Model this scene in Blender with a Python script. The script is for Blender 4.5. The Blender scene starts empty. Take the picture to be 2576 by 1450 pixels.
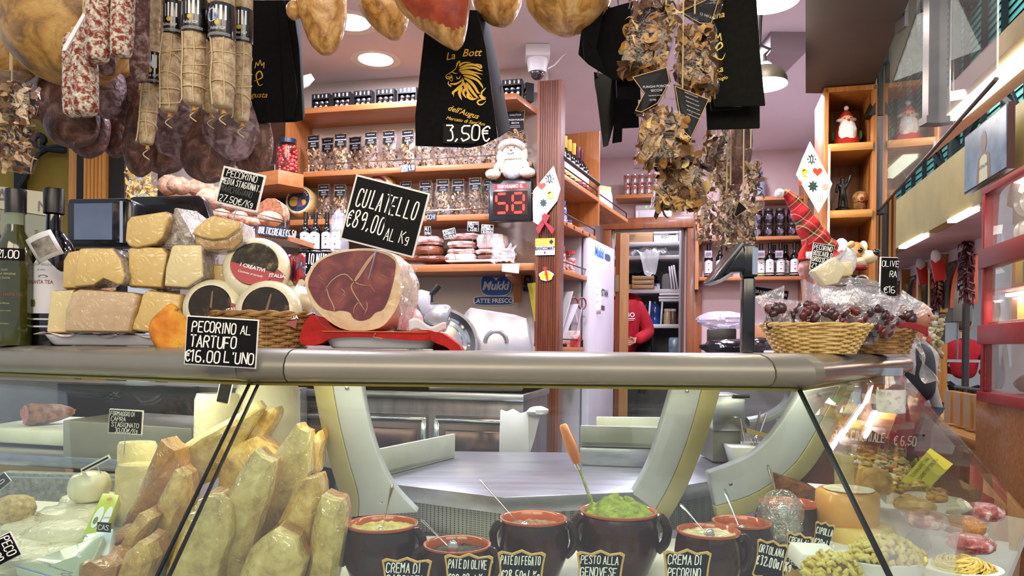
import bpy,bmesh,math,random
from mathutils import Vector as V,Matrix,Euler,noise as NZ
random.seed(7)
SC=bpy.context.scene
COL=SC.collection
PI=math.pi
# ---------------------------------------------------------------- camera, world, lights, exposure
F,CX,HZ,EZ,RHO=1850.0,1288.0,875.0,1.315,0.0105
cam=bpy.data.cameras.new('camera')
cam.sensor_width=36.0
cam.lens=36.0*F/2576
cam.shift_y=(HZ-725.0)/2576
cam.clip_start=0.05
camo=bpy.data.objects.new('camera',cam)
camo.matrix_world=Matrix.Translation((0,0,EZ))@Euler((PI/2,0,0)).to_matrix().to_4x4()@Matrix.Rotation(RHO,4,'Z')
COL.objects.link(camo)
SC.camera=camo
SC.view_settings.view_transform='Standard'
SC.view_settings.look='None'
SC.view_settings.gamma=1.0
SC.view_settings.exposure=0.0
SC.view_settings.use_curve_mapping=False
SC.cycles.max_bounces=7
SC.cycles.transparent_max_bounces=14
SC.cycles.caustics_reflective=False
SC.cycles.caustics_refractive=False
def lin(h):
 h=h.lstrip('#')
 r=[]
 for i in(0,2,4):
  c=int(h[i:i+2],16)/255
  r.append(c/12.92 if c<=.04045 else((c+.055)/1.055)**2.4)
 return(r[0],r[1],r[2],1.0)
W=bpy.data.worlds.new('market_hall_daylight')
SC.world=W
W.use_nodes=True
_bg=W.node_tree.nodes['Background']
_bg.inputs[0].default_value=(0.80,0.86,1.0,1)
_bg.inputs[1].default_value=0.66
def area(name,loc,aim,sx,sy,power,col,spread=PI):
 l=bpy.data.lights.new(name,'AREA')
 l.shape='RECTANGLE';l.size=sx;l.size_y=sy;l.energy=power;l.color=lin(col)[:3];l.spread=spread
 o=bpy.data.objects.new(name,l)
 o.location=loc
 o.rotation_euler=(V(aim)-V(loc)).to_track_quat('-Z','Y').to_euler()
 COL.objects.link(o)
 return o
# unseen fill lights added for the hall and aisle, downlights in the shop ceiling, strip lights inside the display
area('hall_fill',(-1.2,-2.2,3.7),(0,2.6,1.4),3.0,1.6,120,'ffe9c8')  # added unseen light, low enough to reach the back wall under the ceiling
area('hall_fill',(2.0,-1.8,3.7),(0.6,2.6,1.4),3.0,1.6,95,'ffeed6')  # second added light behind the customer, also out of view
area('corridor_fill',(2.9,4.6,4.6),(3.7,5.6,1.6),1.2,4.0,95,'fff4ea')  # unseen light added to brighten the opposite fascia
area('corridor_fill',(3.0,9.5,4.4),(3.6,9.0,0),1.6,5.0,120,'fff4ea')  # another unseen light, added farther down the aisle
area('louvre_fill',(1.5,5,7.5),(6,9.5,4),3,3,800,'e6f4ff')  # unseen panel added to brighten the teal louvres
for x,y,p in((-.78,4.1,24),(-.9,3.1,40),(.3,3.0,44),(1.15,4.3,40),(1.5,5.4,38),(-.2,2.5,34),(-1.7,3.0,36)):
 area('downlight_beam',(x,y,3.03),(x,y,0),.2,.2,p,'f0ebff')
area('storeroom_light',(1.45,7.15,3.0),(1.45,7.15,0),.3,.3,16,'f4f2ff')
# ---------------------------------------------------------------- geometry helpers
def at(px,py,d):
 dx,dy=px-CX,py-HZ
 a,b=dx*math.cos(RHO)+dy*math.sin(RHO),dy*math.cos(RHO)-dx*math.sin(RHO)
 return V((a/F*d,d,EZ-b/F*d))
def ppx(n,d):return n*d/F
def hexmix(a,b,t):return tuple(a[i]*(1-t)+b[i]*t for i in range(4))
def fbm(p,s=1.0,o=3,seed=0.0):
 q=V((p[0]*s+seed,p[1]*s+seed*1.7,p[2]*s-seed))
 return NZ.fractal(q,1.0,2.0,o)
def sm(a,b,t):
 t=max(0,min(1,(t-a)/(b-a)));return t*t*(3-2*t)
def lerp(a,b,t):return a+(b-a)*t
def interp(rows,t):
 for i in range(len(rows)-1):
  if t<=rows[i+1][0]:
   a,b=rows[i],rows[i+1]
   k=0 if b[0]==a[0]else max(0,(t-a[0])/(b[0]-a[0]))
   return[lerp(a[j],b[j],k)for j in range(1,len(a))]
 return list(rows[-1][1:])
def spline(pts,n=6):
 pts=[V(p)for p in pts];out=[]
 for i in range(len(pts)-1):
  p0,p1,p2,p3=pts[max(i-1,0)],pts[i],pts[i+1],pts[min(i+2,len(pts)-1)]
  for k in range(n):
   t=k/n
   out.append(.5*((2*p1)+(p2-p0)*t+(2*p0-5*p1+4*p2-p3)*t*t+(3*p1-p0-3*p2+p3)*t**3))
 out.append(pts[-1]);return out
class MB:
 def __init__(s):s.v,s.f,s.m,s.c,s.x,s.warp=[],[],[],0,None,None
 def add(s,vs,fs,ms=None):
  o=len(s.v)
  for p in vs:
   p=V(p)
   if s.x is not None:p=s.x@p
   if s.warp:p=V(s.warp(p))
   s.v.append(p)
  for i,f in enumerate(fs):
   s.f.append(tuple(k+o for k in f));s.m.append(ms[i]if ms else s.c)
  return s
 def box(s,c,d,r=None):
  h=[x/2 for x in d]
  vs=[V((sx*h[0],sy*h[1],sz*h[2]))for sx in(-1,1)for sy in(-1,1)for sz in(-1,1)]
  if r:
   R=Euler(r).to_matrix();vs=[R@v for v in vs]
  c=V(c)
  return s.add([v+c for v in vs],[(0,1,3,2),(4,6,7,5),(0,4,5,1),(2,3,7,6),(0,2,6,4),(1,5,7,3)])
 def prism(s,pts,y0,y1,plane='xz'):
  n=len(pts)
  f={'xz':lambda p,y:(p[0],y,p[1]),'xy':lambda p,y:(p[0],p[1],y),'yz':lambda p,y:(y,p[0],p[1])}[plane]
  vs=[f(p,y0)for p in pts]+[f(p,y1)for p in pts]
  return s.add(vs,[tuple(range(n)),tuple(range(2*n-1,n-1,-1))]+[(i,(i+1)%n,n+(i+1)%n,n+i)for i in range(n)])
 def hull(s,a,b):
  n=len(a)
  return s.add(list(a)+list(b),[tuple(range(n)),tuple(range(2*n-1,n-1,-1))]+[(i,(i+1)%n,n+(i+1)%n,n+i)for i in range(n)])
 def loft(s,rings,cap=True,fm=None,closed=True):
  n=len(rings[0]);vs=[p for r in rings for p in r];fs,ms=[],[]
  for i in range(len(rings)-1):
   for j in range(n if closed else n-1):
    k=(j+1)%n
    fs.append((i*n+j,i*n+k,(i+1)*n+k,(i+1)*n+j));ms.append(fm(i,j)if fm else s.c)
  if cap:
   fs.append(tuple(range(n-1,-1,-1)));ms.append(fm(0,0)if fm else s.c)
   fs.append(tuple((len(rings)-1)*n+j for j in range(n)));ms.append(fm(len(rings)-2,0)if fm else s.c)
  return s.add(vs,fs,ms)
 def tube(s,pts,r,n=8,cap=True,sq=None):
  pts=[V(p)for p in pts];m=len(pts)
  rr=r if isinstance(r,(list,tuple))else[r]*m
  t=[(pts[min(i+1,m-1)]-pts[max(i-1,0)]).normalized()for i in range(m)]
  a=V((0,0,1))if abs(t[0].z)<.9 else V((1,0,0))
  u=t[0].cross(a).normalized();rings=[]
  for i in range(m):
   u=(u-t[i]*u.dot(t[i])).normalized();w=t[i].cross(u)
   rings.append([pts[i]+(u*math.cos(2*PI*k/n)+w*math.sin(2*PI*k/n)*(sq or 1))*rr[i]for k in range(n)])
  return s.loft(rings,cap)
 def lathe(s,prof,c=(0,0,0),n=24,sx=1,sy=1,axis='z'):
  c=V(c);rings=[]
  for r,z in prof:
   rings.append([c+V({'z':(r*sx*math.cos(2*PI*k/n),r*sy*math.sin(2*PI*k/n),z),'y':(r*sx*math.cos(2*PI*k/n),z,r*sy*math.sin(2*PI*k/n)),'x':(z,r*sx*math.cos(2*PI*k/n),r*sy*math.sin(2*PI*k/n))}[axis])for k in range(n)])
  return s.loft(rings,cap=False)
 def ball(s,c,r,n=16,m=10,fn=None):
  if not isinstance(r,(list,tuple)):r=(r,r,r)
  c=V(c);rings=[]
  for i in range(m+1):
   th=PI*(i+.02)/(m+.04);ring=[]
   for k in range(n):
    d=V((math.sin(th)*math.cos(2*PI*k/n),math.sin(th)*math.sin(2*PI*k/n),-math.cos(th)))
    q=fn(d)if fn else 1
    ring.append(c+V((d.x*r[0],d.y*r[1],d.z*r[2]))*q)
   rings.append(ring)
  return s.loft(rings)
 def sheet(s,fn,nu,nv,fm=None):
  vs=[fn(i/nu,j/nv)for j in range(nv+1)for i in range(nu+1)]
  fs=[(j*(nu+1)+i,j*(nu+1)+i+1,(j+1)*(nu+1)+i+1,(j+1)*(nu+1)+i)for j in range(nv)for i in range(nu)]
  ms=[fm(i,j)for j in range(nv)for i in range(nu)]if fm else None
  return s.add(vs,fs,ms)
 def poly(s,pts,y=0.0):return s.add([(p[0],y,p[1])for p in pts],[tuple(range(len(pts)))])
 def disc(s,c,r,n=24,rz=None,y=0.0):return s.poly([(c[0]+r*math.cos(2*PI*k/n),c[1]+(rz or r)*math.sin(2*PI*k/n))for k in range(n)],y)
 def line(s,pts,w,y=0.0,ends=True):
  "flat ribbon in the xz plane at depth y"
  h=w/2
  for i in range(len(pts)-1):
   a,b=pts[i],pts[i+1];dx,dz=b[0]-a[0],b[1]-a[1];l=math.hypot(dx,dz)or 1e-9
   nx,nz=-dz/l*h,dx/l*h;ex,ez=dx/l*h*.6,dz/l*h*.6
   yy=y-2e-6*(i%5)
   s.add([(a[0]-ex+nx,yy,a[1]-ez+nz),(a[0]-ex-nx,yy,a[1]-ez-nz),(b[0]+ex-nx,yy,b[1]+ez-nz),(b[0]+ex+nx,yy,b[1]+ez+nz)],[(0,1,2,3)])
  return s
 def brush(s,pts,w0,w1,y=0.0,n=6):
  "tapered flat stroke along a smooth path"
  q=spline([(p[0],0,p[1])for p in pts],n);L=len(q)-1;a,b=[],[]
  for i,p in enumerate(q):
   t=q[min(i+1,L)]-q[max(i-1,0)];l=math.hypot(t.x,t.z)or 1e-9
   k=i/L;w=(w0+(w1-w0)*k)*min(1,.25+3*k,.25+3*(1-k))/2
   a.append((p.x-t.z/l*w,y,p.z+t.x/l*w));b.append((p.x+t.z/l*w,y,p.z-t.x/l*w))
  return s.add(a+b,[(i,i+L+1,i+L+2,i+1)for i in range(L)])
 def build(s,name,mats,parent=None,loc=None,rot=None,smooth=35,bevel=0,sub=0,seg=2,solid=0):
  me=bpy.data.meshes.new(name)
  me.from_pydata([tuple(p)for p in s.v],[],s.f)
  ml=mats if isinstance(mats,(list,tuple))else[mats]
  for m in ml:me.materials.append(m)
  bm=bmesh.new();bm.from_mesh(me);bm.faces.ensure_lookup_table()
  for i,f in enumerate(bm.faces):f.material_index=min(s.m[i],len(ml)-1)
  if s.v and len(s.f)<60000:bmesh.ops.recalc_face_normals(bm,faces=bm.faces)
  if bevel:
   es=[e for e in bm.edges if len(e.link_faces)==2 and e.calc_face_angle(0)>.5]
   bmesh.ops.bevel(bm,geom=es,offset=bevel,segments=seg,affect='EDGES',profile=.5,clamp_overlap=True)
  if smooth:
   a=math.radians(smooth)
   for f in bm.faces:f.smooth=True
   for e in bm.edges:
    if len(e.link_faces)==2 and e.calc_face_angle(0)>a:e.smooth=False
  bm.to_mesh(me);bm.free()
  o=bpy.data.objects.new(name,me);COL.objects.link(o)
  if parent is not None:o.parent=parent
  if loc is not None:o.location=loc
  if rot is not None:o.rotation_euler=rot if isinstance(rot,(tuple,list,Euler))else(0,0,rot)
  if sub:
   md=o.modifiers.new('sub','SUBSURF');md.levels=md.render_levels=sub
  if solid:
   md=o.modifiers.new('solid','SOLIDIFY');md.thickness=solid;md.offset=0
  return o
def tag(o,label,cat,group=None,kind=None):
 o['label']=label;o['category']=cat
 if group:o['group']=group
 if kind:o['kind']=kind
 return o
def thing(name,label,cat,loc,rz=0,group=None,rot=None):
 o=bpy.data.objects.new(name,None);o.empty_display_size=.05;COL.objects.link(o)
 o.location=loc;o.rotation_euler=rot if rot else(0,0,rz)
 return tag(o,label,cat,group)
def struct(o,label=None,cat=None):
 o['kind']='structure'
 if label:o['label']=label
 if cat:o['category']=cat
 return o
def dup(root,loc,rz=None,label=None,group=None,rot=None,scale=None):
 r=root.copy();COL.objects.link(r);r.location=loc
 if rot is not None:r.rotation_euler=rot
 elif rz is not None:r.rotation_euler=(0,0,rz)
 if label:r['label']=label
 if group:r['group']=group
 if scale:r.scale=(scale,scale,scale)if not isinstance(scale,(tuple,list))else scale
 for ch in list(root.children):
  c=ch.copy();COL.objects.link(c);c.parent=r
  for g in ch.children:
   d=g.copy();COL.objects.link(d);d.parent=c
 return r
ORD='first second third fourth fifth sixth seventh eighth ninth tenth eleventh twelfth'.split()
# ---------------------------------------------------------------- lettering
GL={'A':'002640 1232','B':'00063645443303 3342413000','C':'4536160501103041','D':'00062645412000','E':'46060040 0333','F':'460600 0333','G':'45361605011030414323','H':'0006 4046 0343','I':'2026','J':'4641301001','K':'0006 4603 1440','L':'060040','M':'0006234640','N':'00064046','O':'160501103041453616','P':'00063645443303','Q':'160501103041453616 3140','R':'00063645443303 2340','S':'453616051333423110 0110','T':'0646 2026','U':'060110304146','V':'062046','W':'0610243046','X':'0046 0640','Y':'062346 2320','Z':'06460040','0':'160501103041453616','1':'052620','2':'05163645440040','3':'06462434413010','4':'36024 2 3430','5':'46060333424110 1001','6':'36160501103041423303','7':'064610','8':'133445361605133342413010011 3','9':'43341304051636454130','€':'4536150411203041 0434 0333',',':'2110','.':'2021',"'":'2625','/':'0046','a':'3414030110203130 3430','d':'3414030110203130 3630','e':'02324314031020','i':'2023 2526','g':'3414031222 34','l':'261020','t':'2520 1434','c':'341403011030','o':'140301103031331 4','n':'0004 0314243330','r':'0004 031434','u':'040110304 4','v':'041044','p':'0004 0314331202',' ':''}
GL['4']='3602423 3430';GL['4']='36024 2';GL['4']='360242 3430';GL['8']='13344536160513334241301001 0113';GL['g']='34140312323 4';GL['g']='341403123234 34302010';GL['o']='1403011030313314';GL['u']='0401103031 3430';GL['S']='4536160514333241301001'
def chalk(mb,text,x,z,h,wr=.42,gap=.16,lw=.09,y=0.0,slant=.06,jit=.05,rnd=None):
 "hand lettering in marker strokes: x left, z baseline, h cap height"
 rnd=rnd or random
 cx=x
 for ch in text:
  if ch==' ':cx+=h*wr*.7;continue
  g=GL.get(ch)or GL.get(ch.upper())or GL['I']
  narrow=ch in "I1,.'i"
  ww=h*wr*(.45 if narrow else 1.15 if ch in 'MW' else 1)
  off=-.25*h*wr if narrow else 0
  jj=(rnd.uniform(-jit,jit)*h*.6,rnd.uniform(-jit,jit)*h)
  for st in g.split():
   if len(st)<4:continue
   p=[(int(st[i])/4,int(st[i+1])/6)for i in range(0,len(st)-1,2)]
   if len(p)>3 and ch not in 'AEFHIKLMNTVWXYZ147/':
    q=[p[0]]
    for i in range(len(p)-1):
     a,b=p[i],p[i+1]
     q+=[(a[0]*.75+b[0]*.25,a[1]*.75+b[1]*.25),(a[0]*.25+b[0]*.75,a[1]*.25+b[1]*.75)]
    p=q+[p[-1]]
   mb.line([(cx+off+u*h*wr+v*h*slant+jj[0],z+v*h+jj[1])for u,v in p],lw*h,y)
  cx+=ww+gap*h
 return cx
def chalkw(text,wr=.42,gap=.16):
 return sum(wr*.7 if c==' ' else wr*(.45 if c in "I1,.'i" else 1.15 if c in 'MW' else 1)+gap for c in text)
_tc={}
def printed(mb,text,x,z,h,align='c',y=0.0,bold=0.0,shear=0.0,sx=1.0):
 "printed lettering (built-in face): z is the baseline, h the cap height"
 k=(text,bold,shear)
 if k not in _tc:
  cu=bpy.data.curves.new('t','FONT');cu.body=text;cu.size=1;cu.offset=bold;cu.shear=shear;cu.resolution_u=2
  o=bpy.data.objects.new('t',cu);me=o.to_mesh()
  _tc[k]=([tuple(v.co)for v in me.vertices],[tuple(p.vertices)for p in me.polygons])
  o.to_mesh_clear();bpy.data.objects.remove(o);bpy.data.curves.remove(cu)
 vs,fs=_tc[k]
 if not vs:return
 s=h/.69;x0,x1=min(v[0]for v in vs),max(v[0]for v in vs)
 ox={'l':-x0,'c':-(x0+x1)/2,'r':-x1}[align]
 mb.add([(x+(v[0]+ox)*s*sx,y,z+v[1]*s)for v in vs],fs)
# ---------------------------------------------------------------- materials
MT={}
def N(nt,t,**kw):
 n=nt.nodes.new(t)
 for k,v in kw.items():
  if k in n.inputs.keys():n.inputs[k].default_value=v
  else:setattr(n,k,v)
 return n
def ramp(nt,stops,fac,const=False):
 r=nt.nodes.new('ShaderNodeValToRGB');e=r.color_ramp.elements
 if const:r.color_ramp.interpolation='CONSTANT'
 while len(e)<len(stops):e.new(.5)
 for i,(p,h)in enumerate(stops):e[i].position=p;e[i].color=lin(h)
 nt.links.new(fac,r.inputs[0]);return r.outputs[0]
def mat(name,stops,scale=6.0,st=(1,1,1),rough=.55,metal=0.0,bump=0.0,bscale=None,coat=0.0,cbump=0.0,cscale=14,detail=5.0,spec=.5,emit=0.0,ecol=None,alpha=None,sss=0.0,rand=False,vor=None,coord='Object',trans=0.0,dist=0.0,wave=None,crough=.12):
 if name in MT:return MT[name]
 m=bpy.data.materials.new(name);m.use_nodes=True;nt=m.node_tree;L=nt.links.new
 b=nt.nodes['Principled BSDF']
 b.inputs['Roughness'].default_value=rough;b.inputs['Metallic'].default_value=metal;b.inputs['Specular IOR Level'].default_value=spec
 if isinstance(stops,str):stops=[(0,stops)]
 tc=N(nt,'ShaderNodeTexCoord');mp=N(nt,'ShaderNodeMapping');mp.inputs['Scale'].default_value=st
 L(tc.outputs[coord],mp.inputs[0])
 nz=None
 if len(stops)>1 or bump:
  if vor:nz=N(nt,'ShaderNodeTexVoronoi',Scale=scale);fac=nz.outputs['Distance']
  elif wave:nz=N(nt,'ShaderNodeTexWave',Scale=scale,Distortion=wave,Detail=3.0);nz.inputs['Detail Scale'].default_value=1.2;fac=nz.outputs['Fac']
  else:nz=N(nt,'ShaderNodeTexNoise',Scale=scale,Detail=detail,Roughness=.62,Distortion=dist);fac=nz.outputs['Fac']
  L(mp.outputs[0],nz.inputs['Vector'])
 if rand:
  g=N(nt,'ShaderNodeNewGeometry');c=ramp(nt,stops,g.outputs['Random Per Island']);L(c,b.inputs['Base Color'])
 elif len(stops)>1:c=ramp(nt,stops,fac);L(c,b.inputs['Base Color'])
 else:b.inputs['Base Color'].default_value=lin(stops[0][1]);c=None
 if bump:
  n2=nz
  if bscale:
   n2=N(nt,'ShaderNodeTexNoise',Scale=bscale,Detail=4.0);L(mp.outputs[0],n2.inputs['Vector'])
  bp=N(nt,'ShaderNodeBump',Strength=min(1,bump),Distance=.01*max(1,bump));L(n2.outputs[0],bp.inputs['Height']);L(bp.outputs[0],b.inputs['Normal'])
 if coat:
  b.inputs['Coat Weight'].default_value=coat;b.inputs['Coat Roughness'].default_value=crough
  if cbump:
   n3=N(nt,'ShaderNodeTexNoise',Scale=cscale,Detail=3.0,Distortion=1.2);L(mp.outputs[0],n3.inputs['Vector'])
   bp=N(nt,'ShaderNodeBump',Strength=min(1,cbump),Distance=.02);L(n3.outputs[0],bp.inputs['Height']);L(bp.outputs[0],b.inputs['Coat Normal'])
 if emit:
  b.inputs['Emission Color'].default_value=lin(ecol or stops[0][1]);b.inputs['Emission Strength'].default_value=emit
 if trans:b.inputs['Transmission Weight'].default_value=trans
 if sss:b.inputs['Subsurface Weight'].default_value=sss;b.inputs['Subsurface Radius'].default_value=(.02,.012,.006)
 MT[name]=m;return m
def film(name,tint='ffffff',base=.04,rough=.12,bump=.5,bscale=22.0,st=(1,1,1),haze=0.0,hcol='ffffff'):
 "thin clear plastic or glass pane: what is behind it, plus a glossy reflection, plus a little milky haze"
 if name in MT:return MT[name]
 m=bpy.data.materials.new(name);m.use_nodes=True;nt=m.node_tree;L=nt.links.new
 nt.nodes.remove(nt.nodes['Principled BSDF']);out=nt.nodes['Material Output']
 tr=N(nt,'ShaderNodeBsdfTransparent');tr.inputs[0].default_value=lin(tint)
 gl=N(nt,'ShaderNodeBsdfGlossy',Roughness=rough);gl.inputs[0].default_value=(1,1,1,1)
 lw=N(nt,'ShaderNodeLayerWeight');fr=N(nt,'ShaderNodeMath',operation='POWER');fr.inputs[1].default_value=5.0;L(lw.outputs['Facing'],fr.inputs[0])
 ma=N(nt,'ShaderNodeMath',operation='ADD',use_clamp=True);ma.inputs[1].default_value=base+.03;L(fr.outputs[0],ma.inputs[0])
 if bump:
  tc=N(nt,'ShaderNodeTexCoord');mp=N(nt,'ShaderNodeMapping');mp.inputs['Scale'].default_value=st;L(tc.outputs['Object'],mp.inputs[0])
  nz=N(nt,'ShaderNodeTexNoise',Scale=bscale,Detail=3.0,Distortion=1.0);L(mp.outputs[0],nz.inputs['Vector'])
  bp=N(nt,'ShaderNodeBump',Strength=bump,Distance=.02);L(nz.outputs[0],bp.inputs['Height']);L(bp.outputs[0],gl.inputs['Normal']);L(bp.outputs[0],lw.inputs['Normal'])
 mx=N(nt,'ShaderNodeMixShader');L(ma.outputs[0],mx.inputs[0]);L(tr.outputs[0],mx.inputs[1]);L(gl.outputs[0],mx.inputs[2])
 res=mx.outputs[0]
 if haze:
  df=N(nt,'ShaderNodeBsdfDiffuse');df.inputs[0].default_value=lin(hcol)
  m2=N(nt,'ShaderNodeMixShader');m2.inputs[0].default_value=haze;L(res,m2.inputs[1]);L(df.outputs[0],m2.inputs[2]);res=m2.outputs[0]
 L(res,out.inputs['Surface'])
 MT[name]=m;return m
def wood(name,a,b,axis=0,rough=.4,scale=3.0,coat=.15):
 st=[14,14,14];st[axis]=.9
 return mat(name,[(.3,a),(.52,hexs(a,b)),(.7,b)],scale=scale,st=tuple(st),rough=rough,detail=7,coat=coat,bump=.06)
def hexs(a,b,t=.5):
 a,b=a.lstrip('#'),b.lstrip('#')
 return ''.join('%02x'%round(int(a[i:i+2],16)*(1-t)+int(b[i:i+2],16)*t)for i in(0,2,4))
white=mat('white_paint','ece9e4',rough=.5)
ink=mat('white_marker','f2f2ee',rough=.6)
black=mat('black_plastic','101012',rough=.35)
board=mat('chalkboard',[(.35,'050606'),(.7,'0d0f10')],scale=30,rough=.6,spec=.15)
steel=mat('brushed_steel',[(.3,'a4a4a8'),(.7,'c4c4c8')],scale=5,st=(1,12,12),rough=.28,metal=1.0)
chrome=mat('polished_steel','d6d6da',rough=.1,metal=1.0)
shelfw=wood('cherry_shelf_wood','9a5c2e','b87a45',0)
shelfwz=wood('cherry_upright_wood','935528','b2733c',2)
doorw=wood('door_wood','7a3f1d','9c5a2c',2)
paper=mat('white_paper','e8e8ea',rough=.7)
gold=mat('gold_print','b9921f',rough=.4,metal=.25)
glassb=mat('dark_bottle_glass','07080a',rough=.06,spec=.6,coat=.5)
def pmat(o):return Matrix.LocRotScale(o.location,o.rotation_euler,o.scale)
def wbuild(mb,name,mats,parent,**kw):
 "a part given in world coordinates under a thing's empty"
 Mi=pmat(parent).inverted()
 mb.v=[Mi@p for p in mb.v]
 return mb.build(name,mats,parent,**kw)
def place(mb,name,mats,label=None,cat=None,group=None,kind=None,**kw):
 "a one-mesh thing given in world coordinates: its origin goes to the middle of its base"
 lo=[min(p[i]for p in mb.v)for i in range(3)];hi=[max(p[i]for p in mb.v)for i in range(3)]
 c=V(((lo[0]+hi[0])/2,(lo[1]+hi[1])/2,lo[2]))
 mb.v=[p-c for p in mb.v]
 o=mb.build(name,mats,None,c,**kw)
 if label:tag(o,label,cat,group,kind)
 elif kind:o['kind']=kind
 return o
RA=-math.radians(13.3);TA=math.tan(-RA)
WV=V((math.cos(RA),math.sin(RA),0));EV=V((-math.sin(RA),math.cos(RA),0))
def onwall(k0,px,py,off):
 "where a sight line meets the vertical plane `off` metres in front of a wall parallel to the shop's back wall"
 a=at(px,py,1.0);d=(k0-off/math.cos(RA))/(1+TA*a.x)
 return at(px,py,d)
def backp(px,py,off=0.0):return onwall(4.57,px,py,off)
def farp(px,py,off=0.0):return onwall(6.90,px,py,off)
SD=V((math.sin(math.radians(22.7)),math.cos(math.radians(22.7)),0));SNV=V((SD.y,-SD.x,0))
S0=V((.279,4.2,0))
def sidep(px,py,off=0.0):
 "the same for the line of the side shelves' front edges; off > 0 goes in towards the side wall"
 o=S0-SNV*off;a=at(px,py,1.0);r=V((a.x,1.0,0))
# r*d - o is along SD  ->  cross = 0
 d=(o.x*SD.y-o.y*SD.x)/(r.x*SD.y-r.y*SD.x)
 return at(px,py,d)
SRZ=math.atan2(SD.y,SD.x)
def frame_at(p,rz):return Matrix.Translation(p)@Matrix.Rotation(rz,4,'Z')
SIGNN=[0]
def card(name,label,cx,cy,d,w,h,roll,lines,yaw=0.0,tilt=0.0,cat='price sign',edge=.03,bmat=None,emat=None,imat=None,th=.0025,lw=.1,group=None,wr=.42,stick=None,shape=None):
 "hand-lettered sign: centre and size in photo pixels at depth d; lines = (text, left 0..1, baseline 0..1, cap height 0..1 of the card's height)"
 W_,H_=ppx(w,d),ppx(h,d)
 t=thing(name,label,cat,at(cx,cy,d),group=group)
 R=Matrix.Rotation(yaw,4,'Z')@Matrix.Rotation(tilt,4,'X')@Matrix.Rotation(math.radians(roll),4,'Y')
 t.rotation_euler=R.to_euler()
 e=W_*edge
 if shape:
  a=MB();a.prism([(x*W_,z*H_)for x,z in shape],0,th*1.6);a.build('frame',emat,t)
  a=MB();a.prism([(x*W_*.9,z*H_*.9)for x,z in shape],-th*.5,th);a.build('board',bmat or board,t)
 else:
  if edge:
   a=MB();a.box((0,th*.6,0),(W_,th,H_));a.build('backing',emat or white,t,bevel=.0006)
  a=MB();a.box((0,-th*.2,0),(W_-e*2,th,H_-e*2));a.build('board',bmat or board,t)
 m=MB();rn=random.Random(hash(label)%999 if False else len(label)*7+int(cx))
 for L in lines:
  tx,x,z,hh=L[:4];ch=hh*H_;need=chalkw(tx,wr)*ch;w2=wr
  mx=L[4]*W_ if len(L)>4 else None
  if mx:w2=max(.2,(mx/ch-.16*len(tx))/max(.1,(chalkw(tx,wr)-.16*len(tx))/wr))
  chalk(m,tx,(x-.5)*W_,(z-.5)*H_,ch,wr=w2,lw=lw,y=-th*.75,rnd=rn)
 if lines:m.build('lettering',imat or ink,t,smooth=0)
 if stick:
  a=MB();a.tube([(0,th,-H_/2+.01),(0,th,-H_/2-stick)],.0013,6);a.build('pin',chrome,t)
 return t
# ---------------------------------------------------------------- the room
FL=.25;CZ=3.05
wallm=mat('warm_white_wall',[(.3,'cbbdb4'),(.7,'d6c9c0')],scale=3,rough=.8)
wallp=mat('pinkish_wall',[(.3,'c9b2b2'),(.7,'d3bfbe')],scale=2,rough=.8)
ceilm=mat('ceiling_paint',[(.3,'dcd6de'),(.7,'e3dde5')],scale=1.5,rough=.8)
m=MB();m.prism([(-3.4,2.35),(1.55,2.35),(1.75,3.0),(3.0,6.2),(3.0,9),(-3.4,9)],CZ,CZ+.1,'xy');struct(place(m,'ceiling',ceilm,smooth=0))
m=MB();m.prism([(-4,2.0),(1.6,2.0),(1.75,3.0),(2.6,6.4),(2.6,9.2),(-4,9.2)],FL-.1,FL,'xy');struct(place(m,'floor_shop',mat('grey_tile_floor',[(.4,'5d5a58'),(.6,'6b6764')],scale=4,rough=.5),smooth=0))
m=MB();m.box((2,5,-.03),(24,24,.06));struct(place(m,'floor_market',mat('market_floor',[(.4,'6e6862'),(.6,'857e76')],scale=5,rough=.4),smooth=0))
def wall(name,a,b,z0,z1,m_,th=.1,side=1,holes=None):
 a,b=V((a.x,a.y,0)),V((b.x,b.y,0));d=(b-a).normalized();n=V((-d.y,d.x,0))*th*side
 mm=MB();mm.prism([(a.x,a.y),(b.x,b.y),(b.x+n.x,b.y+n.y),(a.x+n.x,a.y+n.y)],z0,z1,'xy')
 return struct(place(mm,name,m_,smooth=0))
wall('wall_back',V((-2.55,4.57+.236*2.55,0)),V((.19,4.57-.236*.19,0)),FL,CZ,wallm)
sw0=S0-SNV*.26+SD*.37;sfr=(sidep(1476,700)-S0).dot(SD)-.03;sw1=S0-SNV*.26+SD*sfr;sw2=S0-SNV*.6+SD*sfr
wall('wall_side',sw0,sw1,FL,CZ,wallm);wall('wall_niche_end',sw1,sw2,FL,CZ,wallm);wall('wall_niche',sw2,sw2+SD*1.9,FL,CZ,wallm)
# far back wall with a doorway in it
dl,dr=farp(1543,700),farp(1722,700);dtop=farp(1640,578).z
x0=V((.55,6.90-.236*.55,0));x1=V((2.75,6.90-.236*2.75,0))
wall('wall_far_left',x0,dl,FL,CZ,wallp);wall('wall_far_right',dr,x1,FL,CZ,wallp);wall('wall_far_top',dl,dr,dtop,CZ,wallp)
x2=x1-EV*3.1
wall('wall_right',x1,V((1.64,3.5,0)),FL,CZ,wallp,side=1)
# storeroom behind the doorway
st=mat('storeroom_grey_wall',[(.4,'6a6a6c'),(.6,'757577')],scale=3,rough=.8)
sb=EV*1.25
wall('wall_storeroom_back',dl+sb-WV*.6,dr+sb+WV*.3,FL,CZ,st)
wall('wall_storeroom_left',dl+EV*.12-WV*.6,dl+sb-WV*.6,FL,CZ,st)
wall('wall_storeroom_right',dr+EV*.12+WV*.12,dr+sb+WV*.12,FL,CZ,st,side=-1)
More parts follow.
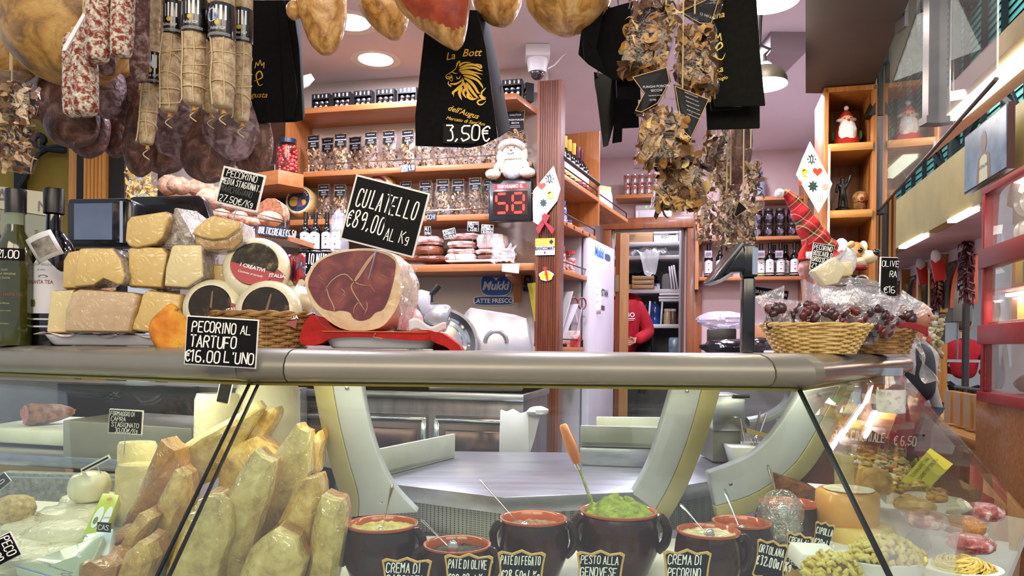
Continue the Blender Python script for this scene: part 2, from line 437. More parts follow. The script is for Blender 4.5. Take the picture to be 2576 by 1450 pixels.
# door frame
t=thing('door_frame','reddish wooden frame around the storeroom doorway','door frame',V((dl.x,dl.y,FL)),RA);t['kind']='structure';t.name='trim_doorway'
wd=(dr-dl).length;hz=dtop-FL
for nm,x,w in(('jamb',-.05,.07),('jamb',wd+.085,.13)):
 a=MB();a.box((x,-.02,hz/2),(w,.14,hz));a.build(nm,doorw,t,bevel=.005)
a=MB();a.box((wd/2+.04,-.025,hz+.045),(wd+.26,.16,.1));a.build('lintel',doorw,t,bevel=.006)
a=MB();a.box((wd-.02,.0,hz/2),(.02,.1,hz));a.build('door_stop',mat('dark_door_wood','4a2412',rough=.5),t)
a=MB();a.box((wd+.03,.1,hz/2),(.12,.06,hz));a.build('inner_jamb',mat('lilac_grey_paint','b8b4c0',rough=.5),t)
# open door leaf
p0=at(1546,884,6.15);zt=at(1552,588,6.15).z
t=thing('door_1','open wooden door leaf seen edge on beside the fridge','door',V((p0.x,p0.y,FL)),0);t['kind']='structure'
a=MB();a.prism([(0,0),(.035,-.03),(.105,.35),(.07,.38)],.0,zt-FL,'xy');a.build('leaf',doorw,t)
a=MB();a.prism([(.033,-.035),(.108,-.035),(.108,.0),(.033,0)],0,zt-FL-.004,'xy');a.build('leaf_edge',wood('door_edge_wood','8c6238','a97a48',2),t)
a=MB();a.box((.01,-.02,zt-FL-.42),(.035,.03,.14));a.build('hinge',mat('dull_brass','6b5a40',rough=.4,metal=.8),t)
# reeded wooden pillar
pp=at(1381,880,4.18)
pl=MB();prof=[]
w=.068
for i in range(9):
 x=-w+.014+i*(2*w-.028)/8
 if i:prof+=[(x-.0125,-w),(x-.0095,-w+.006),(x-.005,-w+.006)]
 prof+=[(x-.003,-w),(x+.003,-w)]
prof=[(-w,-w)]+prof+[(w,-w),(w,w),(-w,w)]
pillz=at(1381,212,4.18).z
pl.prism([(x,y)for x,y in prof],FL,pillz,'xy')
o=pl.build('reeded_pillar',wood('pillar_wood','4f2413','7d4528',2,rough=.35),None,(pp.x,pp.y,0),RA,smooth=0)
tag(o,'tall reeded wooden pillar between back shelves and side shelves','pillar')
# side return of the shop on the left: fluted post, dark post, mirror strip
orange=wood('fluted_oak','a8722e','c98f45',2)
pz=3.0
def post(px0,px1,d,name,mt,label,fl=0,z0=FL,z1=pz):
 a0,a1=at(px0,880,d),at(px1,880,d);wv=(a1.x-a0.x);pr=[(-wv/2,0)]
 for i in range(fl):
  x=-wv/2+wv*(i+.5)/fl;q=wv/fl*.5
  pr+=[(x-q*.9,0),(x-q*.5,-.012),(x+q*.5,-.012),(x+q*.9,0)]
 pr+=[(wv/2,0),(wv/2,.1),(-wv/2,.1)]
 mm=MB();mm.prism(pr,z0,z1,'xy')
 o=mm.build(name,mt,None,((a0.x+a1.x)/2,d,0),smooth=0);return tag(o,label,'post')
post(206,262,4.9,'fluted_post',orange,'orange-brown fluted wooden post behind the till screen at left',6)
post(168,190,4.95,'wooden_post',orange,'narrow plain wooden post left of the fluted post')
dk=mat('dark_bronze_frame','26221f',rough=.4,metal=.5)
post(188,207,4.93,'metal_post',dk,'dark metal strip between the two wooden posts at left')
post(262,300,4.93,'metal_post',dk,'dark metal post right of the fluted wooden post')
post(392,404,4.6,'metal_post',dk,'thin dark metal post beside the bread, right of the yellow pasta bag')
# yellow hall wall at far left with iron scrollwork and a lettered board
a0,a1=at(-260,880,5.6),at(186,880,5.6)
wall('wall_left',a0,a1,0,4,mat('ochre_hall_wall',[(.3,'8a7220'),(.7,'a38a34')],scale=2,rough=.7))
iron=mat('dark_iron','1c2426',rough=.5,metal=.4)
b=MB()
for pts in([(60,440),(85,400),(120,375),(165,368)],[(95,372),(112,352),(98,340),(84,352),(92,364)],[(60,300),(80,350),(110,372),(165,380)],[(50,470),(70,430),(60,380),(40,330)]):
 b.tube(spline([at(x,y,5.5)for x,y in pts],6),.022,8)
b.box(at(52,430,5.54),(.06,.06,1.1))
place(b,'iron_bracket',iron,'dark iron scroll bracket on the ochre wall at far left','bracket')
t=thing('lettered_board','pale cream board with grey capitals behind the oil bottles','sign',at(40,545,4.4))
a=MB();q=[at(-120,455,4.4),at(137,487,4.4),at(137,546,4.4),at(-120,508,4.4)]
a.hull([p-V((0,.01,0))for p in q],[p+V((0,.02,0))for p in q]);wbuild(a,'board',mat('cream_board','b9b492',rough=.6),t,smooth=0)
a=MB();q=[at(-120,512,4.4),at(137,548,4.4),at(137,690,4.4),at(-120,690,4.4)]
a.hull([p-V((0,.01,0))for p in q],[p+V((0,.02,0))for p in q]);wbuild(a,'lower_panel',mat('sage_board','8e9078',rough=.6),t,smooth=0)
a=MB();gy=mat('grey_lettering','6f6c62',rough=.7)
for ch,x,y,h in(('A',5,515,40),('R',30,517,38),('M',108,532,26),('i',12,592,22),('a',92,590,18)):
 p=at(x,y,4.385);b=MB();printed(b,ch,0,0,ppx(h,4.4),'c');a.add([v+p for v in b.v],b.f)
wbuild(a,'letters',gy,t,smooth=0)
# ceiling fittings
for(px,py,lb)in((945,150,'round recessed downlight nearer the back shelves'),(882,57,'round recessed downlight partly behind a hanging ham')):
 d=(CZ-EZ)*F/(HZ-3.6-py);c=at(px,py,d);r=.105
 t=thing('downlight',lb,'ceiling light',(c.x,c.y,CZ))
 a=MB();a.lathe([(r,-.002),(r+.045,-.004),(r+.045,.0),(r,.0)],n=40);a.build('rim',white,t)
 a=MB();a.lathe([(0,-.006),(r*.7,-.005),(r,-.002),(r,.001),(0,.001)],n=40);a.build('diffuser',mat('lit_diffuser','ffffff',emit=6,ecol='f4f2ff'),t)
t=thing('ceiling_duct','square mauve duct box under the ceiling near the pendant lamps','duct',at(1985,60,4.0))
a=MB();c0,c1=at(1938,130,4.0),at(2028,130,4.0)
a.box(((c0.x+c1.x)/2,4.2,(c0.z+CZ)/2),(c1.x-c0.x,.4,CZ-c0.z));wbuild(a,'duct',mat('mauve_grey_box','8f838a',rough=.7),t)
t=thing('security_camera','white dome security camera on the ceiling above the pillar','camera',at(1352,158,4.25))
zc=CZ-t.location.z
a=MB();a.box((0,0,zc-.035),(.14,.14,.07));a.build('mount',mat('white_plastic','eceaf0',rough=.35),t,bevel=.01)
a=MB();a.lathe([(0,zc-.15),(.052,zc-.145),(.06,zc-.09),(.06,zc-.06),(0,zc-.06)],n=24);a.build('housing',MT['white_plastic'],t)
a=MB();a.ball((0,0,zc-.145),.042);a.build('dome',mat('smoked_dome','33343a',rough=.05,coat=1),t)
a=MB();a.tube([(.06,0,zc-.12),(.1,.02,zc-.09),(.15,.06,zc-.02),(.17,.08,zc)],.004,6);a.build('cable',MT['white_plastic'],t)
t=thing('ceiling_speaker','small white round detector under the ceiling left of the shelves','detector',at(762,208,4.4))
a=MB();a.lathe([(0,-.03),(.03,-.03),(.035,.02),(.02,.07),(0,.07)],n=16);a.build('housing',MT['white_plastic'],t,rot=(0,1.0,0))
# pendant lamps
grey=mat('grey_enamel','2e2c2b',rough=.45,spec=.2);glow=mat('lamp_white_inside','fff6e4',emit=2.2,ecol='fff4de',rough=.6)
def pendant(px,py,d,r,lb):
 c=at(px,py,d);t=thing('pendant_lamp',lb,'lamp',c)
 pr=[(r,0),(r*.97,r*.25),(r*.84,r*.5),(r*.6,r*.72),(r*.3,r*.83),(r*.12,r*.95),(.02,r*1.0)]
 a=MB();a.loft([[V((q[0]*math.cos(2*PI*k/40),q[0]*math.sin(2*PI*k/40),q[1]))for k in range(40)]for q in pr],cap=False);a.build('shade',grey,t)
 a=MB();a.loft([[V((q[0]*.985*math.cos(2*PI*k/40),q[0]*.985*math.sin(2*PI*k/40),q[1]-.003))for k in range(40)]for q in pr],cap=False);a.build('reflector',glow,t)
 a=MB();a.ball((0,0,r*.45),.045,12,8);a.build('bulb',mat('bulb','ffffff',emit=8,ecol='fff1d8'),t)
 a=MB();a.tube([(0,0,r),(0,0,r*1.35),(.02,0,r*1.6),(-.02,0,r*1.8),(0,0,CZ-c.z)],.006,6);a.build('cord',black,t)
 l=bpy.data.lights.new('lamp_light','POINT');l.energy=14;l.color=(1,.86,.66);l.shadow_soft_size=.06
 lo=bpy.data.objects.new('lamp_light',l);COL.objects.link(lo);lo.parent=t;lo.location=(0,0,-.02)
pendant(1923,213,2.75,.083,'grey dome pendant lamp with white inside beside the black bag')
pendant(1935,2,2.5,.1,'pendant lamp at the top edge showing its glowing white inside')
# ---------------------------------------------------------------- shelves on the back wall
def shelf(name,label,pts,zt,th,mtl=shelfw,cat='shelf'):
 "board with outline pts (world xy) and top at zt"
 c=sum((V((p[0],p[1],0))for p in pts),V((0,0,0)))/len(pts)
 t=thing(name,label,cat,(c.x,c.y,zt),RA)
 mm=MB();mm.prism([(p[0],p[1])for p in pts],zt-th,zt,'xy')
 wbuild(mm,'board',mtl,t,bevel=.002)
 return t
def wpt(px,py,off):p=backp(px,py,off);return(p.x,p.y)
Z1=backp(1044,252,.30).z;Z2=backp(1000,421,.30).z;Z3=backp(1150,540,.30).z;Z4=backp(1150,667,.30).z
sh1=shelf('wall_shelf','top cherry wood shelf carrying boxed truffle jars',[wpt(763,268,.30),wpt(1300,232,.30),wpt(1352,275,.0),wpt(1300,230,0),wpt(740,268,0)],Z1,.036)
sh2=shelf('wall_shelf','second shelf from the top, carrying a row of dried mushroom bags',[wpt(763,433,.30),wpt(1338,405,.30),wpt(1350,405,.0),wpt(740,433,0)],Z2,.032)
sh3=shelf('wall_shelf','third shelf, half hidden behind the large black price sign',[wpt(730,545,.30),wpt(1236,540,.30),wpt(1250,540,.0),wpt(720,545,0)],Z3,.034)
sh4=shelf('wall_shelf','bottom wooden shelf carrying stacks of cured bacon',[wpt(760,668,.34),wpt(1345,667,.34),wpt(1345,667,.0),wpt(760,668,0)],Z4,.042)
for nm,t,pa,pb,z,ps in(('rail',sh2,776,1246,Z2+.045,(776,1020,1246)),('rail',sh3,780,1228,Z3+.03,(780,1228))):
 a=MB();A,B=backp(pa,500,.29),backp(pb,500,.29);A.z=B.z=z
 a.tube([A,B],.0035,6)
 for px in ps:
  q=backp(px,500,.29);a.tube([(q.x,q.y,z),(q.x,q.y,z-.05)],.0035,6)
 wbuild(a,nm,chrome,t)
a=MB();q=backp(1292,690,.2);a.x=frame_at(V((q.x,q.y,Z4-.042)),RA)
a.prism([(-.12,0),(.16,0),(.16,-.05),(.14,-.16),(.11,-.17),(.08,-.06),(-.12,-.03)],-.02,.02,'yz');wbuild(a,'bracket',shelfw,sh4)
# protruding shelf at the left with the cherry jar
t=shelf('corner_shelf','thick corner shelf at the left carrying the jar of red cherries',[wpt(600,420,.42),wpt(700,431,.50),wpt(764,428,.36),wpt(764,428,0),wpt(600,428,0)],backp(700,427,.5).z,.085)
zc=backp(700,427,.5).z
a=MB();A,B=backp(655,405,.42),backp(692,405,.45);A.z=zc+.045;B.z=zc+.045;a.tube([A,B,V((B.x,B.y,zc))],.004,6);wbuild(a,'rail',chrome,t)
# dark back panels in the recess under the corner shelf
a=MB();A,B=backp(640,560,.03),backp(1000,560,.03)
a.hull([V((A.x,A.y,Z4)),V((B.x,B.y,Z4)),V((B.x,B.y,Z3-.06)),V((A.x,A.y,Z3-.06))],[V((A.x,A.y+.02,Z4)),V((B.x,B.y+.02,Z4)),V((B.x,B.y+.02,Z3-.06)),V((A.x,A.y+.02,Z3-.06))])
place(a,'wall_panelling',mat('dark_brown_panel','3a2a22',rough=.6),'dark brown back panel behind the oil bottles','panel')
a=MB();A,B=backp(600,300,.03),backp(745,300,.03)
a.hull([V((A.x,A.y,zc)),V((B.x,B.y,zc)),V((B.x,B.y,Z1+.05)),V((A.x,A.y,Z1+.05))],[V((A.x,A.y+.02,zc)),V((B.x,B.y+.02,zc)),V((B.x,B.y+.02,Z1+.05)),V((A.x,A.y+.02,Z1+.05))])
place(a,'wall_panelling',wood('walnut_panel','4a2e1c','5e3b24',0),'brown wooden back panel behind the cherry jar','panel')
a=MB();q=backp(752,400,.18);a.x=frame_at(V((q.x,q.y,zc)),RA);a.box((0,0,(Z1-zc)/2+.0),(.02,.3,Z1-zc-.03));place(a,'shelf_upright',shelfwz,'wooden upright left of the mushroom bag rows','upright')
# ---------------------------------------------------------------- bags of dried porcini
mush=mat('dried_mushroom',[(0,'2c170a'),(.2,'66401a'),(.4,'9a6828'),(.6,'c4944a'),(.8,'e6c88a'),(1,'54310f')],rough=.75,rand=True)
mushd=mat('dried_mushroom_light',[(0,'3a2413'),(.25,'7a532e'),(.5,'b08a5c'),(.75,'dcc09a'),(1,'5e3e22')],rough=.75,rand=True)
cello=film('cellophane',base=.0,rough=.08,bump=.4,bscale=24)
cello2=film('cellophane_far',base=.0,rough=.16,bump=.35,bscale=40)
def slices(mb,n,inside,size,rn):
 "curled slices of dried mushroom"
 for _ in range(n):
  c=V(inside(rn));R=Euler((rn.uniform(0,6),rn.uniform(0,6),rn.uniform(0,6))).to_matrix()
  L_,w_=size*rn.uniform(.6,1.3),size*rn.uniform(.25,.6);cu=rn.uniform(-1.4,1.4);tw=rn.uniform(-.6,.6)
  vs=[];k=7
  for i in range(k):
   u=i/(k-1)-.5;an=u*cu*2
   mid=V((math.sin(an)/max(.3,abs(cu))*L_*.5 if abs(cu)>.3 else u*L_,(1-math.cos(an))*L_*.35,0))
   ww=w_*(.32,.42,.42,.75,1,.85,.4)[i]/2
   for s_ in(-1,1):vs.append(R@(mid+V((0,math.sin(tw*u*4)*ww*s_,ww*s_)))+c)
  mb.add(vs,[(2*i,2*i+1,2*i+3,2*i+2)for i in range(k-1)])
def shield(w,h):return[(-w/2,h*.5),(-w*.35,h*.47),(0,h*.5),(w*.35,h*.47),(w/2,h*.5),(w*.46,h*.1),(w/2,-h*.3),(w*.2,-h*.4),(0,-h*.5),(-w*.2,-h*.4),(-w/2,-h*.3),(-w*.46,h*.1)]
labelbk=mat('label_black','0c0c11',rough=.5,spec=.2)
labgold=mat('label_gold','b08a4a',rough=.4,metal=.4)
def porcini_bag(seed,w=.1,h=.24,dp=.06,n=125):
 rn=random.Random(seed);t=thing('mushroom_bag','x','bag of mushrooms',(0,0,0))
 hb=h*.62
 a=MB();slices(a,n,lambda r:((r.uniform(-.5,.5))*w*.9,r.uniform(-.5,.42)*dp*.8,r.uniform(.03,1)*hb),w*.3,rn)
 o=a.build('mushrooms',mushd,t);o['kind']='stuff'
 a=MB();rings=[]
 for z,kx,ky in((0,.97,.95),(.01,1.03,1.05),(hb*.5,1.06,1.1),(hb,1,.8),(hb*1.25,.96,.3),(h*.97,.9,.06)):
  rings.append([V((sx*w/2*kx,sy*dp/2*ky,z))+V((rn.uniform(-.002,.002),rn.uniform(-.003,.003),0))for sx,sy in((-1,-.8),(-.6,-1),(0,-1.1),(.6,-1),(1,-.8),(1,.8),(0,1),(-1,.8))])
 a.loft(rings);a.build('film',cello2,t,smooth=20)
 lb=MB();lw,lh=w*.84,h*.44;zc_=h*.79
 lb.prism([(x,z+zc_)for x,z in shield(lw,lh)],-.012,-.010)
 e=lb.build('header_label',labelbk,t,smooth=0)
 g=MB();s_=[(x*.93,z*.95+zc_)for x,z in shield(lw,lh)];g.line(s_+s_[:1],.0014,-.0125);g.disc((0,zc_-lh*.3),.007,8,y=-.0126);g.poly([(-.004,zc_-lh*.42),(.004,zc_-lh*.42),(.003,zc_-lh*.3),(-.003,zc_-lh*.3)],-.0126)
 g.build('gold_border',labgold,e,smooth=0)
 g=MB();printed(g,'GiulianoTartufi',0,zc_+lh*.28,.006,y=-.0126,sx=.92);printed(g,'FUNGHI PORCINI',0,zc_+lh*.08,.007,y=-.0126,bold=.02,sx=.9);printed(g,'SECCHI',0,zc_-lh*.04,.0065,y=-.0126,bold=.02)
 for k in range(2):g.line([(-.02,zc_-lh*(.12+.06*k)),(.02,zc_-lh*(.12+.06*k))],.0015,-.0126)
 g.build('lettering',mat('print_white','d8d8dc',rough=.5),e,smooth=0)
 return t
protos=[porcini_bag(s)for s in(1,2,3,4)]
used=set()
def put_bag(k,px,py,off,label,rz=0,sc=1.0,group=None):
 p=backp(px,py,off);z={2:Z2,3:Z3}[k]
 pr=protos[len(used)%4]
 if len(used)<4:t=pr;t.location=(p.x,p.y,z+.001);t.rotation_euler=(0,0,RA+rz);t['label']=label;t.scale=(sc,)*3;t['group']=group
 else:t=dup(pr,(p.x,p.y,z+.001),RA+rz,label,group,scale=sc)
 used.add((k,px));return t
G2='mushroom bags on the second shelf'
row2=[(790,.22),(826,.12),(858,.22),(895,.10),(934,.22),(979,.22),(1027,.22),(1070,.2),(1110,.22),(1152,.2),(1192,.22),(1232,.2)]
for i,(x,off)in enumerate(row2):
 put_bag(2,x,425,off,'%s dried mushroom bag from the left on the second shelf'%ORD[i]if i else 'leftmost dried mushroom bag on the second shelf, right of the cherry jar',random.uniform(-.1,.1),1.02 if off>.15 else 1.06,G2)
put_bag(2,1296,405,.12,'tall mushroom bag standing behind the plush snowman',.1,1.45,G2)
for i,(x,off)in enumerate([(816,.22),(856,.2),(905,.2),(1022,.2),(1071,.2),(1114,.22),(1153,.2),(1196,.22),(1232,.18)]):
 put_bag(3,x,545,off,['dried mushroom bag on the third shelf beside the round cheese','dried mushroom bag on the third shelf, just left of the black price sign','dried mushroom bag mostly hidden behind the black price sign'][i]if i<3 else '%s mushroom bag right of the black price sign on the third shelf'%ORD[i-3],random.uniform(-.1,.1),.95,'mushroom bags on the third shelf')
# ---------------------------------------------------------------- boxed jars on the top shelf
lid=mat('silver_lid','c9c9cf',rough=.25,metal=.9);dkjar=mat('dark_jar','2b2622',rough=.1,coat=.6);blk=mat('carton_black','202024',rough=.45);lab=mat('jar_label','d8d6d2',rough=.5)
def jarbox():
 t=thing('jar_box','x','boxed jars',(0,0,0));w,h,d=.118,.108,.05
 a=MB();a.box((0,d/2,h/2),(w,.004,h));a.box((0,0,.002),(w,d,.004));a.box((0,0,h-.002),(w,d,.004))
 for s in(-1,1):a.box((s*w/2,0,h/2),(.003,d,h))
 a.box((0,-d/2,h*.82),(w,.002,h*.3));a.build('carton',blk,t)
 a=MB()
 for k in range(4):a.line([(-.04+k*.027,h*.78),(-.04+k*.027,h*.92)],.007+.004*(k%2),-d/2-.0015)
 a.build('print',lab,t,smooth=0)
 for k in(-1,0,1):
  a=MB();a.lathe([(0,.004),(.015,.005),(.0165,.02),(.016,.045),(.0125,.05),(0,.05)],(k*.036,-.004,0),14);j=a.build('jar',dkjar,t)
  a=MB();a.lathe([(0,.051),(.0145,.051),(.0145,.062),(0,.063)],(k*.036,-.004,0),14);a.build('lid',lid,j)
  a=MB();a.disc((k*.036,.027),.009,12,y=-.0215);a.build('label',lab,j)
 return t
jb=jarbox()
pos=[(811,.2),(863,.2),(916,.2),(972,.2),(1027,.2),(1080,.2),(1135,.2),(1190,.2),(1245,.2),(1290,.2)]
for i,(x,off)in enumerate(pos):
 p=backp(x,255,off);l='%s window carton of small jars from the left on the top shelf'%ORD[i]
 if i in(5,6,7,8):continue
 if i==0:jb.location=(p.x,p.y,Z1+.001);jb.rotation_euler=(0,0,RA);jb['label']=l;jb['group']='jar cartons on the top shelf'
 else:dup(jb,(p.x,p.y,Z1+.001),RA,l if i<9 else 'window carton of jars on the top shelf right of the hanging black bag','jar cartons on the top shelf')
p=backp(1322,255,.1);dup(jb,(p.x,p.y,Z1+.001),RA-.9,'turned carton of jars at the right end of the top shelf by the pillar','jar cartons on the top shelf')
# ---------------------------------------------------------------- cherry jar, cheese wheels
p=backp(723,425,.34);r=ppx(27,p.y);t=thing('cherry_jar','big glass jar of red cherries on the corner shelf','jar',(p.x,p.y,zc))
hj=ppx(92,p.y)
a=MB();a.lathe([(0,0),(r*.95,0),(r,.01),(r,hj*.8),(r*.8,hj*.88),(r*.72,hj*.9)],n=28);a.build('glass',film('jar_glass',base=.03,rough=.05,bump=0),t)
a=MB();rn=random.Random(3)
for k in range(150):
 an=rn.uniform(0,6.28);rr=r*.84*math.sqrt(rn.uniform(.5,1));a.ball((rr*math.cos(an),rr*math.sin(an),rn.uniform(.1,.78)*hj),.012,8,6)
o=a.build('cherries',mat('red_cherries',[(0,'a01218'),(.6,'d0302c'),(1,'7c0c12')],rough=.2,rand=True,coat=.6),t);o['kind']='stuff'
a=MB();a.lathe([(0,hj*.88),(r*.78,hj*.88),(r*.8,hj),(0,hj*1.01)],n=28);a.build('lid',mat('navy_lid','1d2740',rough=.3),t)
def cheese_wheel(px,py,off,rpx,name,lb,stops,tilt=.15,mid=None,text=None,zbase=None):
 p=backp(px,py,off);r=ppx(rpx,p.y);t=thing(name,lb,'cheese',p,rot=(-tilt,0,RA))
 a=MB();a.lathe([(0,-.03),(r*.93,-.03),(r,-.02),(r,.05),(r*.93,.06),(0,.06)],n=40,axis='y');a.build('wheel',mat('rind_'+name,[(.3,'c9a766'),(.7,'e2c78c')],scale=20,rough=.6),t)
 l=MB();k=1
 for i,(f,c)in enumerate(stops):
  l=MB();l.disc((0,0),r*f,40,y=-.031-.0006*i);o=l.build('label_ring',mat('lab_'+c,c,rough=.4),t,smooth=0)
 if text:
  l=MB()
  for i,ch in enumerate(text):
   if ch==' ':continue
   an=PI*.86-i*PI*.72/(len(text)-1);b=MB();printed(b,ch,0,0,r*.17,'c',bold=.02);Rm=Matrix.Translation((r*.62*math.cos(an),-.0345,r*.62*math.sin(an)))@Matrix.Rotation(-(an-PI/2),4,'Y')
   l.add([Rm@v for v in b.v],b.f)
  l.build('lettering',mat('yellow_print','e8c83c',rough=.5),t,smooth=0)
 return t,r
t,r=cheese_wheel(757,507,.2,38,'boscaiolo_cheese','round cheese with blue picture label standing on the third shelf',[(.86,'ece6d6'),(.8,'27384f')],text='il Boscaiolo')
a=MB();a.disc((-r*.3,-r*.12),r*.34,20,y=-.0335);a.disc((r*.38,-r*.2),r*.2,14,y=-.0334);a.build('label_picture',mat('straw_print','c9a24a',rough=.5),t,smooth=0)
a=MB();a.disc((r*.1,-r*.1),r*.16,14,r*.26,y=-.034);a.poly([(-r*.1,-r*.5),(r*.4,-r*.5),(r*.25,-r*.1),(0,-r*.1)],-.0339);a.build('label_figure',mat('blue_red_print',[(.45,'2f5aa0'),(.55,'8a2f2a')],scale=60,rough=.5),t,smooth=0)
a=MB();a.tube([(-r,-.037,0),(r,-.037,0)],.0012,5);a.tube([(0,-.037,-r),(0,-.037,r)],.0012,5);a.build('twine',mat('grey_wire','5f6068',rough=.4),t)
t,r=cheese_wheel(952,478,.2,43,'parma_plaque','round plaque with orange rim showing above the large price sign',[(.97,'d98c2c'),(.86,'efe5d6'),(.74,'8a2432'),(.6,'e9dccb')],tilt=.05)
# crown plaque
p=backp(676,520,.1);t=thing('crown_plaque','black plaque with a crown over the word PARMA behind the cut loaf','sign',p,RA)
a=MB();a.box((.02,0,-.02),(.2,.012,.15));a.build('board',mat('plaque_black','1c1712',rough=.5),t)
w=.12;cr=[(-w/2,-.005),(-w*.62,.05),(-w*.3,.028),(-w*.18,.07),(0,.035),(w*.18,.07),(w*.3,.028),(w*.62,.05),(w/2,-.005)]
a=MB();cr=[(x*.8-.02,z+.02)for x,z in cr];a.line(cr+[(.8*w/2-.02,-.012),(-.8*w/2-.02,-.012),cr[0]],.003,-.007);printed(a,'PARMA',-.02,-.004,.013,y=-.0072,bold=.02);printed(a,'T',.09,-.075,.03,y=-.0072);a.build('crown_print',mat('old_gold_print','9a7a44',rough=.5),t,smooth=0)
# ---------------------------------------------------------------- bread
crust=mat('bread_crust',[(.28,'84543a'),(.45,'b08468'),(.6,'c9a48a'),(.75,'d9bda8')],scale=30,rough=.85,bump=.6,bscale=60)
def loaf(px,py,d,wpx,hpx,rz,seed,name='bread_loaf'):
 w,h=ppx(wpx,d),ppx(hpx,d);p=at(px,py,d)
 mm=MB()
 def fn(v):
  q=1+.09*fbm(v,2.2,3,seed)
  s=abs(math.sin(v.x*4+v.y*2+seed));return q-(.06*(1-sm(0,.12,s))if v.z>.1 else 0)
 mm.ball((0,0,h/2),(w/2,w*.42,h/2),28,18,fn)
 return mm.build(name,crust,None,p,rz)
B=[(425,492,4.15,56,52,0,'leftmost floury bread loaf beside the thin dark post'),(452,490,4.05,62,44,.2,'round bread loaf second from the left above the till screen'),(505,498,4.1,68,48,.4,'floury loaf above the right end of the till screen'),(548,505,4.15,50,34,.1,'loaf just left of the leaning black price sign'),(525,525,3.9,62,50,.6,'bread loaf in front, right of the till screen corner'),(556,556,3.8,46,30,.2,'first small roll from the left inside the wire bread basket'),(602,566,3.8,48,34,.3,'second roll inside the wire bread basket'),(638,574,3.8,44,28,.1,'third roll inside the wire bread basket'),(678,572,3.82,62,40,.2,'dark crusted roll at the right end of the wire bread basket'),(590,540,3.95,60,34,.4,'roll behind the others in the wire bread basket'),(640,552,3.98,60,34,.5,'roll under the cut loaf in the wire bread basket')]
for i,(x,y,d,w,h,rz,lb)in enumerate(B):tag(loaf(x,y,d,w,h,rz,i*3.1),lb,'bread','bread loaves')
p=at(680,548,3.9);t=thing('cut_loaf','half loaf of brown bread showing its cut crumb face','bread',p)
w,h=ppx(66,3.9),ppx(50,3.9);pr=[(-w/2,0),(-w*.5,h*.4),(-w*.4,h*.75),(-w*.15,h*.98),(w*.15,h),(w*.38,h*.8),(w*.5,h*.4),(w*.48,0)]
a=MB();a.prism([(x,z)for x,z in pr],.0,.12);a.build('crust',crust,t,bevel=.008)
a=MB();a.prism([(x*.96,z*.96+.002)for x,z in pr],-.003,.01);a.build('crumb',mat('brown_crumb',[(.35,'6d4228'),(.6,'a06a48'),(.75,'b98562')],scale=60,rough=.9,bump=.6),t)
# wire basket of bread with a board
t=thing('wire_bread_basket','chrome wire bread basket with its price rail, right of the till','basket',at(630,590,3.72))
a=MB()
for(x0,y0,x1,y1)in((500,505,718,556),(506,524,718,562),(512,545,716,592)):
 a.tube([at(x0,y0,3.72),at(x1,y1,3.72)],.003,6);
for x in(718,):a.tube([at(x,545,3.72),at(x,592,3.72)],.004,6);a.tube([at(x,548,3.72),at(x-10,540,4.0)],.003,6)
wbuild(a,'wire',chrome,t)
a=MB();q=[at(480,566,3.7),at(726,592,3.7),at(726,606,3.7),at(480,580,3.7)]
a.hull(q,[v+V((.06,.36,0))for v in q]);wbuild(a,'board',shelfw,t,smooth=0)
card('price_strip','blue-black price strip reading MULTICEREALE on the bread basket',687,583,3.693,76,26,6.5,[('MULTICEREALE€5,50',.03,.2,.62,.95)],bmat=mat('navy_strip','1c2134',rough=.4),edge=0,cat='price strip',lw=.11)
card('price_strip','blue-black price strip ending in al Kg beside the bread basket',629,577,3.693,34,22,6.5,[('0al Kg',.05,.2,.6,.9)],bmat=MT['navy_strip'],edge=0,cat='price strip',lw=.11)
card('price_strip','small blue price tag for dried mushrooms on the second shelf edge',1026,423,backp(1026,423,.306).y,38,20,-2,[('FUNGHI',.03,.55,.36,.5),('SECCHI',.03,.1,.36,.48),('9.90',.56,.2,.6,.42)],bmat=MT['navy_strip'],edge=0,cat='price strip',lw=.13,yaw=RA)
card('price_strip','black price strip with letters CHI at the third shelf edge',1085,546,backp(1085,545,.306).y,26,18,-1,[('CCHI',.05,.2,.6,.9)],bmat=MT['navy_strip'],edge=0,cat='price strip',yaw=RA)
# bag of yellow pasta at left
p=at(352,520,4.35);t=thing('pasta_bag','clear bag of yellow ribbon pasta left of the thin dark post','bag of pasta',p)
a=MB();rn=random.Random(5);w=ppx(66,4.35)
slices(a,150,lambda r:(r.uniform(-.46,.46)*w,r.uniform(-.4,.4)*.08,r.uniform(0.02,.24)),.05,rn)
o=a.build('pasta',mat('egg_pasta',[(0,'c9a548'),(.5,'e8cf80'),(1,'f0dda0')],rough=.6,rand=True),t);o['kind']='stuff'
a=MB();a.box((0,0,.13),(w,.09,.27));a.build('film',cello2,t,bevel=.02)
a=MB();a.box(at(352,530,4.35)-V((0,0,.02)),(.3,.3,.03));place(a,'display_shelf',shelfw,'shelf board under the yellow pasta bag','shelf')
a=MB();a.box(at(480,512,4.2)-V((0,0,.02)),(.55,.3,.03));place(a,'display_shelf',shelfw,'shelf board under the floury bread loaves','shelf')
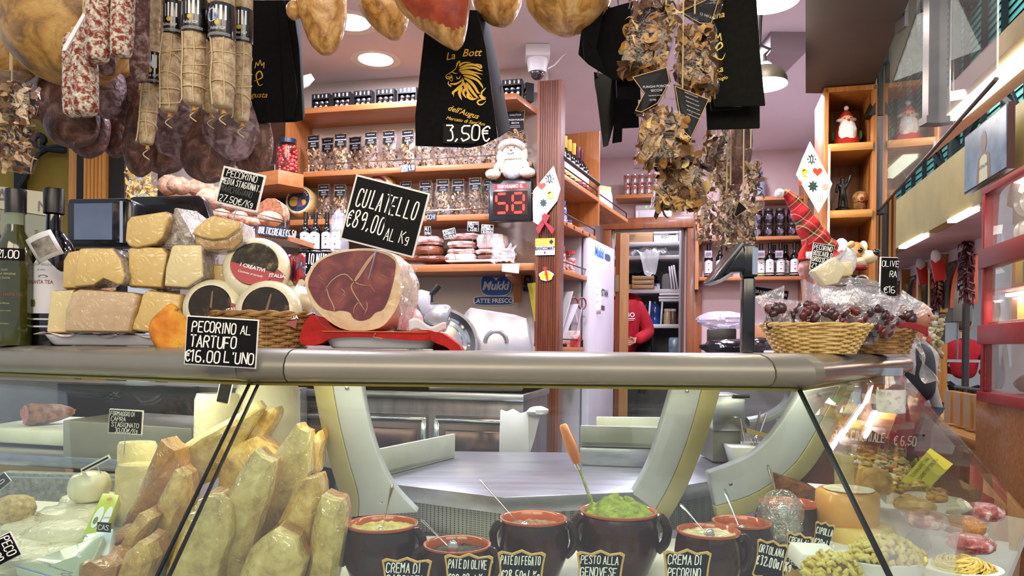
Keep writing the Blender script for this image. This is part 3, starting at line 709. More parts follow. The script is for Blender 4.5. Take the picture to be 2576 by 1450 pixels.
# ---------------------------------------------------------------- oil bottles behind the sliced ham
def oil_bottle(body,lb=True,cap=black):
 t=thing('oil_bottle','x','bottle',(0,0,0));
 a=MB();a.lathe([(0,0),(.034,0),(.036,.004),(.036,.155),(.032,.178),(.017,.198),(.0135,.21),(.0135,.262),(0,.262)],n=24);a.build('glass',body,t)
 a=MB();a.lathe([(.0,.235),(.0155,.235),(.0155,.282),(.014,.284),(0,.284)],n=16);a.build('cap',cap,t)
 if lb:
  a=MB();rings=[[V((.0366*math.sin(q*.16),-.0366*math.cos(q*.16),z))for q in range(-7,8)]for z in(.035,.06,.09,.12,.135)];rings.append([V((.0366*math.sin(q*.16),-.0366*math.cos(q*.16),.135+.012*(1-(q/7)**2)))for q in range(-7,8)])
  a.loft(rings,cap=False,closed=False);e=a.build('label',lab,t)
  a=MB();a.disc((0,.065),.006,10,y=-.0385);a.line([(-.012,.1),(.012,.1)],.0016,-.0372);a.line([(-.01,.094),(.01,.094)],.001,-.0372);a.poly([(-.009,.112),(.009,.112),(.005,.12),(-.004,.119)],-.0371);a.build('print',mat('label_print','3a3640',rough=.6),e,smooth=0)
  a=MB();a.lathe([(.0363,.018),(.0366,.018),(.0366,.024),(.0363,.024)],n=24);a.build('band',lab,t)
 return t
ob=oil_bottle(glassb);ob2=oil_bottle(mat('green_oil_glass','5f6a1c',rough=.08,coat=.5,spec=.6))
d=4.02
for i,(x,pr,lb)in enumerate([(768,ob,'leftmost dark oil bottle with white label behind the sliced ham'),(793,ob,'second dark oil bottle with white label behind the sliced ham'),(822,ob,'third dark oil bottle, just left of the black price sign'),(845,ob2,'green oil bottle nearest the big price sign')]):
 p=at(x,641,d);
 if i in(0,3):t=pr;t.location=p;t['label']=lb
 else:t=dup(pr,p,0,lb)
 t['group']='oil bottles behind the sliced ham';t.scale=(.82,.82,.82)
a=MB();a.box(at(800,644,d)+V((.03,.36,-.006)),(.34,.88,.012));place(a,'display_shelf',shelfw,'small shelf board under the oil bottles','shelf')
card('price_sign','black sign reading OLIO NUOVO half hidden by the sliced ham',800,666,3.935,96,62,1,[('OLIO NUOVO',.04,.52,.42,.95),('€ 8,00',.1,.02,.42,.7)],edge=0)
# crumpled clear bag behind the price sign
p=at(852,596,3.97);mm=MB();mm.ball((0,0,0),(.05,.04,.13),20,14,lambda v:1+.35*fbm(v,2.5,3,2));o=mm.build('plastic_bag',film('crumpled_plastic',base=.12,rough=.2,bump=1,bscale=14,haze=.18,hcol='e6e9ff'),None,p);tag(o,'crumpled clear plastic bag left of the big black price sign','plastic bag')
# ---------------------------------------------------------------- bacon on the bottom shelf
bacon=mat('bacon_slab',[(.3,'7c3a34'),(.45,'b06a60'),(.55,'ecd9d2'),(.68,'a85a54'),(.8,'f0e2dc')],scale=11,st=(1,1,7),rough=.4,coat=.5)
smoke=mat('smoked_bacon',[(.3,'3c1d12'),(.5,'6b3a22'),(.7,'93583a')],scale=7,rough=.45,bump=.5,coat=.3)
fat=mat('white_lard',[(.3,'d9cac6'),(.7,'f0e6e2')],scale=6,rough=.4,coat=.5)
def slab(px,py,wpx,hpx,dep,mt,rz,seed,name,lb,dd=0):
 p=backp(px,py,.18+dd);w,h=ppx(wpx,p.y),ppx(hpx,p.y)
 mm=MB();mm.ball((0,0,h/2),(w/2,dep/2,h/2),26,14,lambda v:(max(abs(v.x),abs(v.y),abs(v.z))**-.55)*(1+.07*fbm(v,3,3,seed)))
 o=mm.build(name,mt,None,p,RA+rz);return tag(o,lb,'cured meat','cured meats on the bottom shelf')
slab(1035,662,86,15,.2,smoke,.2,1,'smoked_bacon','flat dark smoked slab partly behind the sliced ham');slab(1092,664,86,18,.22,smoke,.1,2,'smoked_bacon','wavy smoked slab lying flat, second from the left');slab(1085,648,72,27,.2,smoke,0,3,'smoked_bacon','brown smoked slab in the middle of the left meat stack');slab(1080,622,74,26,.18,bacon,.1,4,'bacon_slab','pink bacon piece wrapped in film atop the smoked slabs')
t=thing('meat_tray','white tray under the two bacon stacks on the bottom shelf','tray',backp(1215,664,.2),RA);a=MB();a.prism([(-.2,.012),(-.19,0),(.18,0),(.2,.012)],-.12,.12);a.build('tray',white,t,bevel=.002)
slab(1166,658,84,17,.2,fat,0,5,'bacon_slab','lowest wrapped pale slab of the middle bacon stack');slab(1166,645,76,16,.2,bacon,.1,6,'bacon_slab','second slab from below in the middle bacon stack');slab(1166,629,72,20,.2,bacon,0,7,'bacon_slab','third slab from below in the middle bacon stack');slab(1172,607,82,17,.18,bacon,-.1,8,'bacon_slab','top striped slab of the middle bacon stack')
slab(1250,656,96,13,.2,smoke,0,9,'bacon_slab','lowest slab under the white lard piece');slab(1236,644,72,14,.2,bacon,0,10,'bacon_slab','striped slab directly under the white lard piece');slab(1240,632,78,42,.18,fat,0,11,'lard_piece','big white rounded piece of lard on the right stack')
p=backp(1270,640,.28);mm=MB();mm.sheet(lambda u,v:V(((u-.5)*.14+.02*fbm((u,v,0),5),-.02-.03*v,.05-.1*v+.03*fbm((u,v,1),6))),14,12);o=mm.build('plastic_wrap',film('wrap',base=.15,rough=.2,bump=1,bscale=30,haze=.12),None,p,RA);tag(o,'loose clear wrap over the right bacon stack','plastic wrap')
p=backp(1288,668,.33);mm=MB();mm.sheet(lambda u,v:V(((u-.5)*.1,-.02*v-.02,.005-.045*v*v*(1+.3*u))),6,6);o=mm.build('wax_paper',paper,None,p+V((0,-.01,0)),RA,solid=.001);tag(o,'white paper corner hanging over the bottom shelf edge','paper')
for(x,y,w,h,r,ls,lb)in((1131,588,32,24,-14,[('PANCETTA',.06,.68,.24,.85),('AFFUMICATA',.06,.4,.22,.85),('22,50€/Kg',.1,.08,.24,.85)],'small tilted black tag for smoked pancetta'),(1190,570,28,24,1,[('PANCETTA',.08,.68,.24,.85),('TESA',.08,.4,.24,.5),('23,00',.25,.08,.26,.6)],'small black tag for pancetta tesa, highest of the meat tags'),(1226,577,30,23,2,[('LARDO DI',.06,.68,.24,.7),('COLONNATA',.06,.4,.24,.88),('30,00€/Kg',.1,.08,.24,.85)],'small black tag for lardo, right of the other meat tags'),(1076,582,16,24,-3,[('ALE',.1,.6,.3,.7),('€/Kg',.1,.15,.3,.8)],'small black tag half hidden by the large price sign')):
 card('meat_tag',lb,x,y,4.26,w,h,r,ls,stick=.13,lw=.13,cat='price tag',edge=.04)
# ---------------------------------------------------------------- stickers on the wall
blue=mat('sticker_blue','2458a8',rough=.35);navy=mat('sticker_navy','1f3f86',rough=.35);pw=mat('sticker_white','f4f6fa',rough=.4)
p=backp(1248,716,.012);t=thing('milk_sticker','blue oval wall sticker with white word Mukki and a cow head','sticker',p,RA)
w,h=ppx(78,p.y),ppx(56,p.y)
def squircle(w,h,n=40,e=.6):return[(w/2*abs(math.cos(q))**e*(1 if math.cos(q)>0 else-1),h/2*abs(math.sin(q))**e*(1 if math.sin(q)>0 else-1))for q in(2*PI*k/n for k in range(n))]
a=MB();a.prism(squircle(w*1.04,h*1.05),0,.003);a.build('edge',pw,t,smooth=0)
a=MB();a.prism(squircle(w,h),-.001,.002);a.build('oval',blue,t,smooth=0)
a=MB();printed(a,'Mukki',0,-h*.23,h*.36,y=-.0018,bold=.035,shear=.25,sx=.95)
z=h*.3;a.poly([(-.008,z),(.008,z),(.006,z-.016),(-.006,z-.016)],-.0018);a.poly([(-.02,z+.008),(-.012,z+.004),(-.008,z-.003),(-.014,z-.003)],-.0018);a.poly([(.02,z+.008),(.014,z-.003),(.008,z-.003),(.012,z+.004)],-.0018);a.build('lettering',pw,t,smooth=0)
p=backp(1241,757,.012);t=thing('milk_sticker','dark blue pill shaped wall sticker reading LATTE FRESCO','sticker',p,RA);w,h=ppx(102,p.y),ppx(21,p.y)
a=MB();a.prism(squircle(w*1.03,h*1.15,e=.45),0,.003);a.build('edge',pw,t,smooth=0)
a=MB();a.prism(squircle(w,h,e=.45),-.001,.002);a.build('pill',navy,t,smooth=0)
a=MB();printed(a,'LATTE FRESCO',0,-h*.26,h*.52,y=-.0018,bold=.02,sx=.98);a.build('lettering',pw,t,smooth=0)
p=backp(1327,712,.05);t=thing('wall_device','black wall device with red button beside the pillar','device',p,RA)
a=MB();a.prism([(-.028,-.05),(.028,-.05),(.024,.03),(.014,.05),(-.014,.05),(-.024,.03)],0,.05);a.build('body',black,t,bevel=.004)
a=MB();a.lathe([(0,-.004),(.011,-.004),(.012,.001),(0,.001)],(0,0,.022),16,axis='y');a.build('button',mat('red_button','c0202a',rough=.3),t)
a=MB();a.tube([(-.032,-.005,-.02),(.034,-.005,-.02)],.004,6);a.build('clip',chrome,t)
# ---------------------------------------------------------------- turn number display, snowman
p=backp(1283,556,.36);t=thing('turn_display','black ticket display showing red number 58 on the shelf end','number display',p,RA)
w,h=ppx(112,p.y),ppx(104,p.y)
a=MB();a.prism([(-w/2+.006,0),(w/2-.006,0),(w/2,.01),(w/2-.004,h-.012),(w/2-.014,h),(-w/2+.01,h),(-w/2,h-.012),(-w/2,.01)],0,.06);a.build('case',mat('display_case','17171c',rough=.3,coat=.3),t,bevel=.006)
a=MB();a.prism([(-w*.40,h*.14),(w*.40,h*.14),(w*.40,h*.72),(-w*.40,h*.72)],-.002,.004);a.build('screen',mat('red_black_screen','2a0406',rough=.2),t,smooth=0)
a=MB();a.prism([(-w*.39,h*.77),(w*.39,h*.77),(w*.37,h*.9),(-w*.37,h*.9)],-.002,.004);e=a.build('banner',mat('banner_red','b01c2a',rough=.4),t,smooth=0)
a=MB();printed(a,'SERVIAMO IL',0,h*.795,h*.08,y=-.003,bold=.03,sx=.97);a.build('lettering',pw,e,smooth=0)
a=MB();led=mat('red_led','ff2a20',emit=3.2,ecol='ff1c14')
def seg(x0,z0,ww,hh,on):
 S_={'a':((0,1),(1,1)),'b':((1,1),(1,.5)),'c':((1,.5),(1,0)),'d':((0,0),(1,0)),'e':((0,.5),(0,0)),'f':((0,1),(0,.5)),'g':((0,.5),(1,.5))}
 for k in on:
  (ax,az),(bx,bz)=S_[k];A=(x0+ax*ww,z0+az*hh);B_=(x0+bx*ww,z0+bz*hh)
  dx,dz=(B_[0]-A[0]),(B_[1]-A[1]);l=math.hypot(dx,dz);ux,uz=dx/l,dz/l;g=.006;q=.007
  A2=(A[0]+ux*g,A[1]+uz*g);B2=(B_[0]-ux*g,B_[1]-uz*g)
  a.poly([(A2[0],A2[1]),(A2[0]+ux*q-uz*q,A2[1]+uz*q+ux*q),(B2[0]-ux*q-uz*q,B2[1]-uz*q+ux*q),B2,(B2[0]-ux*q+uz*q,B2[1]-uz*q-ux*q),(A2[0]+ux*q+uz*q,A2[1]+uz*q-ux*q)],-.003)
seg(-w*.32,h*.2,w*.25,h*.46,'afgcd');seg(w*.06,h*.2,w*.25,h*.46,'abcdefg');a.build('digits',led,t,smooth=0)
dz=p.z+h
plush=mat('cream_plush',[(.35,'d8ccb8'),(.65,'efe7da')],scale=40,rough=1,bump=.8,bscale=90);plw=mat('white_plush',[(.35,'d6d6de'),(.65,'f0f0f4')],scale=50,rough=1,bump=.8,bscale=90)
p=at(1289,449,p.y+.03);t=thing('plush_snowman','plush snowman in cream trapper hat sitting on the number display','plush toy',(p.x,p.y,dz),RA)
s=ppx(1,p.y)
a=MB();a.ball((0,0,36*s),(30*s,24*s,34*s),24,16);a.build('belly',plw,t)
a=MB();a.ball((0,-2*s,70*s),(25*s,22*s,23*s),24,16);hd=a.build('head',mat('white_felt',[(.3,'e4e2ec'),(.7,'f2f0f6')],scale=30,rough=.95),t)
a=MB();a.ball((0,3*s,86*s),(28*s,24*s,20*s),22,14,lambda v:1+.04*fbm(v,6));a.tube(spline([(-29*s,-8*s,82*s),(-18*s,-22*s,88*s),(0,-26*s,91*s),(18*s,-22*s,88*s),(29*s,-8*s,82*s)],5),8*s,10)
a.ball((-31*s,-3*s,60*s),(9*s,8*s,20*s),12,8);a.ball((31*s,-3*s,62*s),(9*s,8*s,19*s),12,8);a.build('trapper_hat',plush,t)
a=MB();a.tube([(2*s,-22*s,71*s),(0,-36*s,68*s)],[3.4*s,.6*s],8);a.build('nose',mat('carrot_orange','d8803a',rough=.7),hd)
a=MB();a.ball((-7*s,-22.5*s,77*s),2*s,8,6);a.ball((9*s,-22.5*s,77*s),2*s,8,6);a.tube(spline([(-9*s,-22.5*s,65*s),(0,-24.5*s,61*s),(9*s,-22.5*s,65*s)],4),.7*s,5);a.build('face',black,hd)
for sx in(-1,1):
 a=MB();a.tube(spline([(sx*26*s,-4*s,48*s),(sx*37*s,-8*s,34*s),(sx*40*s,-12*s,20*s)],5),[9*s]*6+[8*s]*4+[7*s],12);a.build('arm',plush,t)
 a=MB();a.ball((sx*44*s,-24*s,13*s),(20*s,18*s,13*s),16,10);a.build('leg',plush,t)
a=MB();a.tube(spline([(-24*s,-10*s,54*s),(0,-24*s,51*s),(24*s,-10*s,54*s)],6),6*s,8,sq=.6);a.tube([(-16*s,-24*s,50*s),(-22*s,-28*s,34*s),(-20*s,-28*s,14*s)],6.5*s,8,sq=.5);a.build('scarf',mat('cream_knit',[(.4,'d9cdb4'),(.6,'efe6d2')],scale=60,rough=1,bump=.6),t)
# ---------------------------------------------------------------- side shelves by the pillar
def SP(s,off,z):p=S0+SD*s-SNV*off;return V((p.x,p.y,z))
def sof(px):return(sidep(px,700)-S0).dot(SD)
ZA,ZB,ZC,ZD=sidep(1411,432).z,sidep(1411,550).z,sidep(1411,675).z,sidep(1450,874).z
def sshelf(label,s0,s1,z,th=.028,rail=True,dp=.26):
 t=thing('side_shelf',label,'shelf',SP((s0+s1)/2,dp/2,z),SRZ)
 L_=(s1-s0)/2;c_=(s0+s1)/2;k_=max(s0,.36)-c_
 a=MB();a.prism([(-L_,-dp/2),(L_,-dp/2),(L_,dp/2),(k_,dp/2)]+([(-L_,0)]if s0<.3 else[]),-th,0,'xy');a.build('board',shelfw,t,bevel=.002)
 if rail:
  y=-dp/2+.01
  a=MB();a.tube([(-L_,y,.045),(L_-.01,y,.045),(L_-.01,y,0)],.0045,6);a.tube([(-L_+.02,y,.045),(-L_+.02,y,0)],.0045,6);a.build('rail',mat('gun_metal','3c3a40',rough=.35,metal=.8),t)
 return t
e1=sof(1504)
t=sshelf('side shelf beside the pillar carrying the wine bottles',-.02,e1,ZA)
sshelf('side shelf past the upright carrying the sweet bags',e1+.02,sof(1578),ZA-.01,dp=.55)
t=sshelf('side shelf under the wine carrying blue lidded jars',-.02,sof(1499),ZB)
for k,px in enumerate((1424,1443,1465,1482)):
 s=sof(px)-(sof(1499)-.02)/2;a=MB();a.box((s,-.131,-.014),(.018,.002,.016));a.build('price_clip',black,t)
sshelf('lower side shelf carrying three red lidded jars',-.02,sof(1482),ZC)
sshelf('small low side shelf by the fridge with office clutter',.02,sof(1472),ZD,rail=True)
a=MB();p=SP(e1+.01,.13,0);a.x=frame_at(V((p.x,p.y,0)),SRZ);zt=sidep(1505,326).z;zb=sidep(1505,568).z;a.box((0,0,(zt+zb)/2),(.02,.26,zt-zb));place(a,'shelf_upright',shelfwz,'wooden upright at the end of the wine shelf','upright')
# wine
cream=mat('cream_label',[(.4,'e9e2d0'),(.6,'f1ecdf')],scale=20,rough=.55)
def wine(cap,glass,lab2):
 t=thing('wine_bottle','x','wine bottle',(0,0,0))
 a=MB();a.lathe([(0,0),(.035,0),(.0375,.005),(.0375,.18),(.034,.2),(.018,.222),(.0145,.235),(.0145,.3),(0,.3)],n=20);a.build('glass',glass,t)
 a=MB();a.lathe([(.015,.232),(.0158,.234),(.0158,.305),(0,.306)],n=16);a.build('capsule',cap,t)
 a=MB();rings=[[V((.038*math.sin(q*.17),-.038*math.cos(q*.17),z))for q in range(-8,9)]for z in(.06,.165)];a.loft(rings,cap=False,closed=False);l=a.build('label',cream,t)
 a=MB();rings=[[V((.0383*math.sin(q*.17),-.0383*math.cos(q*.17),z))for q in range(-8,9)]for z in(.06,.078)];a.loft(rings,cap=False,closed=False);a.build('label_band',lab2,l)
 return t
w1=wine(mat('yellow_capsule','d8a51e',rough=.4),mat('green_black_glass','0d1410',rough=.06,coat=.6),mat('ochre_band','c9a24a',rough=.5))
w2=wine(mat('maroon_capsule','5a1526',rough=.35),glassb,mat('red_band','9c2338',rough=.5))
for i,px in enumerate((1424,1433,1442,1450,1458,1467)):
 s=.06+.088*i;l='%s yellow capped wine bottle from the pillar on the side shelf'%ORD[i];p=SP(s,.10,ZA+.001)
 if i==0:t=w1;t.location=p;t.rotation_euler=(0,0,SRZ-.3);t['label']=l
 else:t=dup(w1,p,SRZ-.3,l)
 t['group']='yellow capped wine bottles'
for i in range(3):
 p=SP(.06+.088*(i+6),.10,ZA+.001);l='%s maroon capped red wine bottle, past the yellow capped ones'%ORD[i]
 if i==0:t=w2;t.location=p;t.rotation_euler=(0,0,SRZ-.3);t['label']=l
 else:t=dup(w2,p,SRZ-.3,l)
 t['group']='red wine bottles'
a=MB();a.tube([SP(0,.0,ZA+.09),SP(e1,0,ZA+.09)],.012,8);place(a,'bottle_guard',black,'black tube guarding the front of the wine bottles','rail')
# jars
clear=film('jar_clear',base=.05,rough=.06,bump=0,haze=.02)
def glassjar(r,h,lidm,fillm,labm,name='glass_jar'):
 t=thing(name,'x','jar',(0,0,0))
 a=MB();a.lathe([(0,.002),(r*.93,.002),(r,.012),(r,h*.75),(r*.8,h*.86),(r*.8,h*.9)],n=20);a.build('glass',clear,t)
 a=MB();a.lathe([(0,.005),(r*.9,.005),(r*.94,.014),(r*.94,h*.7),(0,h*.72)],n=18);a.build('filling',fillm,t)
 a=MB();a.lathe([(0,h*.86),(r*.86,h*.86),(r*.88,h*.99),(r*.8,h),(0,h)],n=20);a.build('lid',lidm,t)
 a=MB();a.loft([[V((r*1.01*math.sin(q*.17),-r*1.01*math.cos(q*.17),z))for q in range(-7,8)]for z in(h*.22,h*.62)],cap=False,closed=False);a.build('label',labm,t)
 return t
bl=mat('blue_lid','2a52a0',rough=.35);rl=mat('red_lid','b9222e',rough=.35)
j1=glassjar(.04,.125,bl,mat('pale_fill',[(.3,'c9c9bf'),(.7,'e2e0d6')],scale=30,rough=.5),mat('blue_label',[(.45,'3a62b4'),(.55,'d8dcea')],scale=25,rough=.5))
for i,(px,off,sc,lb)in enumerate([(1413,.12,.95,'first blue lidded jar on the side shelf, nearest the pillar'),(1421,.1,.95,'second blue lidded jar on the side shelf'),(1437,.08,1.12,'largest blue lidded jar on the side shelf'),(1456,.1,.6,'small jar fourth from the pillar on the side shelf'),(1468,.1,.55,'small jar fifth from the pillar on the side shelf'),(1486,.1,.34,'low jar at the far end of the blue jar shelf')]):
 p=SP(sof(px),off,ZB+.001)
 if i==0:t=j1;t.location=p;t['label']=lb;t.scale=(sc,)*3
 else:t=dup(j1,p,SRZ-.9,lb,scale=sc)
 t['group']='jars on the side shelf'
j2=glassjar(.045,.16,rl,mat('pink_fill',[(.4,'a98f8a'),(.6,'d9c9c4')],scale=40,rough=.5),mat('gingham_label',[(.48,'b83a44'),(.52,'e6d8d8')],scale=60,rough=.5))
for i,px in enumerate((1420,1443,1468)):
 p=SP(sof(px)-.02,.09,ZC+.001);lb='%s red lidded jar from the pillar on the lower side shelf'%ORD[i]
 if i==0:t=j2;t.location=p;t['label']=lb
 else:t=dup(j2,p,SRZ-.9,lb,scale=1-.03*i)
 t['group']='red lidded jars'
# sweet bags
sb_=mat('white_red_bag',[(.45,'e6e0e2'),(.56,'ece6e6'),(.62,'b8303a')],scale=22,rough=.3,coat=.4)
for i,(px,h)in enumerate(((1514,.17),(1526,.17),(1538,.165),(1554,.2))):
 p=SP(sof(px),.1,ZA-.008);t=thing('sweet_bag','%s printed white sweet bag from the wooden upright'%ORD[i],'bag of sweets',p,SRZ-.6,'sweet bags past the wine')
 a=MB();a.loft([[V((sx*.05*kx,sy*.03*ky,z))for sx,sy in((-1,-.7),(0,-1.1),(1,-.7),(1,.7),(0,1),(-1,.7))]for z,kx,ky in((0,.9,1),(.03,1,1.2),(h*.6,1,1),(h*.8,.95,.5))]);a.build('bag',sb_,t,smooth=60)
 a=MB();a.loft([[V((sx*.048*kx,sy*.03*ky,z))for sx,sy in((-1,-.7),(0,-1.1),(1,-.7),(1,.7),(0,1),(-1,.7))]for z,kx,ky in((h*.8,.97,.5),(h,1.1,.1))]);a.build('header',mat('kraft_header','b98f5a',rough=.6),t)
# cans on the far shelf
can=mat('can_print',[(.4,'7d7a70'),(.5,'b9aca0'),(.58,'8f2a2c')],scale=18,rough=.3,metal=.4)
zc2=farp(1600,493,.25).z
t=thing('wall_shelf','far wall shelf carrying two tiers of red printed cans','shelf',farp(1640,495,.13),RA);a=MB();a.box((0,0,-.016),(.62,.26,.032));a.build('board',shelfw,t,bevel=.002)
cp=None
for r_ in range(2):
 for i in range(5):
  p=farp(1577+i*18,493,.2);p.z=zc2+.002+r_*.096
  lb='%s can from the left in the %s tier on the far shelf'%(ORD[i],'lower' if r_==0 else 'upper')
  if cp is None:
   cp=thing('tin_can',lb,'can',p,RA,'printed cans on the far shelf')
   a=MB();a.lathe([(0,0),(.027,0),(.029,.004),(.029,.09),(.027,.094),(0,.094)],n=18);a.build('body',can,cp)
   a=MB();a.lathe([(.0265,.09),(.0295,.09),(.0295,.095),(.0265,.095),(.026,.091),(0,.091)],n=18);a.build('rim',lid,cp)
   a=MB();printed(a,'MO',0,.062,.02,y=-.0298,bold=.05);a.build('lettering',mat('can_red','b0242c',rough=.4),cp,smooth=0)
  else:dup(cp,p,RA,lb)
# emergency lamp on the far wall
p=farp(1644,556,.05);t=thing('emergency_lamp','white rectangular emergency lamp above the storeroom doorway','lamp',p,RA);w,h=ppx(90,p.y),ppx(40,p.y)
a=MB();a.box((0,0,h/2),(w,.08,h));a.build('case',MT['white_plastic'],t,bevel=.015,seg=3)
a=MB();a.box((0,-.042,h*.42),(w*.8,.012,h*.5));a.build('diffuser',mat('frosted','d6d2da',rough=.4),t,bevel=.01)
a=MB();a.ball((-w*.2,-.042,h*.85),.006,8,6);a.build('led',mat('green_led','40ff40',emit=4,ecol='40ff50'),t)
# fridge with stickers
s0_,s1_=sof(1476)+.0,sof(1539);zf=sidep(1476,589).z
t=thing('fridge','tall white fridge beside the storeroom door','fridge',SP((s0_+s1_)/2,.25,FL),SRZ);L_=s1_-s0_
a=MB();a.box((0,.02,(zf-FL)/2),(L_,.46,zf-FL));a.build('body',mat('fridge_side','a9a6ae',rough=.4),t,bevel=.01)
a=MB();a.box((0,-.245,(zf-FL)/2),(L_*.98,.05,zf-FL-.04));dr_=a.build('door',mat('fridge_white',[(.4,'c9c6d4'),(.6,'d2cfdc')],scale=2,rough=.3),t,bevel=.008)
a=MB();z=zf-FL
printed(a,'Mukki',-.09,z-.12,.06,y=-.2715,bold=.03,shear=.25);a.build('lettering',mat('sky_blue_print','2f7fd0',rough=.4),dr_,smooth=0)
a=MB();a.prism([(x+.11,q+z-.1)for x,q in squircle(.14,.045)],-.272,-.2705);a.build('sticker',mat('slate_print','4a5a74',rough=.4),dr_,smooth=0)
a=MB();printed(a,'COSTAN',.0,z-.37,.045,y=-.2715,bold=.03);a.build('maker_lettering',mat('dark_grey_print','43454e',rough=.4),dr_,smooth=0);a=MB();a.box((0.0,-.271,z-.45),(.09,.002,.03));a.build('name_plate',mat('dark_grey_print','43454e',rough=.4),dr_,smooth=0)
p=SP(sof(1493),-.012,ZC-.23);t=thing('note_sheet','printed paper note taped to the edge of the lower side shelf','paper',p,.35)
a=MB();a.sheet(lambda u,v:V(((u-.5)*.085,-.006*math.sin(v*3),v*.21)),3,6);a.build('sheet',paper,t,solid=.0008)
a=MB()
for k in range(9):a.line([(-.025,.17-k*.015),(.02-.01*(k%3),.17-k*.015)],.003,-.008)
a.build('print',mat('grey_print','8a8a90',rough=.7),t,smooth=0)
# office clutter on the low shelf
p=SP(.1,.1,ZD+.001);t=thing('folder_stand','black letter stand with yellow and green folders and papers by the pillar','letter stand',p,SRZ-.5)
a=MB();a.box((-.06,0,.14),(.03,.12,.28));a.box((0,0,.01),(.14,.14,.02));a.build('stand',black,t,bevel=.004)
for nm,x,c,r,h in(('folder',.0,'c9b83a',-.25,.36),('folder',.02,'1f5a34',.1,.34),('paper_stack',.05,'dcd8dc',.35,.33),('paper_stack',.08,'cfccd2',.5,.27)):
 a=MB();a.box((0,0,h/2),(.004,.12,h));a.build(nm,mat('folder_'+c,c,rough=.6),t,loc=(x-.04,0,.02),rot=(0,r,0))
p=SP(.32,.08,ZD+.001);t=thing('pen_box','cardboard box of pens and odds beside the fridge','box',p,SRZ-.6)
a=MB();a.box((0,0,.05),(.15,.1,.1));a.build('box',mat('printed_carton',[(.45,'d8d2d0'),(.6,'b83a3c')],scale=12,rough=.6),t,bevel=.003)
a=MB();
for k in range(5):a.tube([(-.05+k*.02,.0,.08),(-.06+k*.028,.01,.17+.01*(k%3))],.004,6)
a.build('pens',black,t)
p=SP(.36,.02,ZD+.1);t=thing('scissors','open scissors with red and black handles standing in the pen box','scissors',p,SRZ-.7)
a=MB()
for s in(-1,1):a.tube(spline([(s*.03+.028*math.cos(q),-.01,.17+.035*math.sin(q))for q in[k*PI/5 for k in range(11)]],2),.005,6)
a.build('handles',mat('dark_red_plastic','7a2428',rough=.4),t)
a=MB();a.prism([(-.03,.14),(-.02,.145),(.016,.0),(.006,0)],-.012,-.01);a.prism([(.03,.14),(.02,.145),(-.012,.0),(-.002,0)],-.015,-.013);a.build('blades',chrome,t)
p=SP(.5,.1,ZD+.001);t=thing('basket_tray','orange plastic letter tray at the end of the low side shelf','tray',p,SRZ);a=MB();a.box((0,0,.03),(.1,.12,.06));a.build('tray',mat('amber_plastic','b98a4a',rough=.4),t,bevel=.004)
# ---------------------------------------------------------------- things on the pillar
def bpx(px,py):return onwall(4.18+TA*pp.x-.075/math.cos(RA),px,py,0)
def emblem_card(name,lb,pts,d,shapes,rot=0):
 c=V((sum(p[0]for p in pts)/len(pts),sum(p[1]for p in pts)/len(pts),0));t=thing(name,lb,'paper card',at(c.x,c.y,d));s=ppx(1,d)
 a=MB();a.prism([((x-c.x)*s,-(y-c.y)*s)for x,y in pts],0,.003);a.build('card',mat('glossy_white_card','eef0f2',rough=.3),t,smooth=0)
 for i,(kind,x,y,r,col)in enumerate(shapes):
  a=MB();X,Z,R_=(x-c.x)*s,-(y-c.y)*s,r*s
  if kind=='star':a.poly([(X+R_*(1 if k%2==0 else .55)*math.sin(k*PI/8),Z+R_*1.15*(1 if k%2==0 else .55)*math.cos(k*PI/8))for k in range(16)],-.001)
  elif kind=='heart':a.poly([(X+R_*.062*16*math.sin(q)**3,Z+R_*.062*(13*math.cos(q)-5*math.cos(2*q)-2*math.cos(3*q)-math.cos(4*q)))for q in[2*PI*k/30 for k in range(30)]],-.001)
  elif kind=='drop':a.disc((X,Z),R_,18,R_*1.3,y=-.001);a.poly([(X-R_,Z+R_*.4),(X-R_,Z+R_*2),(X+R_*.2,Z+R_*1.2)],-.001)
  elif kind=='hole':a.disc((X,Z),R_,14,y=-.0016)
  elif kind=='bars':
   for k in range(3):a.line([(X-R_+k*R_,Z-R_*.9),(X-R_+k*R_,Z+R_*(.5+.3*k))],R_*.5,-.0016)
  elif kind=='lines':
   for k in range(3):a.line([(X-R_*.2+k*R_*.5,Z-R_),(X+k*R_*.5,Z+R_)],R_*.14,-.001)
  a.build('print',mat('pr_'+col,col,rough=.5),t,smooth=0)
 return t
t=emblem_card('hanging_diamond_card','white diamond card with stars and heart on the pillar beside the number display',[(1392,417),(1410,475),(1402,505),(1354,566),(1342,558),(1340,500),(1343,478)],4.09,[('star',1382,450,13,'1e3a3c'),('bars',1382,450,6,'eef0f2'),('heart',1362,468,11,'d8402c'),('drop',1385,493,8,'a9b83c'),('hole',1385,493,4,'eef0f2'),('star',1367,511,11,'1f3f3a'),('star',1346,487,9,'eab8a8'),('lines',1351,545,10,'b8b8bc')])
p=at(1371,566,4.085);t=thing('awareness_ribbon','dark red folded ribbon below the diamond card on the pillar','ribbon',p);s=ppx(1,4.0)
a=MB();a.prism([(-8*s,26*s),(10*s,26*s),(0*s,4*s),(-16*s,-24*s),(-24*s,-8*s),(-8*s,10*s)],0,.004);a.prism([(-4*s,30*s),(12*s,24*s),(4*s,6*s),(24*s,-10*s),(19*s,-26*s),(-6*s,10*s)],-.006,-.002);a.build('ribbon',mat('ribbon_red','9c1c34',rough=.4),t,smooth=0)
p=bpx(1371,621);t=thing('payment_sticker','yellow and white sticker reading Pago BANCOMAT on the pillar','sticker',p,RA);w,h=ppx(50,p.y),ppx(42,p.y)
a=MB();a.box((0,.001,0),(w,.002,h));a.build('base',mat('sticker_grey','d9d6d0',rough=.4),t)
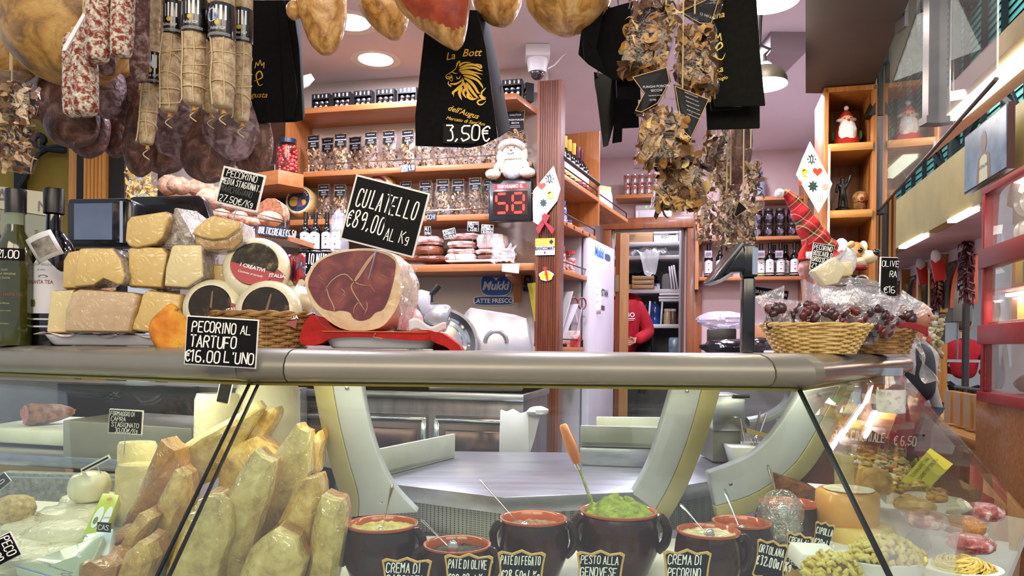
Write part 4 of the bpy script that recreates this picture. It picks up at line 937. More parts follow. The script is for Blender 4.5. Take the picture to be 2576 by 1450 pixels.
a=MB();a.box((0,-.0005,h*.28),(w,.002,h*.42));a.build('yellow_band',mat('sticker_yellow','d9b83a',rough=.4),t)
a=MB();printed(a,'Pago',-w*.16,h*.14,h*.25,y=-.002);a.build('lettering',mat('sticker_mid_grey','a89a68',rough=.4),t,smooth=0)
a=MB();printed(a,'BANCOMAT',0,-h*.2,h*.2,y=-.002,bold=.03,sx=.74);a.poly([(w*.2,h*.28),(w*.32,h*.44),(w*.44,h*.28),(w*.32,h*.12)],-.002);a.box((0,-.002,-h*.36),(w*.06,.0005,h*.14));a.build('dark_print',mat('sticker_navy2','232a4a',rough=.4),t,smooth=0)
p=bpx(1374,690);t=thing('garlic_sticker','yellow garlic shaped sticker with red ribbon on the pillar','sticker',p,RA);s=ppx(1,p.y)
a=MB();a.prism([(18*s*math.cos(q)*(1+.1*math.sin(5*q)),13*s*math.sin(q)-4*s)for q in[2*PI*k/30 for k in range(30)]],0,.002);a.build('edge',pw,t,smooth=0)
a=MB();a.disc((-7*s,-5*s),8*s,16,9*s,y=-.001);a.disc((7*s,-6*s),8*s,16,9*s,y=-.001);a.disc((0,2*s),7*s,16,7*s,y=-.001);a.build('garlic',mat('garlic_yellow','e6c62c',rough=.4),t,smooth=0)
a=MB();a.line([(-2*s,14*s),(0,4*s),(3*s,-14*s)],5*s,-.002);a.disc((-3*s,14*s),6*s,12,4*s,y=-.0018);a.build('red_ribbon',mat('print_red','c8242c',rough=.4),t,smooth=0)
# ---------------------------------------------------------------- storeroom
def stp(px,py,off=0.0):return onwall(6.90+.72/math.cos(RA),px,py,off)
shw=mat('white_metal_shelf','d6d6da',rough=.4)
t=thing('storeroom_rack','white metal rack of four shelves inside the storeroom','rack',V((stp(1645,800).x,stp(1645,800).y,FL)),RA)
zs=[stp(1640,y).z for y in(609,643,728,816)]
xl,xr=stp(1540,700),stp(1709,700)
for z in zs:
 a=MB();a.hull([V((xl.x,xl.y,z)),V((xr.x,xr.y,z)),V((xr.x,xr.y,z-.038)),V((xl.x,xl.y,z-.038))],[v+EV*.42 for v in(V((xl.x,xl.y,z)),V((xr.x,xr.y,z)),V((xr.x,xr.y,z-.038)),V((xl.x,xl.y,z-.038)))]);wbuild(a,'shelf_board',shw,t,bevel=.003)
for k in(0,.4):
 a=MB();q=xr+EV*k+WV*.02;a.box((q.x,q.y,(FL+2.55)/2),(.045,.03,2.55-FL));wbuild(a,'post',shw,t)
def sbox(px0,px1,y,hpx,lvl,name,lb,m_,dp=.25,off=-.05,cat='box',bev=.004,lift=0,parts=None):
 p=stp((px0+px1)/2,y,off);w,h=ppx(px1-px0,p.y),ppx(hpx,p.y);p.z=zs[lvl]+lift+.001;p=p+EV*dp/2
 t=thing(name,lb,cat,p,RA);a=MB();a.box((0,0,h/2),(w,dp,h));a.build('box',m_,t,bevel=bev)
 return t,w,h,dp
sbox(1538,1578,605,25,0,'carton','yellow-green box at the left end of the top storeroom shelf',mat('lime_carton',[(.45,'b4c42a'),(.6,'c9d23c')],scale=3,rough=.6))
t,w,h,dp=sbox(1580,1642,605,26,0,'carton','brown cardboard box with handwriting on the top storeroom shelf',mat('cardboard','b08c66',rough=.8))
a=MB();chalk(a,'IRIOS',-w*.42,h*.6,h*.22,y=-dp/2-.002);chalk(a,'FICC',-w*.42,h*.3,h*.2,y=-dp/2-.002);a.build('handwriting',mat('brown_ink','4a3a2c',rough=.8),t,smooth=0)
t,w,h,dp=sbox(1645,1706,605,24,0,'foam_box','white polystyrene box with black writing on the top storeroom shelf',mat('polystyrene','e2e2e6',rough=.8))
a=MB();chalk(a,'GUSCI',-w*.2,h*.42,h*.3,y=-dp/2-.002);a.box((w*.25,-dp/2-.001,h*.8),(w*.3,.001,h*.1));a.build('handwriting',mat('black_ink','26262a',rough=.8),t,smooth=0)
a=MB();a.box((0,-.005,h+.0),(w*1.02,dp*1.02,.02));a.build('lid',MT['polystyrene'],t,bevel=.004)
p=stp(1632,640,.0)+EV*.12;p.z=zs[1]+.005;mm=MB();mm.sheet(lambda u,v:V(((u-.5)*.44*(1-.3*v),-.16*v,.02+.1*(1-v)*abs(math.sin(3*u))+.05*fbm((u,v,0),5)-(.22*sm(.75,1,v)*sm(.35,.15,abs(u-.55))))),26,16);o=mm.build('plastic_sheet',film('milky_plastic',base=.1,rough=.3,bump=1,bscale=16,haze=.5,hcol='dfe3e6'),None,p,RA);tag(o,'crumpled milky plastic hanging off the second storeroom shelf','plastic sheet')
p=stp(1600,725,0)+EV*.2;p.z=zs[2]+.09;mm=MB();mm.ball((0,0,.09),(.2,.12,.09),26,14,lambda v:1+.3*fbm(v,2.4,3,5));o=mm.build('bin_bag',mat('black_bag_plastic','0c0c10',rough=.25,bump=.6,bscale=14),None,p-V((0,0,.08)),RA);tag(o,'crumpled black plastic bag behind the wooden crate','plastic bag')
p=stp(1617,725,.02)+EV*.1;p.z=zs[2]+.001;t=thing('wooden_crate','small slatted wooden crate on the third storeroom shelf','crate',p,RA)
w,h=ppx(54,p.y),ppx(34,p.y);cw=wood('crate_wood','b58f5a','d9b985',0)
for k in range(6):a=MB();a.box((0,(-.09,.09)[k%2],h*(.17+.33*(k//2))),(w,.012,h*.28));a.build('slat',cw,t,bevel=.002)
for s in(-1,1):a=MB();a.box((s*(w/2-.008),0,h/2),(.014,.18,h));a.build('end_panel',cw,t,bevel=.002)
t,w,h,dp=sbox(1572,1590,725,14,2,'carton','small yellow carton left of the wooden crate',mat('straw_carton','b9954a',rough=.7),dp=.1)
t,w,h,dp=sbox(1646,1660,725,16,2,'carton','small blue and white carton right of the wooden crate',mat('blue_white_carton',[(.48,'26408a'),(.52,'dcdce6')],scale=9,rough=.6),dp=.08)
p=stp(1677,725,0)+EV*.12;p.z=zs[2]+.001;t=thing('grey_bin','grey rounded plastic bin on the third storeroom shelf','bin',p,RA);w,h=ppx(24,p.y),ppx(40,p.y)
a=MB();a.prism([(-w/2,0),(w/2,0),(w/2,h*.75),(w*.35,h*.95),(0,h),(-w*.35,h*.95),(-w/2,h*.75)],-.08,.08);a.build('body',mat('grey_plastic','73777a',rough=.5),t,bevel=.006)
for i,(px,r,hh)in enumerate(((1690,-.12,56),(1697,-.14,58),(1704,-.16,60))):
 p=stp(px,725,.0)+EV*.1;p.z=zs[2]+.002;a=MB();a.box((0,0,ppx(hh,p.y)/2),(.018,.22,ppx(hh,p.y)));o=a.build('cutting_board',mat('board_white','e0e0e4',rough=.5),None,p,(0,r,RA),bevel=.006);tag(o,'%s leaning white board from the left on the third storeroom shelf'%ORD[i],'board','leaning white boards')
zz=zs[2]-.038
for i,(px,y)in enumerate(((1684,741),(1682,749),(1683,756))):
 p=stp(px,y,0)+EV*.12;w=ppx(50,p.y);a=MB();a.box((0,0,0),(w,.26,.022));o=a.build('foam_tray',MT['polystyrene'],None,p,RA,bevel=.008);tag(o,'%s white tray from the top, stacked on the storeroom jars'%ORD[i],'tray','white trays in the storeroom')
p=stp(1646,813,0)+EV*.1;p.z=zs[3]+.001;t=thing('water_jug','big blue translucent water jug on the lowest storeroom shelf','jug',p,RA);r=ppx(14,p.y)
a=MB();a.lathe([(0,0),(r*.95,.0),(r,.02),(r,.06),(r*.95,.07),(r,.08),(r,.15),(r*.8,.19),(r*.4,.21),(r*.36,.23),(0,.23)],n=24);a.build('body',mat('blue_jug',[(.4,'12306a'),(.6,'1c4a92')],scale=6,rough=.15,coat=.5),t)
for px in(1631,1662):
 p=stp(px,813,0)+EV*.1;p.z=zs[3]+.001;a=MB();a.box((0,0,.115),(.016,.2,.23));o=a.build('upright_board',MT['board_white'],None,p,(0,.06,RA),bevel=.003);tag(o,'white upright board %s the blue water jug'%('left of' if px<1640 else 'right of'),'board')
for i,(px,c,lb)in enumerate(((1678,'c9b48a','beige jar right of the blue water jug'),(1692,'6a5442','brown jar with white handle at the right of the lowest shelf'))):
 p=stp(px,813,0)+EV*.08;p.z=zs[3]+.001;t=thing('storage_jar',lb,'jar',p,RA);a=MB();a.lathe([(0,0),(.035,0),(.038,.01),(.038,.1),(.03,.12),(.03,.14),(0,.14)],n=18);a.build('body',mat('jar_'+c,c,rough=.3,coat=.4),t);a=MB();a.lathe([(.031,.13),(.034,.13),(.034,.155),(0,.157)],n=18);a.build('lid',mat('pale_lid','d9d2c6',rough=.4),t)
for i,px in enumerate((1612,1621)):
 p=stp(px,800,0)+EV*.15;p.z=zs[3]+.001;t=thing('syrup_bottle','%s amber bottle with blue cap behind the person in red'%ORD[i],'bottle',p,RA);a=MB();a.lathe([(0,0),(.04,0),(.042,.01),(.04,.08),(.042,.12),(.018,.16),(.016,.18),(0,.18)],n=18);a.build('body',mat('amber_plastic2','4a2a14',rough=.15,coat=.4),t);a=MB();a.lathe([(.018,.17),(.02,.17),(.02,.2),(0,.2)],n=14);a.build('cap',mat('blue_cap','24407e',rough=.4),t)
p=stp(1615,840,.1);t=thing('dark_coat','dark jacket hanging under the lowest storeroom shelf','jacket',V((p.x,p.y,1.1)),RA);a=MB();a.ball((0,0,.14),(.13,.08,.36),20,14,lambda v:1+.12*fbm(v,3));a.build('cloth',mat('black_cloth','15151a',rough=.9),t);a=MB();a.tube(spline([(.05,-.05,.42),(.1,-.08,.3),(.12,-.06,.05)],5),.012,6);a.build('strap',black,t)
p=stp(1697,884,.0);t=thing('water_bottle_pack','pale blue pack of water bottles low in the storeroom at right','bottle pack',V((p.x,p.y,p.z-.1)),RA);a=MB();a.box((0,.1,.12),(.13,.2,.24));a.build('pack',mat('pale_blue_wrap',[(.4,'6f88a0'),(.6,'93abc0')],scale=10,rough=.3,coat=.5),t,bevel=.03)
# person in the storeroom
def skin_body(name,joints,edges,mt,parent=None,sub=2,root=0):
 me=bpy.data.meshes.new(name);me.from_pydata([tuple(j[0])for j in joints],edges,[]);me.materials.append(mt)
 o=bpy.data.objects.new(name,me);COL.objects.link(o);o.parent=parent
 sk=o.modifiers.new('skin','SKIN');sk.use_smooth_shade=True
 if not me.skin_vertices:
  bm=bmesh.new();bm.from_mesh(me);bm.verts.layers.skin.verify();bm.to_mesh(me);bm.free()
 for i,j in enumerate(joints):
  r=j[1];me.skin_vertices[0].data[i].radius=r if isinstance(r,tuple)else(r,r);me.skin_vertices[0].data[i].use_root=(i==root)
 md=o.modifiers.new('sub','SUBSURF');md.levels=md.render_levels=sub
 return o
redk=mat('red_sweatshirt',[(.4,'a81626'),(.6,'c21e30')],scale=6,rough=.9,bump=.3,bscale=14);skinm=mat('skin',[(.4,'c08a70'),(.6,'cf9c82')],scale=8,rough=.5)
P0=at(1556,884,7.08);pb=V((P0.x+.03,P0.y+.04,FL))
t=thing('person','person in red sweatshirt with white chest print, bent arms, behind the door leaf','person',pb);t.scale=(1.04,1.04,1.04)
def head(parent,c,r,hairm,yaw=0,glasses=False):
 a=MB();
 def fn(v):
  q=1.0
  if v.y<-.5 and abs(v.x)<.25 and-.15<v.z<.2:q+=.08
  if v.z<-.3:q*=1-.12*(-.3-v.z)
  return q
 a.ball((0,0,0),(r*.78,r*.95,r*1.15),20,16,fn);a.ball((0,-r*.98,-r*.08),(r*.14,r*.18,r*.24),8,6);
 for s in(-1,1):a.ball((s*r*.8,0,-.05*r),(r*.12,r*.2,r*.3),8,6)
 a.tube([(0,.1*r,-r*.8),(0,.25*r,-r*1.7)],r*.5,12)
 h=a.build('head',skinm,parent,c,(0,0,yaw))
 a=MB();a.ball((0,r*.12,r*.2),(r*.86,r*.98,r*1.06),20,12,lambda v:1 if(v.z>.2-.9*v.y or v.y>.35)else .86);a.build('hair',hairm,h)
 a=MB()
 for s in(-1,1):a.ball((s*r*.3,-r*.84,r*.08),r*.09,8,6)
 a.build('eyes',black,h)
 a=MB();a.ball((0,-r*.86,-r*.5),(r*.26,r*.08,r*.06),10,6);a.build('mouth',mat('lips','a05a52',rough=.5),h)
 return h
J=[((0,0,.95),(.17,.13)),((0,0,1.12),(.17,.12)),((.01,-.02,1.33),(.2,.13)),((.0,-.03,1.46),(.13,.1)),((-.02,-.07,1.54),(.065,.065)),((.17,-.01,1.40),.085),((.255,-.03,1.17),.068),((.10,-.25,1.10),.052),((-.17,-.01,1.40),.085),((-.25,-.05,1.15),.068),((-.1,-.25,1.10),.052)]
E_=[(0,1),(1,2),(2,3),(3,4),(2,5),(5,6),(6,7),(2,8),(8,9),(9,10)]
J=[(V(p)-V((0,0,.0)),r)for p,r in J]
skin_body('sweatshirt',J,E_,redk,t)
J=[((0,0,.95),(.16,.12)),((.09,0,.85),.09),((.1,-.01,.46),.06),((.1,0,.06),.045),((-.09,0,.85),.09),((-.1,-.01,.46),.06),((-.1,0,.06),.045),((.1,-.12,.03),.035),((-.1,-.12,.03),.035)]
skin_body('trousers',J,[(0,1),(1,2),(2,3),(0,4),(4,5),(5,6),(3,7),(6,8)],mat('dark_trousers','20222a',rough=.9),t)
head(t,(-.06,-.1,1.68),.1,mat('dark_hair','2a1d16',rough=.8),.4)
for s in(-1,1):
 J=[((0,0,0),(.02,.028)),((-.05*s,-.03,-.005),(.016,.034))];E2=[(0,1)]
 for k in range(4):J+=[((-.075*s,-.04-.005*k,.025-.018*k),.0085),((-.11*s+.004*k,-.05,.022-.018*k),.008)];E2+=[(1,2+2*k),(2+2*k,3+2*k)]
 J+=[((-.03*s,-.05,.03),.009),((-.06*s,-.07,.035),.008)];E2+=[(0,10),(10,11)]
 o=skin_body('hand',J,E2,skinm,t);o.location=(s*.08,-.28,1.09)
a=MB();printed(a,'BO',.04,1.315,.04,y=0,bold=.03);a.line([(-.0,1.30),(.08,1.30)],.008,0);a.line([(.0,1.285),(.07,1.285)],.005,0);a.build('chest_print',pw,t,loc=(.02,-.158,0),smooth=0)
# ---------------------------------------------------------------- right part of the far wall: dark jars and oil bottles
zj=farp(1950,594,.26).z;zo=farp(1880,696,.26).z
def fshelf(px0,px1,z,lb,dp=.26,th=.03):
 a0,a1=farp(px0,700,dp/2),farp(px1,700,dp/2);c=(a0+a1)/2;L_=(V((a1.x,a1.y,0))-V((a0.x,a0.y,0))).length
 t=thing('wall_shelf',lb,'shelf',V((c.x,c.y,z)),RA);a=MB();a.box((0,0,-th/2),(L_,dp,th));a.build('board',shelfw,t,bevel=.002)
fshelf(1752,2013,zj,'far shelf carrying two tiers of dark jars behind the hanging bags');fshelf(1758,2013,zo,'far shelf carrying dark oil bottles with white labels');fshelf(1880,2030,farp(1950,494,.26).z,'highest far shelf with a blue water bottle')
a=MB();q=farp(1752,700,.13);a.x=frame_at(V((q.x,q.y,0)),RA);a.box((0,0,(zj+zo)/2+.02),(.03,.26,zj-zo+.25));place(a,'shelf_upright',shelfwz,'wooden upright at the left end of the oil bottle shelf','upright')
a=MB();q=farp(2018,700,.13);a.x=frame_at(V((q.x,q.y,0)),RA);a.box((0,0,2.2),(.03,.28,1.4));place(a,'shelf_upright',shelfwz,'wooden upright right of the dark jars, behind the tartan hat','upright')
jd=None
jdm=mat('black_jam','17100f',rough=.08,coat=.8);jl=mat('pewter_lid','55504e',rough=.3,metal=.8);jlab=mat('violet_label',[(.45,'241c2a'),(.6,'6a5a74')],scale=30,rough=.4)
for tier in range(2):
 for i,px in enumerate((1876,1905,1933,1962,1992)):
  p=farp(px,560,.16);p.z=zj+.002+tier*.122;lb='%s dark jar from the left in the %s tier, left of the tartan hat'%(ORD[i],('lower','upper')[tier])
  if jd is None:
   jd=thing('dark_jar',lb,'jar',p,RA,'dark jars on the far shelf');a=MB();a.lathe([(0,0),(.038,0),(.043,.02),(.044,.05),(.038,.09),(.032,.1),(0,.1)],n=20);a.build('glass',jdm,jd);a=MB();a.lathe([(0,.1),(.036,.1),(.037,.118),(0,.119)],n=20);a.build('lid',jl,jd)
   a=MB();a.poly([(.026*math.sin(q),.045+.024*math.cos(q))for q in[2*PI*k/8 for k in range(8)]],-.0445);a.build('label',jlab,jd,smooth=0)
  else:dup(jd,p,RA,lb)
for i,(px,off,pr)in enumerate([(1782,.18,ob),(1811,.18,ob),(1830,.1,ob),(1914,.16,ob2),(1936,.18,ob),(1947,.08,ob),(1963,.18,ob),(1976,.08,ob),(1998,.18,ob)]):
 p=farp(px,690,off);p.z=zo+.001
 lb='dark oil bottle %s on the far shelf'%('left of the tilted black screen','second left of the black screen','partly behind the black screen','','right of the green one','hidden second row right of the green one','third visible right of the black pole','in the back row near the right end','at the right end')[i]
 if i==3:lb='green oil bottle on the far shelf right of the black pole'
 dup(pr,p,RA,lb,'oil bottles on the far shelf',scale=1.0)
for i,px in enumerate((1782,1914,1960)):
 p=farp(px,640,.235);t=thing('bottle_tag','pale picture tag on the neck of the far oil bottle, %s from left'%ORD[i],'tag',p,RA);a=MB();a.box((0,0,0),(.06,.002,.06));a.build('card',mat('tag_grey',[(.4,'b9b4bc'),(.6,'8a8490')],scale=14,rough=.4),t);a=MB();a.box((0,-.002,.0),(.046,.001,.03));a.build('picture',mat('tag_picture','6a6670',rough=.5),t)
p=farp(1913,490,.12);p.z=farp(1950,494,.26).z;t=thing('water_bottle','blue plastic water bottle on the highest far shelf','bottle',p,RA);a=MB();a.lathe([(0,0),(.04,0),(.042,.02),(.038,.1),(.042,.14),(.015,.2),(.014,.22),(0,.22)],n=18);a.build('body',mat('pale_blue_pet','8fa6c4',rough=.15,coat=.5),t);a=MB();a.lathe([(.016,.215),(.017,.24),(0,.24)],n=12);a.build('cap',blue,t)
p=farp(1938,738,.006);t=thing('brand_plate','tilted black plate with white capitals under the oil bottles','sign',p,rot=(0,math.radians(8.5),RA));w,h=ppx(84,p.y),ppx(22,p.y)
a=MB();a.box((0,0,0),(w,.006,h));a.build('plate',board,t);a=MB();printed(a,'GIULIANOTARTUFI',0,-h*.17,h*.34,y=-.004,sx=.84);a.build('lettering',pw,t,smooth=0)
# machines on the back counter at right
p=at(1868,884,4.4);t=thing('back_counter','low back counter behind the right part of the display','counter',V((p.x,p.y,FL)),RA);a=MB();a.box((.02,.1,(p.z-FL)/2-.015),(.62,.4,p.z-FL-.03));a.build('body',mat('counter_grey','77757a',rough=.6),t)
zt_=p.z-.02
t=thing('black_printer','black printer box at the left behind the scale pole','printer',V((at(1820,884,4.3).x,4.35,zt_)),RA);a=MB();a.box((0,0,.075),(.16,.2,.15));a.build('body',black,t,bevel=.008);a=MB();a.box((.01,-.102,.06),(.1,.004,.03));a.build('slot',mat('slot_grey','3a3a40',rough=.4),t)
mm=MB();mm.ball((0,0,.05),(.16,.1,.05),24,12,lambda v:1+.2*fbm(v,3,3,9));p=at(1835,845,4.2);o=mm.build('plastic_bag',film('lilac_plastic',base=.15,rough=.2,bump=1,bscale=18,haze=.35,hcol='cfc8e6'),None,V((p.x,4.3,zt_+.15)),RA);tag(o,'crumpled lilac plastic lying on the black printer','plastic bag')
mm=MB();mm.ball((0,0,.04),(.17,.1,.045),26,12,lambda v:1+.16*fbm(v,3,3,4));p=at(1835,878,4.0);o=mm.build('black_sack',mat('black_gloss_plastic','0e0e12',rough=.12,bump=.8,bscale=12),None,V((p.x,3.95,zt_)),RA);tag(o,'shiny black plastic sack in front of the black printer','plastic bag')
t=thing('round_appliance','black rounded appliance right of the scale pole','appliance',V((at(1915,884,4.1).x,4.12,zt_)),RA);a=MB();a.ball((0,0,.04),(.1,.1,.06),24,12);a.build('body',mat('black_gloss','0b0b0e',rough=.08,coat=.6),t);a=MB();a.box((.04,-.09,.02),(.06,.02,.012));a.build('label',paper,t)
t=thing('carton','tan cardboard carton behind the light wicker basket','box',V((at(1935,884,4.5).x,4.5,zt_)),RA);a=MB();a.box((0,0,.09),(.16,.16,.18));a.build('box',mat('tan_carton','b9825a',rough=.8),t,bevel=.003);a=MB();a.box((0,-.0,.181),(.05,.162,.002));a.build('tape',mat('tape','c9a070',rough=.4),t)
# ---------------------------------------------------------------- the glass display counter
TZ=1.307
PL,P1,P2,P3=V((-2.1,2.326,0)),V((-.578,1.65,0)),V((.645,1.65,0)),V((1.513,2.85,0))
PATH=[PL,P1,P2,P3]
def nrm(a,b):d=(b-a).normalized();return V((d.y,-d.x,0))if V((d.y,-d.x,0)).y<0 else V((-d.y,d.x,0))
NS=[nrm(PL,P1),V((0,-1,0)),V((.81,-.586,0)).normalized()]
def miter(i):
 if i==0:return NS[0]
 if i==3:return NS[2]
 a,b=NS[i-1],NS[i];return(a+b)/(1+a.dot(b))
def cpt(i,o,z):return V((PATH[i].x,PATH[i].y,z))+miter(i)*o
def cseg(k,f,o,z):
 "point a share f along counter side k"
 a,b=cpt(k,o,z),cpt(k+1,o,z);return a+(b-a)*f
ct=thing('display_counter','long refrigerated glass display counter with rounded metal top rail','display counter',(0,1.9,0))
PROF=[(-.08,0),(-.03,0),(-.005,-.002),(.014,-.008),(.03,-.02),(.038,-.036),(.039,-.052),(.032,-.066),(.02,-.072),(-.03,-.073),(-.08,-.03)]
champ=mat('champagne_metal',[(.4,'807c6f'),(.6,'898578')],scale=3,rough=.35,metal=.15,coat=.3)
pale=mat('bright_rail_metal',[(.4,'8f9090'),(.6,'a6a7a6')],scale=3,st=(1,1,14),rough=.22,metal=.85)
capm=mat('rail_cap_plastic','757165',rough=.35,metal=.1)
seal=mat('black_seal','0b0c0c',rough=.4)
def rail(k,f0,f1,mtl,name,grow=0.0):
 a=MB();a.loft([[cseg(k,f,o+grow*(1 if o>-.02 else 0),TZ+z+(grow*.4 if z>-.03 else-grow*.6))for o,z in PROF]for f in(f0,f1)]);return wbuild(a,name,mtl,ct,smooth=40)
rail(0,0,.985,champ,'top_rail');rail(1,.07,.93,champ,'top_rail');rail(2,.06,1,pale,'top_rail')
rail(0,.987,1,capm,'rail_cap',.002);rail(1,0,.068,capm,'rail_cap',.002);rail(1,.932,1,capm,'rail_cap',.002);rail(2,0,.058,capm,'rail_cap',.002)
# shelf on top behind the rail
a=MB();q=[cpt(i,-.06,TZ)for i in range(4)]+[cpt(i,-.46,TZ)for i in(3,2,1,0)]
a.prism([(p.x,p.y)for p in q],TZ-.014,TZ-.001,'xy');wbuild(a,'top_shelf',mat('grey_glass_shelf',[(.4,'8d8a86'),(.6,'979490')],scale=2,rough=.08,coat=.8,spec=.7),ct,smooth=0)
a=MB();
for i in range(3):a.tube([cpt(i,.004,TZ-.077),cpt(i+1,.004,TZ-.077)],.006,6)
wbuild(a,'glass_clamp',mat('brass_edge','9a9152',rough=.35,metal=.6),ct)
# glass panes
glass=film('counter_glass',tint='f4faf7',base=.0,rough=.015,bump=0,haze=.006)
LEAN=V((0,-.58,0))
def GP(p,o=.02,z=TZ-.074):return p
J1,J2=V((-.578,1.655,TZ-.078)),V((.645,1.655,TZ-.078));J1b,J2b=V((-.578,1.07,.8)),V((.645,1.07,.8))
PLt,P3t=cpt(0,.02,TZ-.078),cpt(3,.0,TZ-.078);PLb,P3b=PLt+(J1b-J1),V((1.62,2.29,.8))
def pane(a_,b_,c_,d_,name):
 n=(b_-a_).cross(d_-a_).normalized()*.003;mm=MB();mm.hull([p+n for p in(a_,b_,c_,d_)],[p-n for p in(a_,b_,c_,d_)]);return wbuild(mm,name,glass,ct,smooth=0)
g=V((.006,0,0))
pane(PLt,J1-g,J1b-g,PLb,'glass_pane');pane(J1+g,J2-g,J2b-g,J1b+g,'glass_pane');pane(J2+g,P3t,P3b,J2b+g,'glass_pane')
a=MB();a.tube([J1-V((.010,.004,0)),J1b-V((.016,.004,0))],.0042,6);wbuild(a,'pane_seal',seal,ct)
a=MB();a.tube([J1+V((.010,-.004,0)),J1b+V((.004,-.004,0))],.0042,6);wbuild(a,'pane_seal',seal,ct)
a=MB();a.tube([J2-V((.0,.004,0)),J2b-V((.0,.004,0))],.006,6);wbuild(a,'pane_seal',seal,ct)
# deck, front base, inner back
deckm=mat('white_deck',[(.4,'c9c8c2'),(.6,'d9d8d2')],scale=4,rough=.4)
DZ=.795
a=MB();a.prism([(PLb.x,PLb.y),(J1b.x,J1b.y),(J2b.x,J2b.y),(P3b.x,P3b.y),(P3t.x-.35,P3t.y+.15),(.95,2.02),(-.6,2.02),(PLt.x-.1,PLt.y+.6)],DZ-.03,DZ,'xy');wbuild(a,'deck',deckm,ct,smooth=0)
a=MB();r1=[PLb,J1b,J2b,P3b];out=[V((p.x,p.y+.03,0))for p in r1]
a.add([V((p.x,p.y,.79))for p in out]+[V((p.x,p.y+.08,0))for p in out]+[V((p.x,p.y+.14,0))for p in out]+[V((p.x,p.y+.1,.77))for p in out],[(i+j*4,i+1+j*4,i+1+((j+1)%4)*4,i+((j+1)%4)*4)for j in range(4)for i in range(3)]);wbuild(a,'front_panel',champ,ct,smooth=0)
def ap(px,py,d):p=at(px,py,d);return(p.x,p.y)
WZ=.925
a=MB();wk=[ap(930,1210,2.12),ap(1268,1255,1.915),ap(1640,1240,2.02),ap(1800,1205,2.2),ap(1860,1150,2.75),ap(1100,1150,2.75),ap(860,1150,2.6)]
a.prism(wk,WZ-.045,WZ,'xy');wbuild(a,'worktop',mat('worktop_steel',[(.35,'8f8d95'),(.65,'a9a7b0')],scale=4,st=(1,5,5),rough=.32,metal=.85,bump=.05),ct,bevel=.003)
# perforated kick strip below the worktop
def perf():
 m=bpy.data.materials.new('perforated_steel');m.use_nodes=True;nt=m.node_tree;b=nt.nodes['Principled BSDF'];b.inputs['Metallic'].default_value=.7;b.inputs['Roughness'].default_value=.4
 tc=N(nt,'ShaderNodeTexCoord');mp=N(nt,'ShaderNodeMapping');mp.inputs['Scale'].default_value=(170,170,170);nt.links.new(tc.outputs['Object'],mp.inputs[0])
 vz=N(nt,'ShaderNodeTexVoronoi',Scale=1.0);vz.inputs['Randomness'].default_value=0;nt.links.new(mp.outputs[0],vz.inputs['Vector'])
 nt.links.new(ramp(nt,[(.0,'0a0a0a'),(.30,'0a0a0a'),(.36,'8a8a86'),(1,'9a9a96')],vz.outputs['Distance']),b.inputs['Base Color']);return m
a=MB();k0,k1,k2,k3=ap(930,1210,2.16),ap(1268,1255,1.955),ap(1640,1240,2.06),ap(1800,1205,2.24)
a.add([(p[0],p[1],z)for z in(DZ,WZ-.045)for p in(k0,k1,k2,k3)],[(0,1,5,4),(1,2,6,5),(2,3,7,6)]);wbuild(a,'perforated_strip',perf(),ct,smooth=0,solid=.004)
# curved support arms
armw=mat('arm_white',[(.4,'9da0a5'),(.6,'aaadb1')],scale=3,rough=.4);armc=mat('arm_cream',[(.4,'8f8660'),(.6,'a2986e')],scale=3,rough=.45)
def pxpoly(pts,d):return[(at(x,y,d).x,at(x,y,d).z)for x,y in pts]
def smoothpoly(pts,n=5):
 q=spline([(p[0],0,p[1])for p in pts],n);return[(p.x,p.z)for p in q]
def arm(L_,R_,d,yshift,th,side):
 l=smoothpoly(L_);r=smoothpoly(R_);k=len(l);mm=MB();mm2=MB()
 def P(p,dd):return at(p[0],p[1],dd)
 rings=[]
 for i in range(k):
  dd=d+yshift*i/(k-1);A,B_=P(l[i],dd),P(r[i],dd);rings.append([A,B_,B_+V((0,th,0)),A+V((0,th,0))])
 mm.loft(rings);wbuild(mm,'support_arm',armw,ct,bevel=.004,smooth=50)
 rings=[]
 for i in range(k):
  dd=d+yshift*i/(k-1);A,B_=(P(l[i],dd),P(r[i],dd));s=(A if side<0 else B_);w=(A-B_).normalized()*(1 if side<0 else-1)*.05
  rings.append([s-V((0,.004,0)),s+w-V((0,-.01,0)),s+w+V((0,th,0)),s+V((0,th,0))])
 mm2.loft(rings);wbuild(mm2,'arm_cover',armc,ct,bevel=.003,smooth=50)
 for f in(.06,.88):
  i=int(f*(k-1));dd=d+yshift*f;c=(P(l[i],dd)+P(r[i],dd))/2;b=MB();b.lathe([(0,-.004),(.005,-.003),(.0065,.002),(0,.002)],c,12,axis='y');wbuild(b,'screw',chrome,ct)
arm([(835,964),(852,1060),(876,1160),(900,1245),(900,1300)],[(908,964),(925,1060),(952,1150),(990,1225),(1050,1290)],1.80,.12,.05,-1)
arm([(1694,972),(1668,1060),(1640,1150),(1608,1215),(1566,1282)],[(1768,972),(1745,1060),(1715,1150),(1680,1230),(1640,1300)],1.82,.22,.05,1)
arm([(2020,982),(1962,1070),(1905,1135),(1848,1165),(1782,1190)],[(2112,972),(2042,1105),(1988,1180),(1900,1242),(1800,1275)],2.0,.05,.04,1)
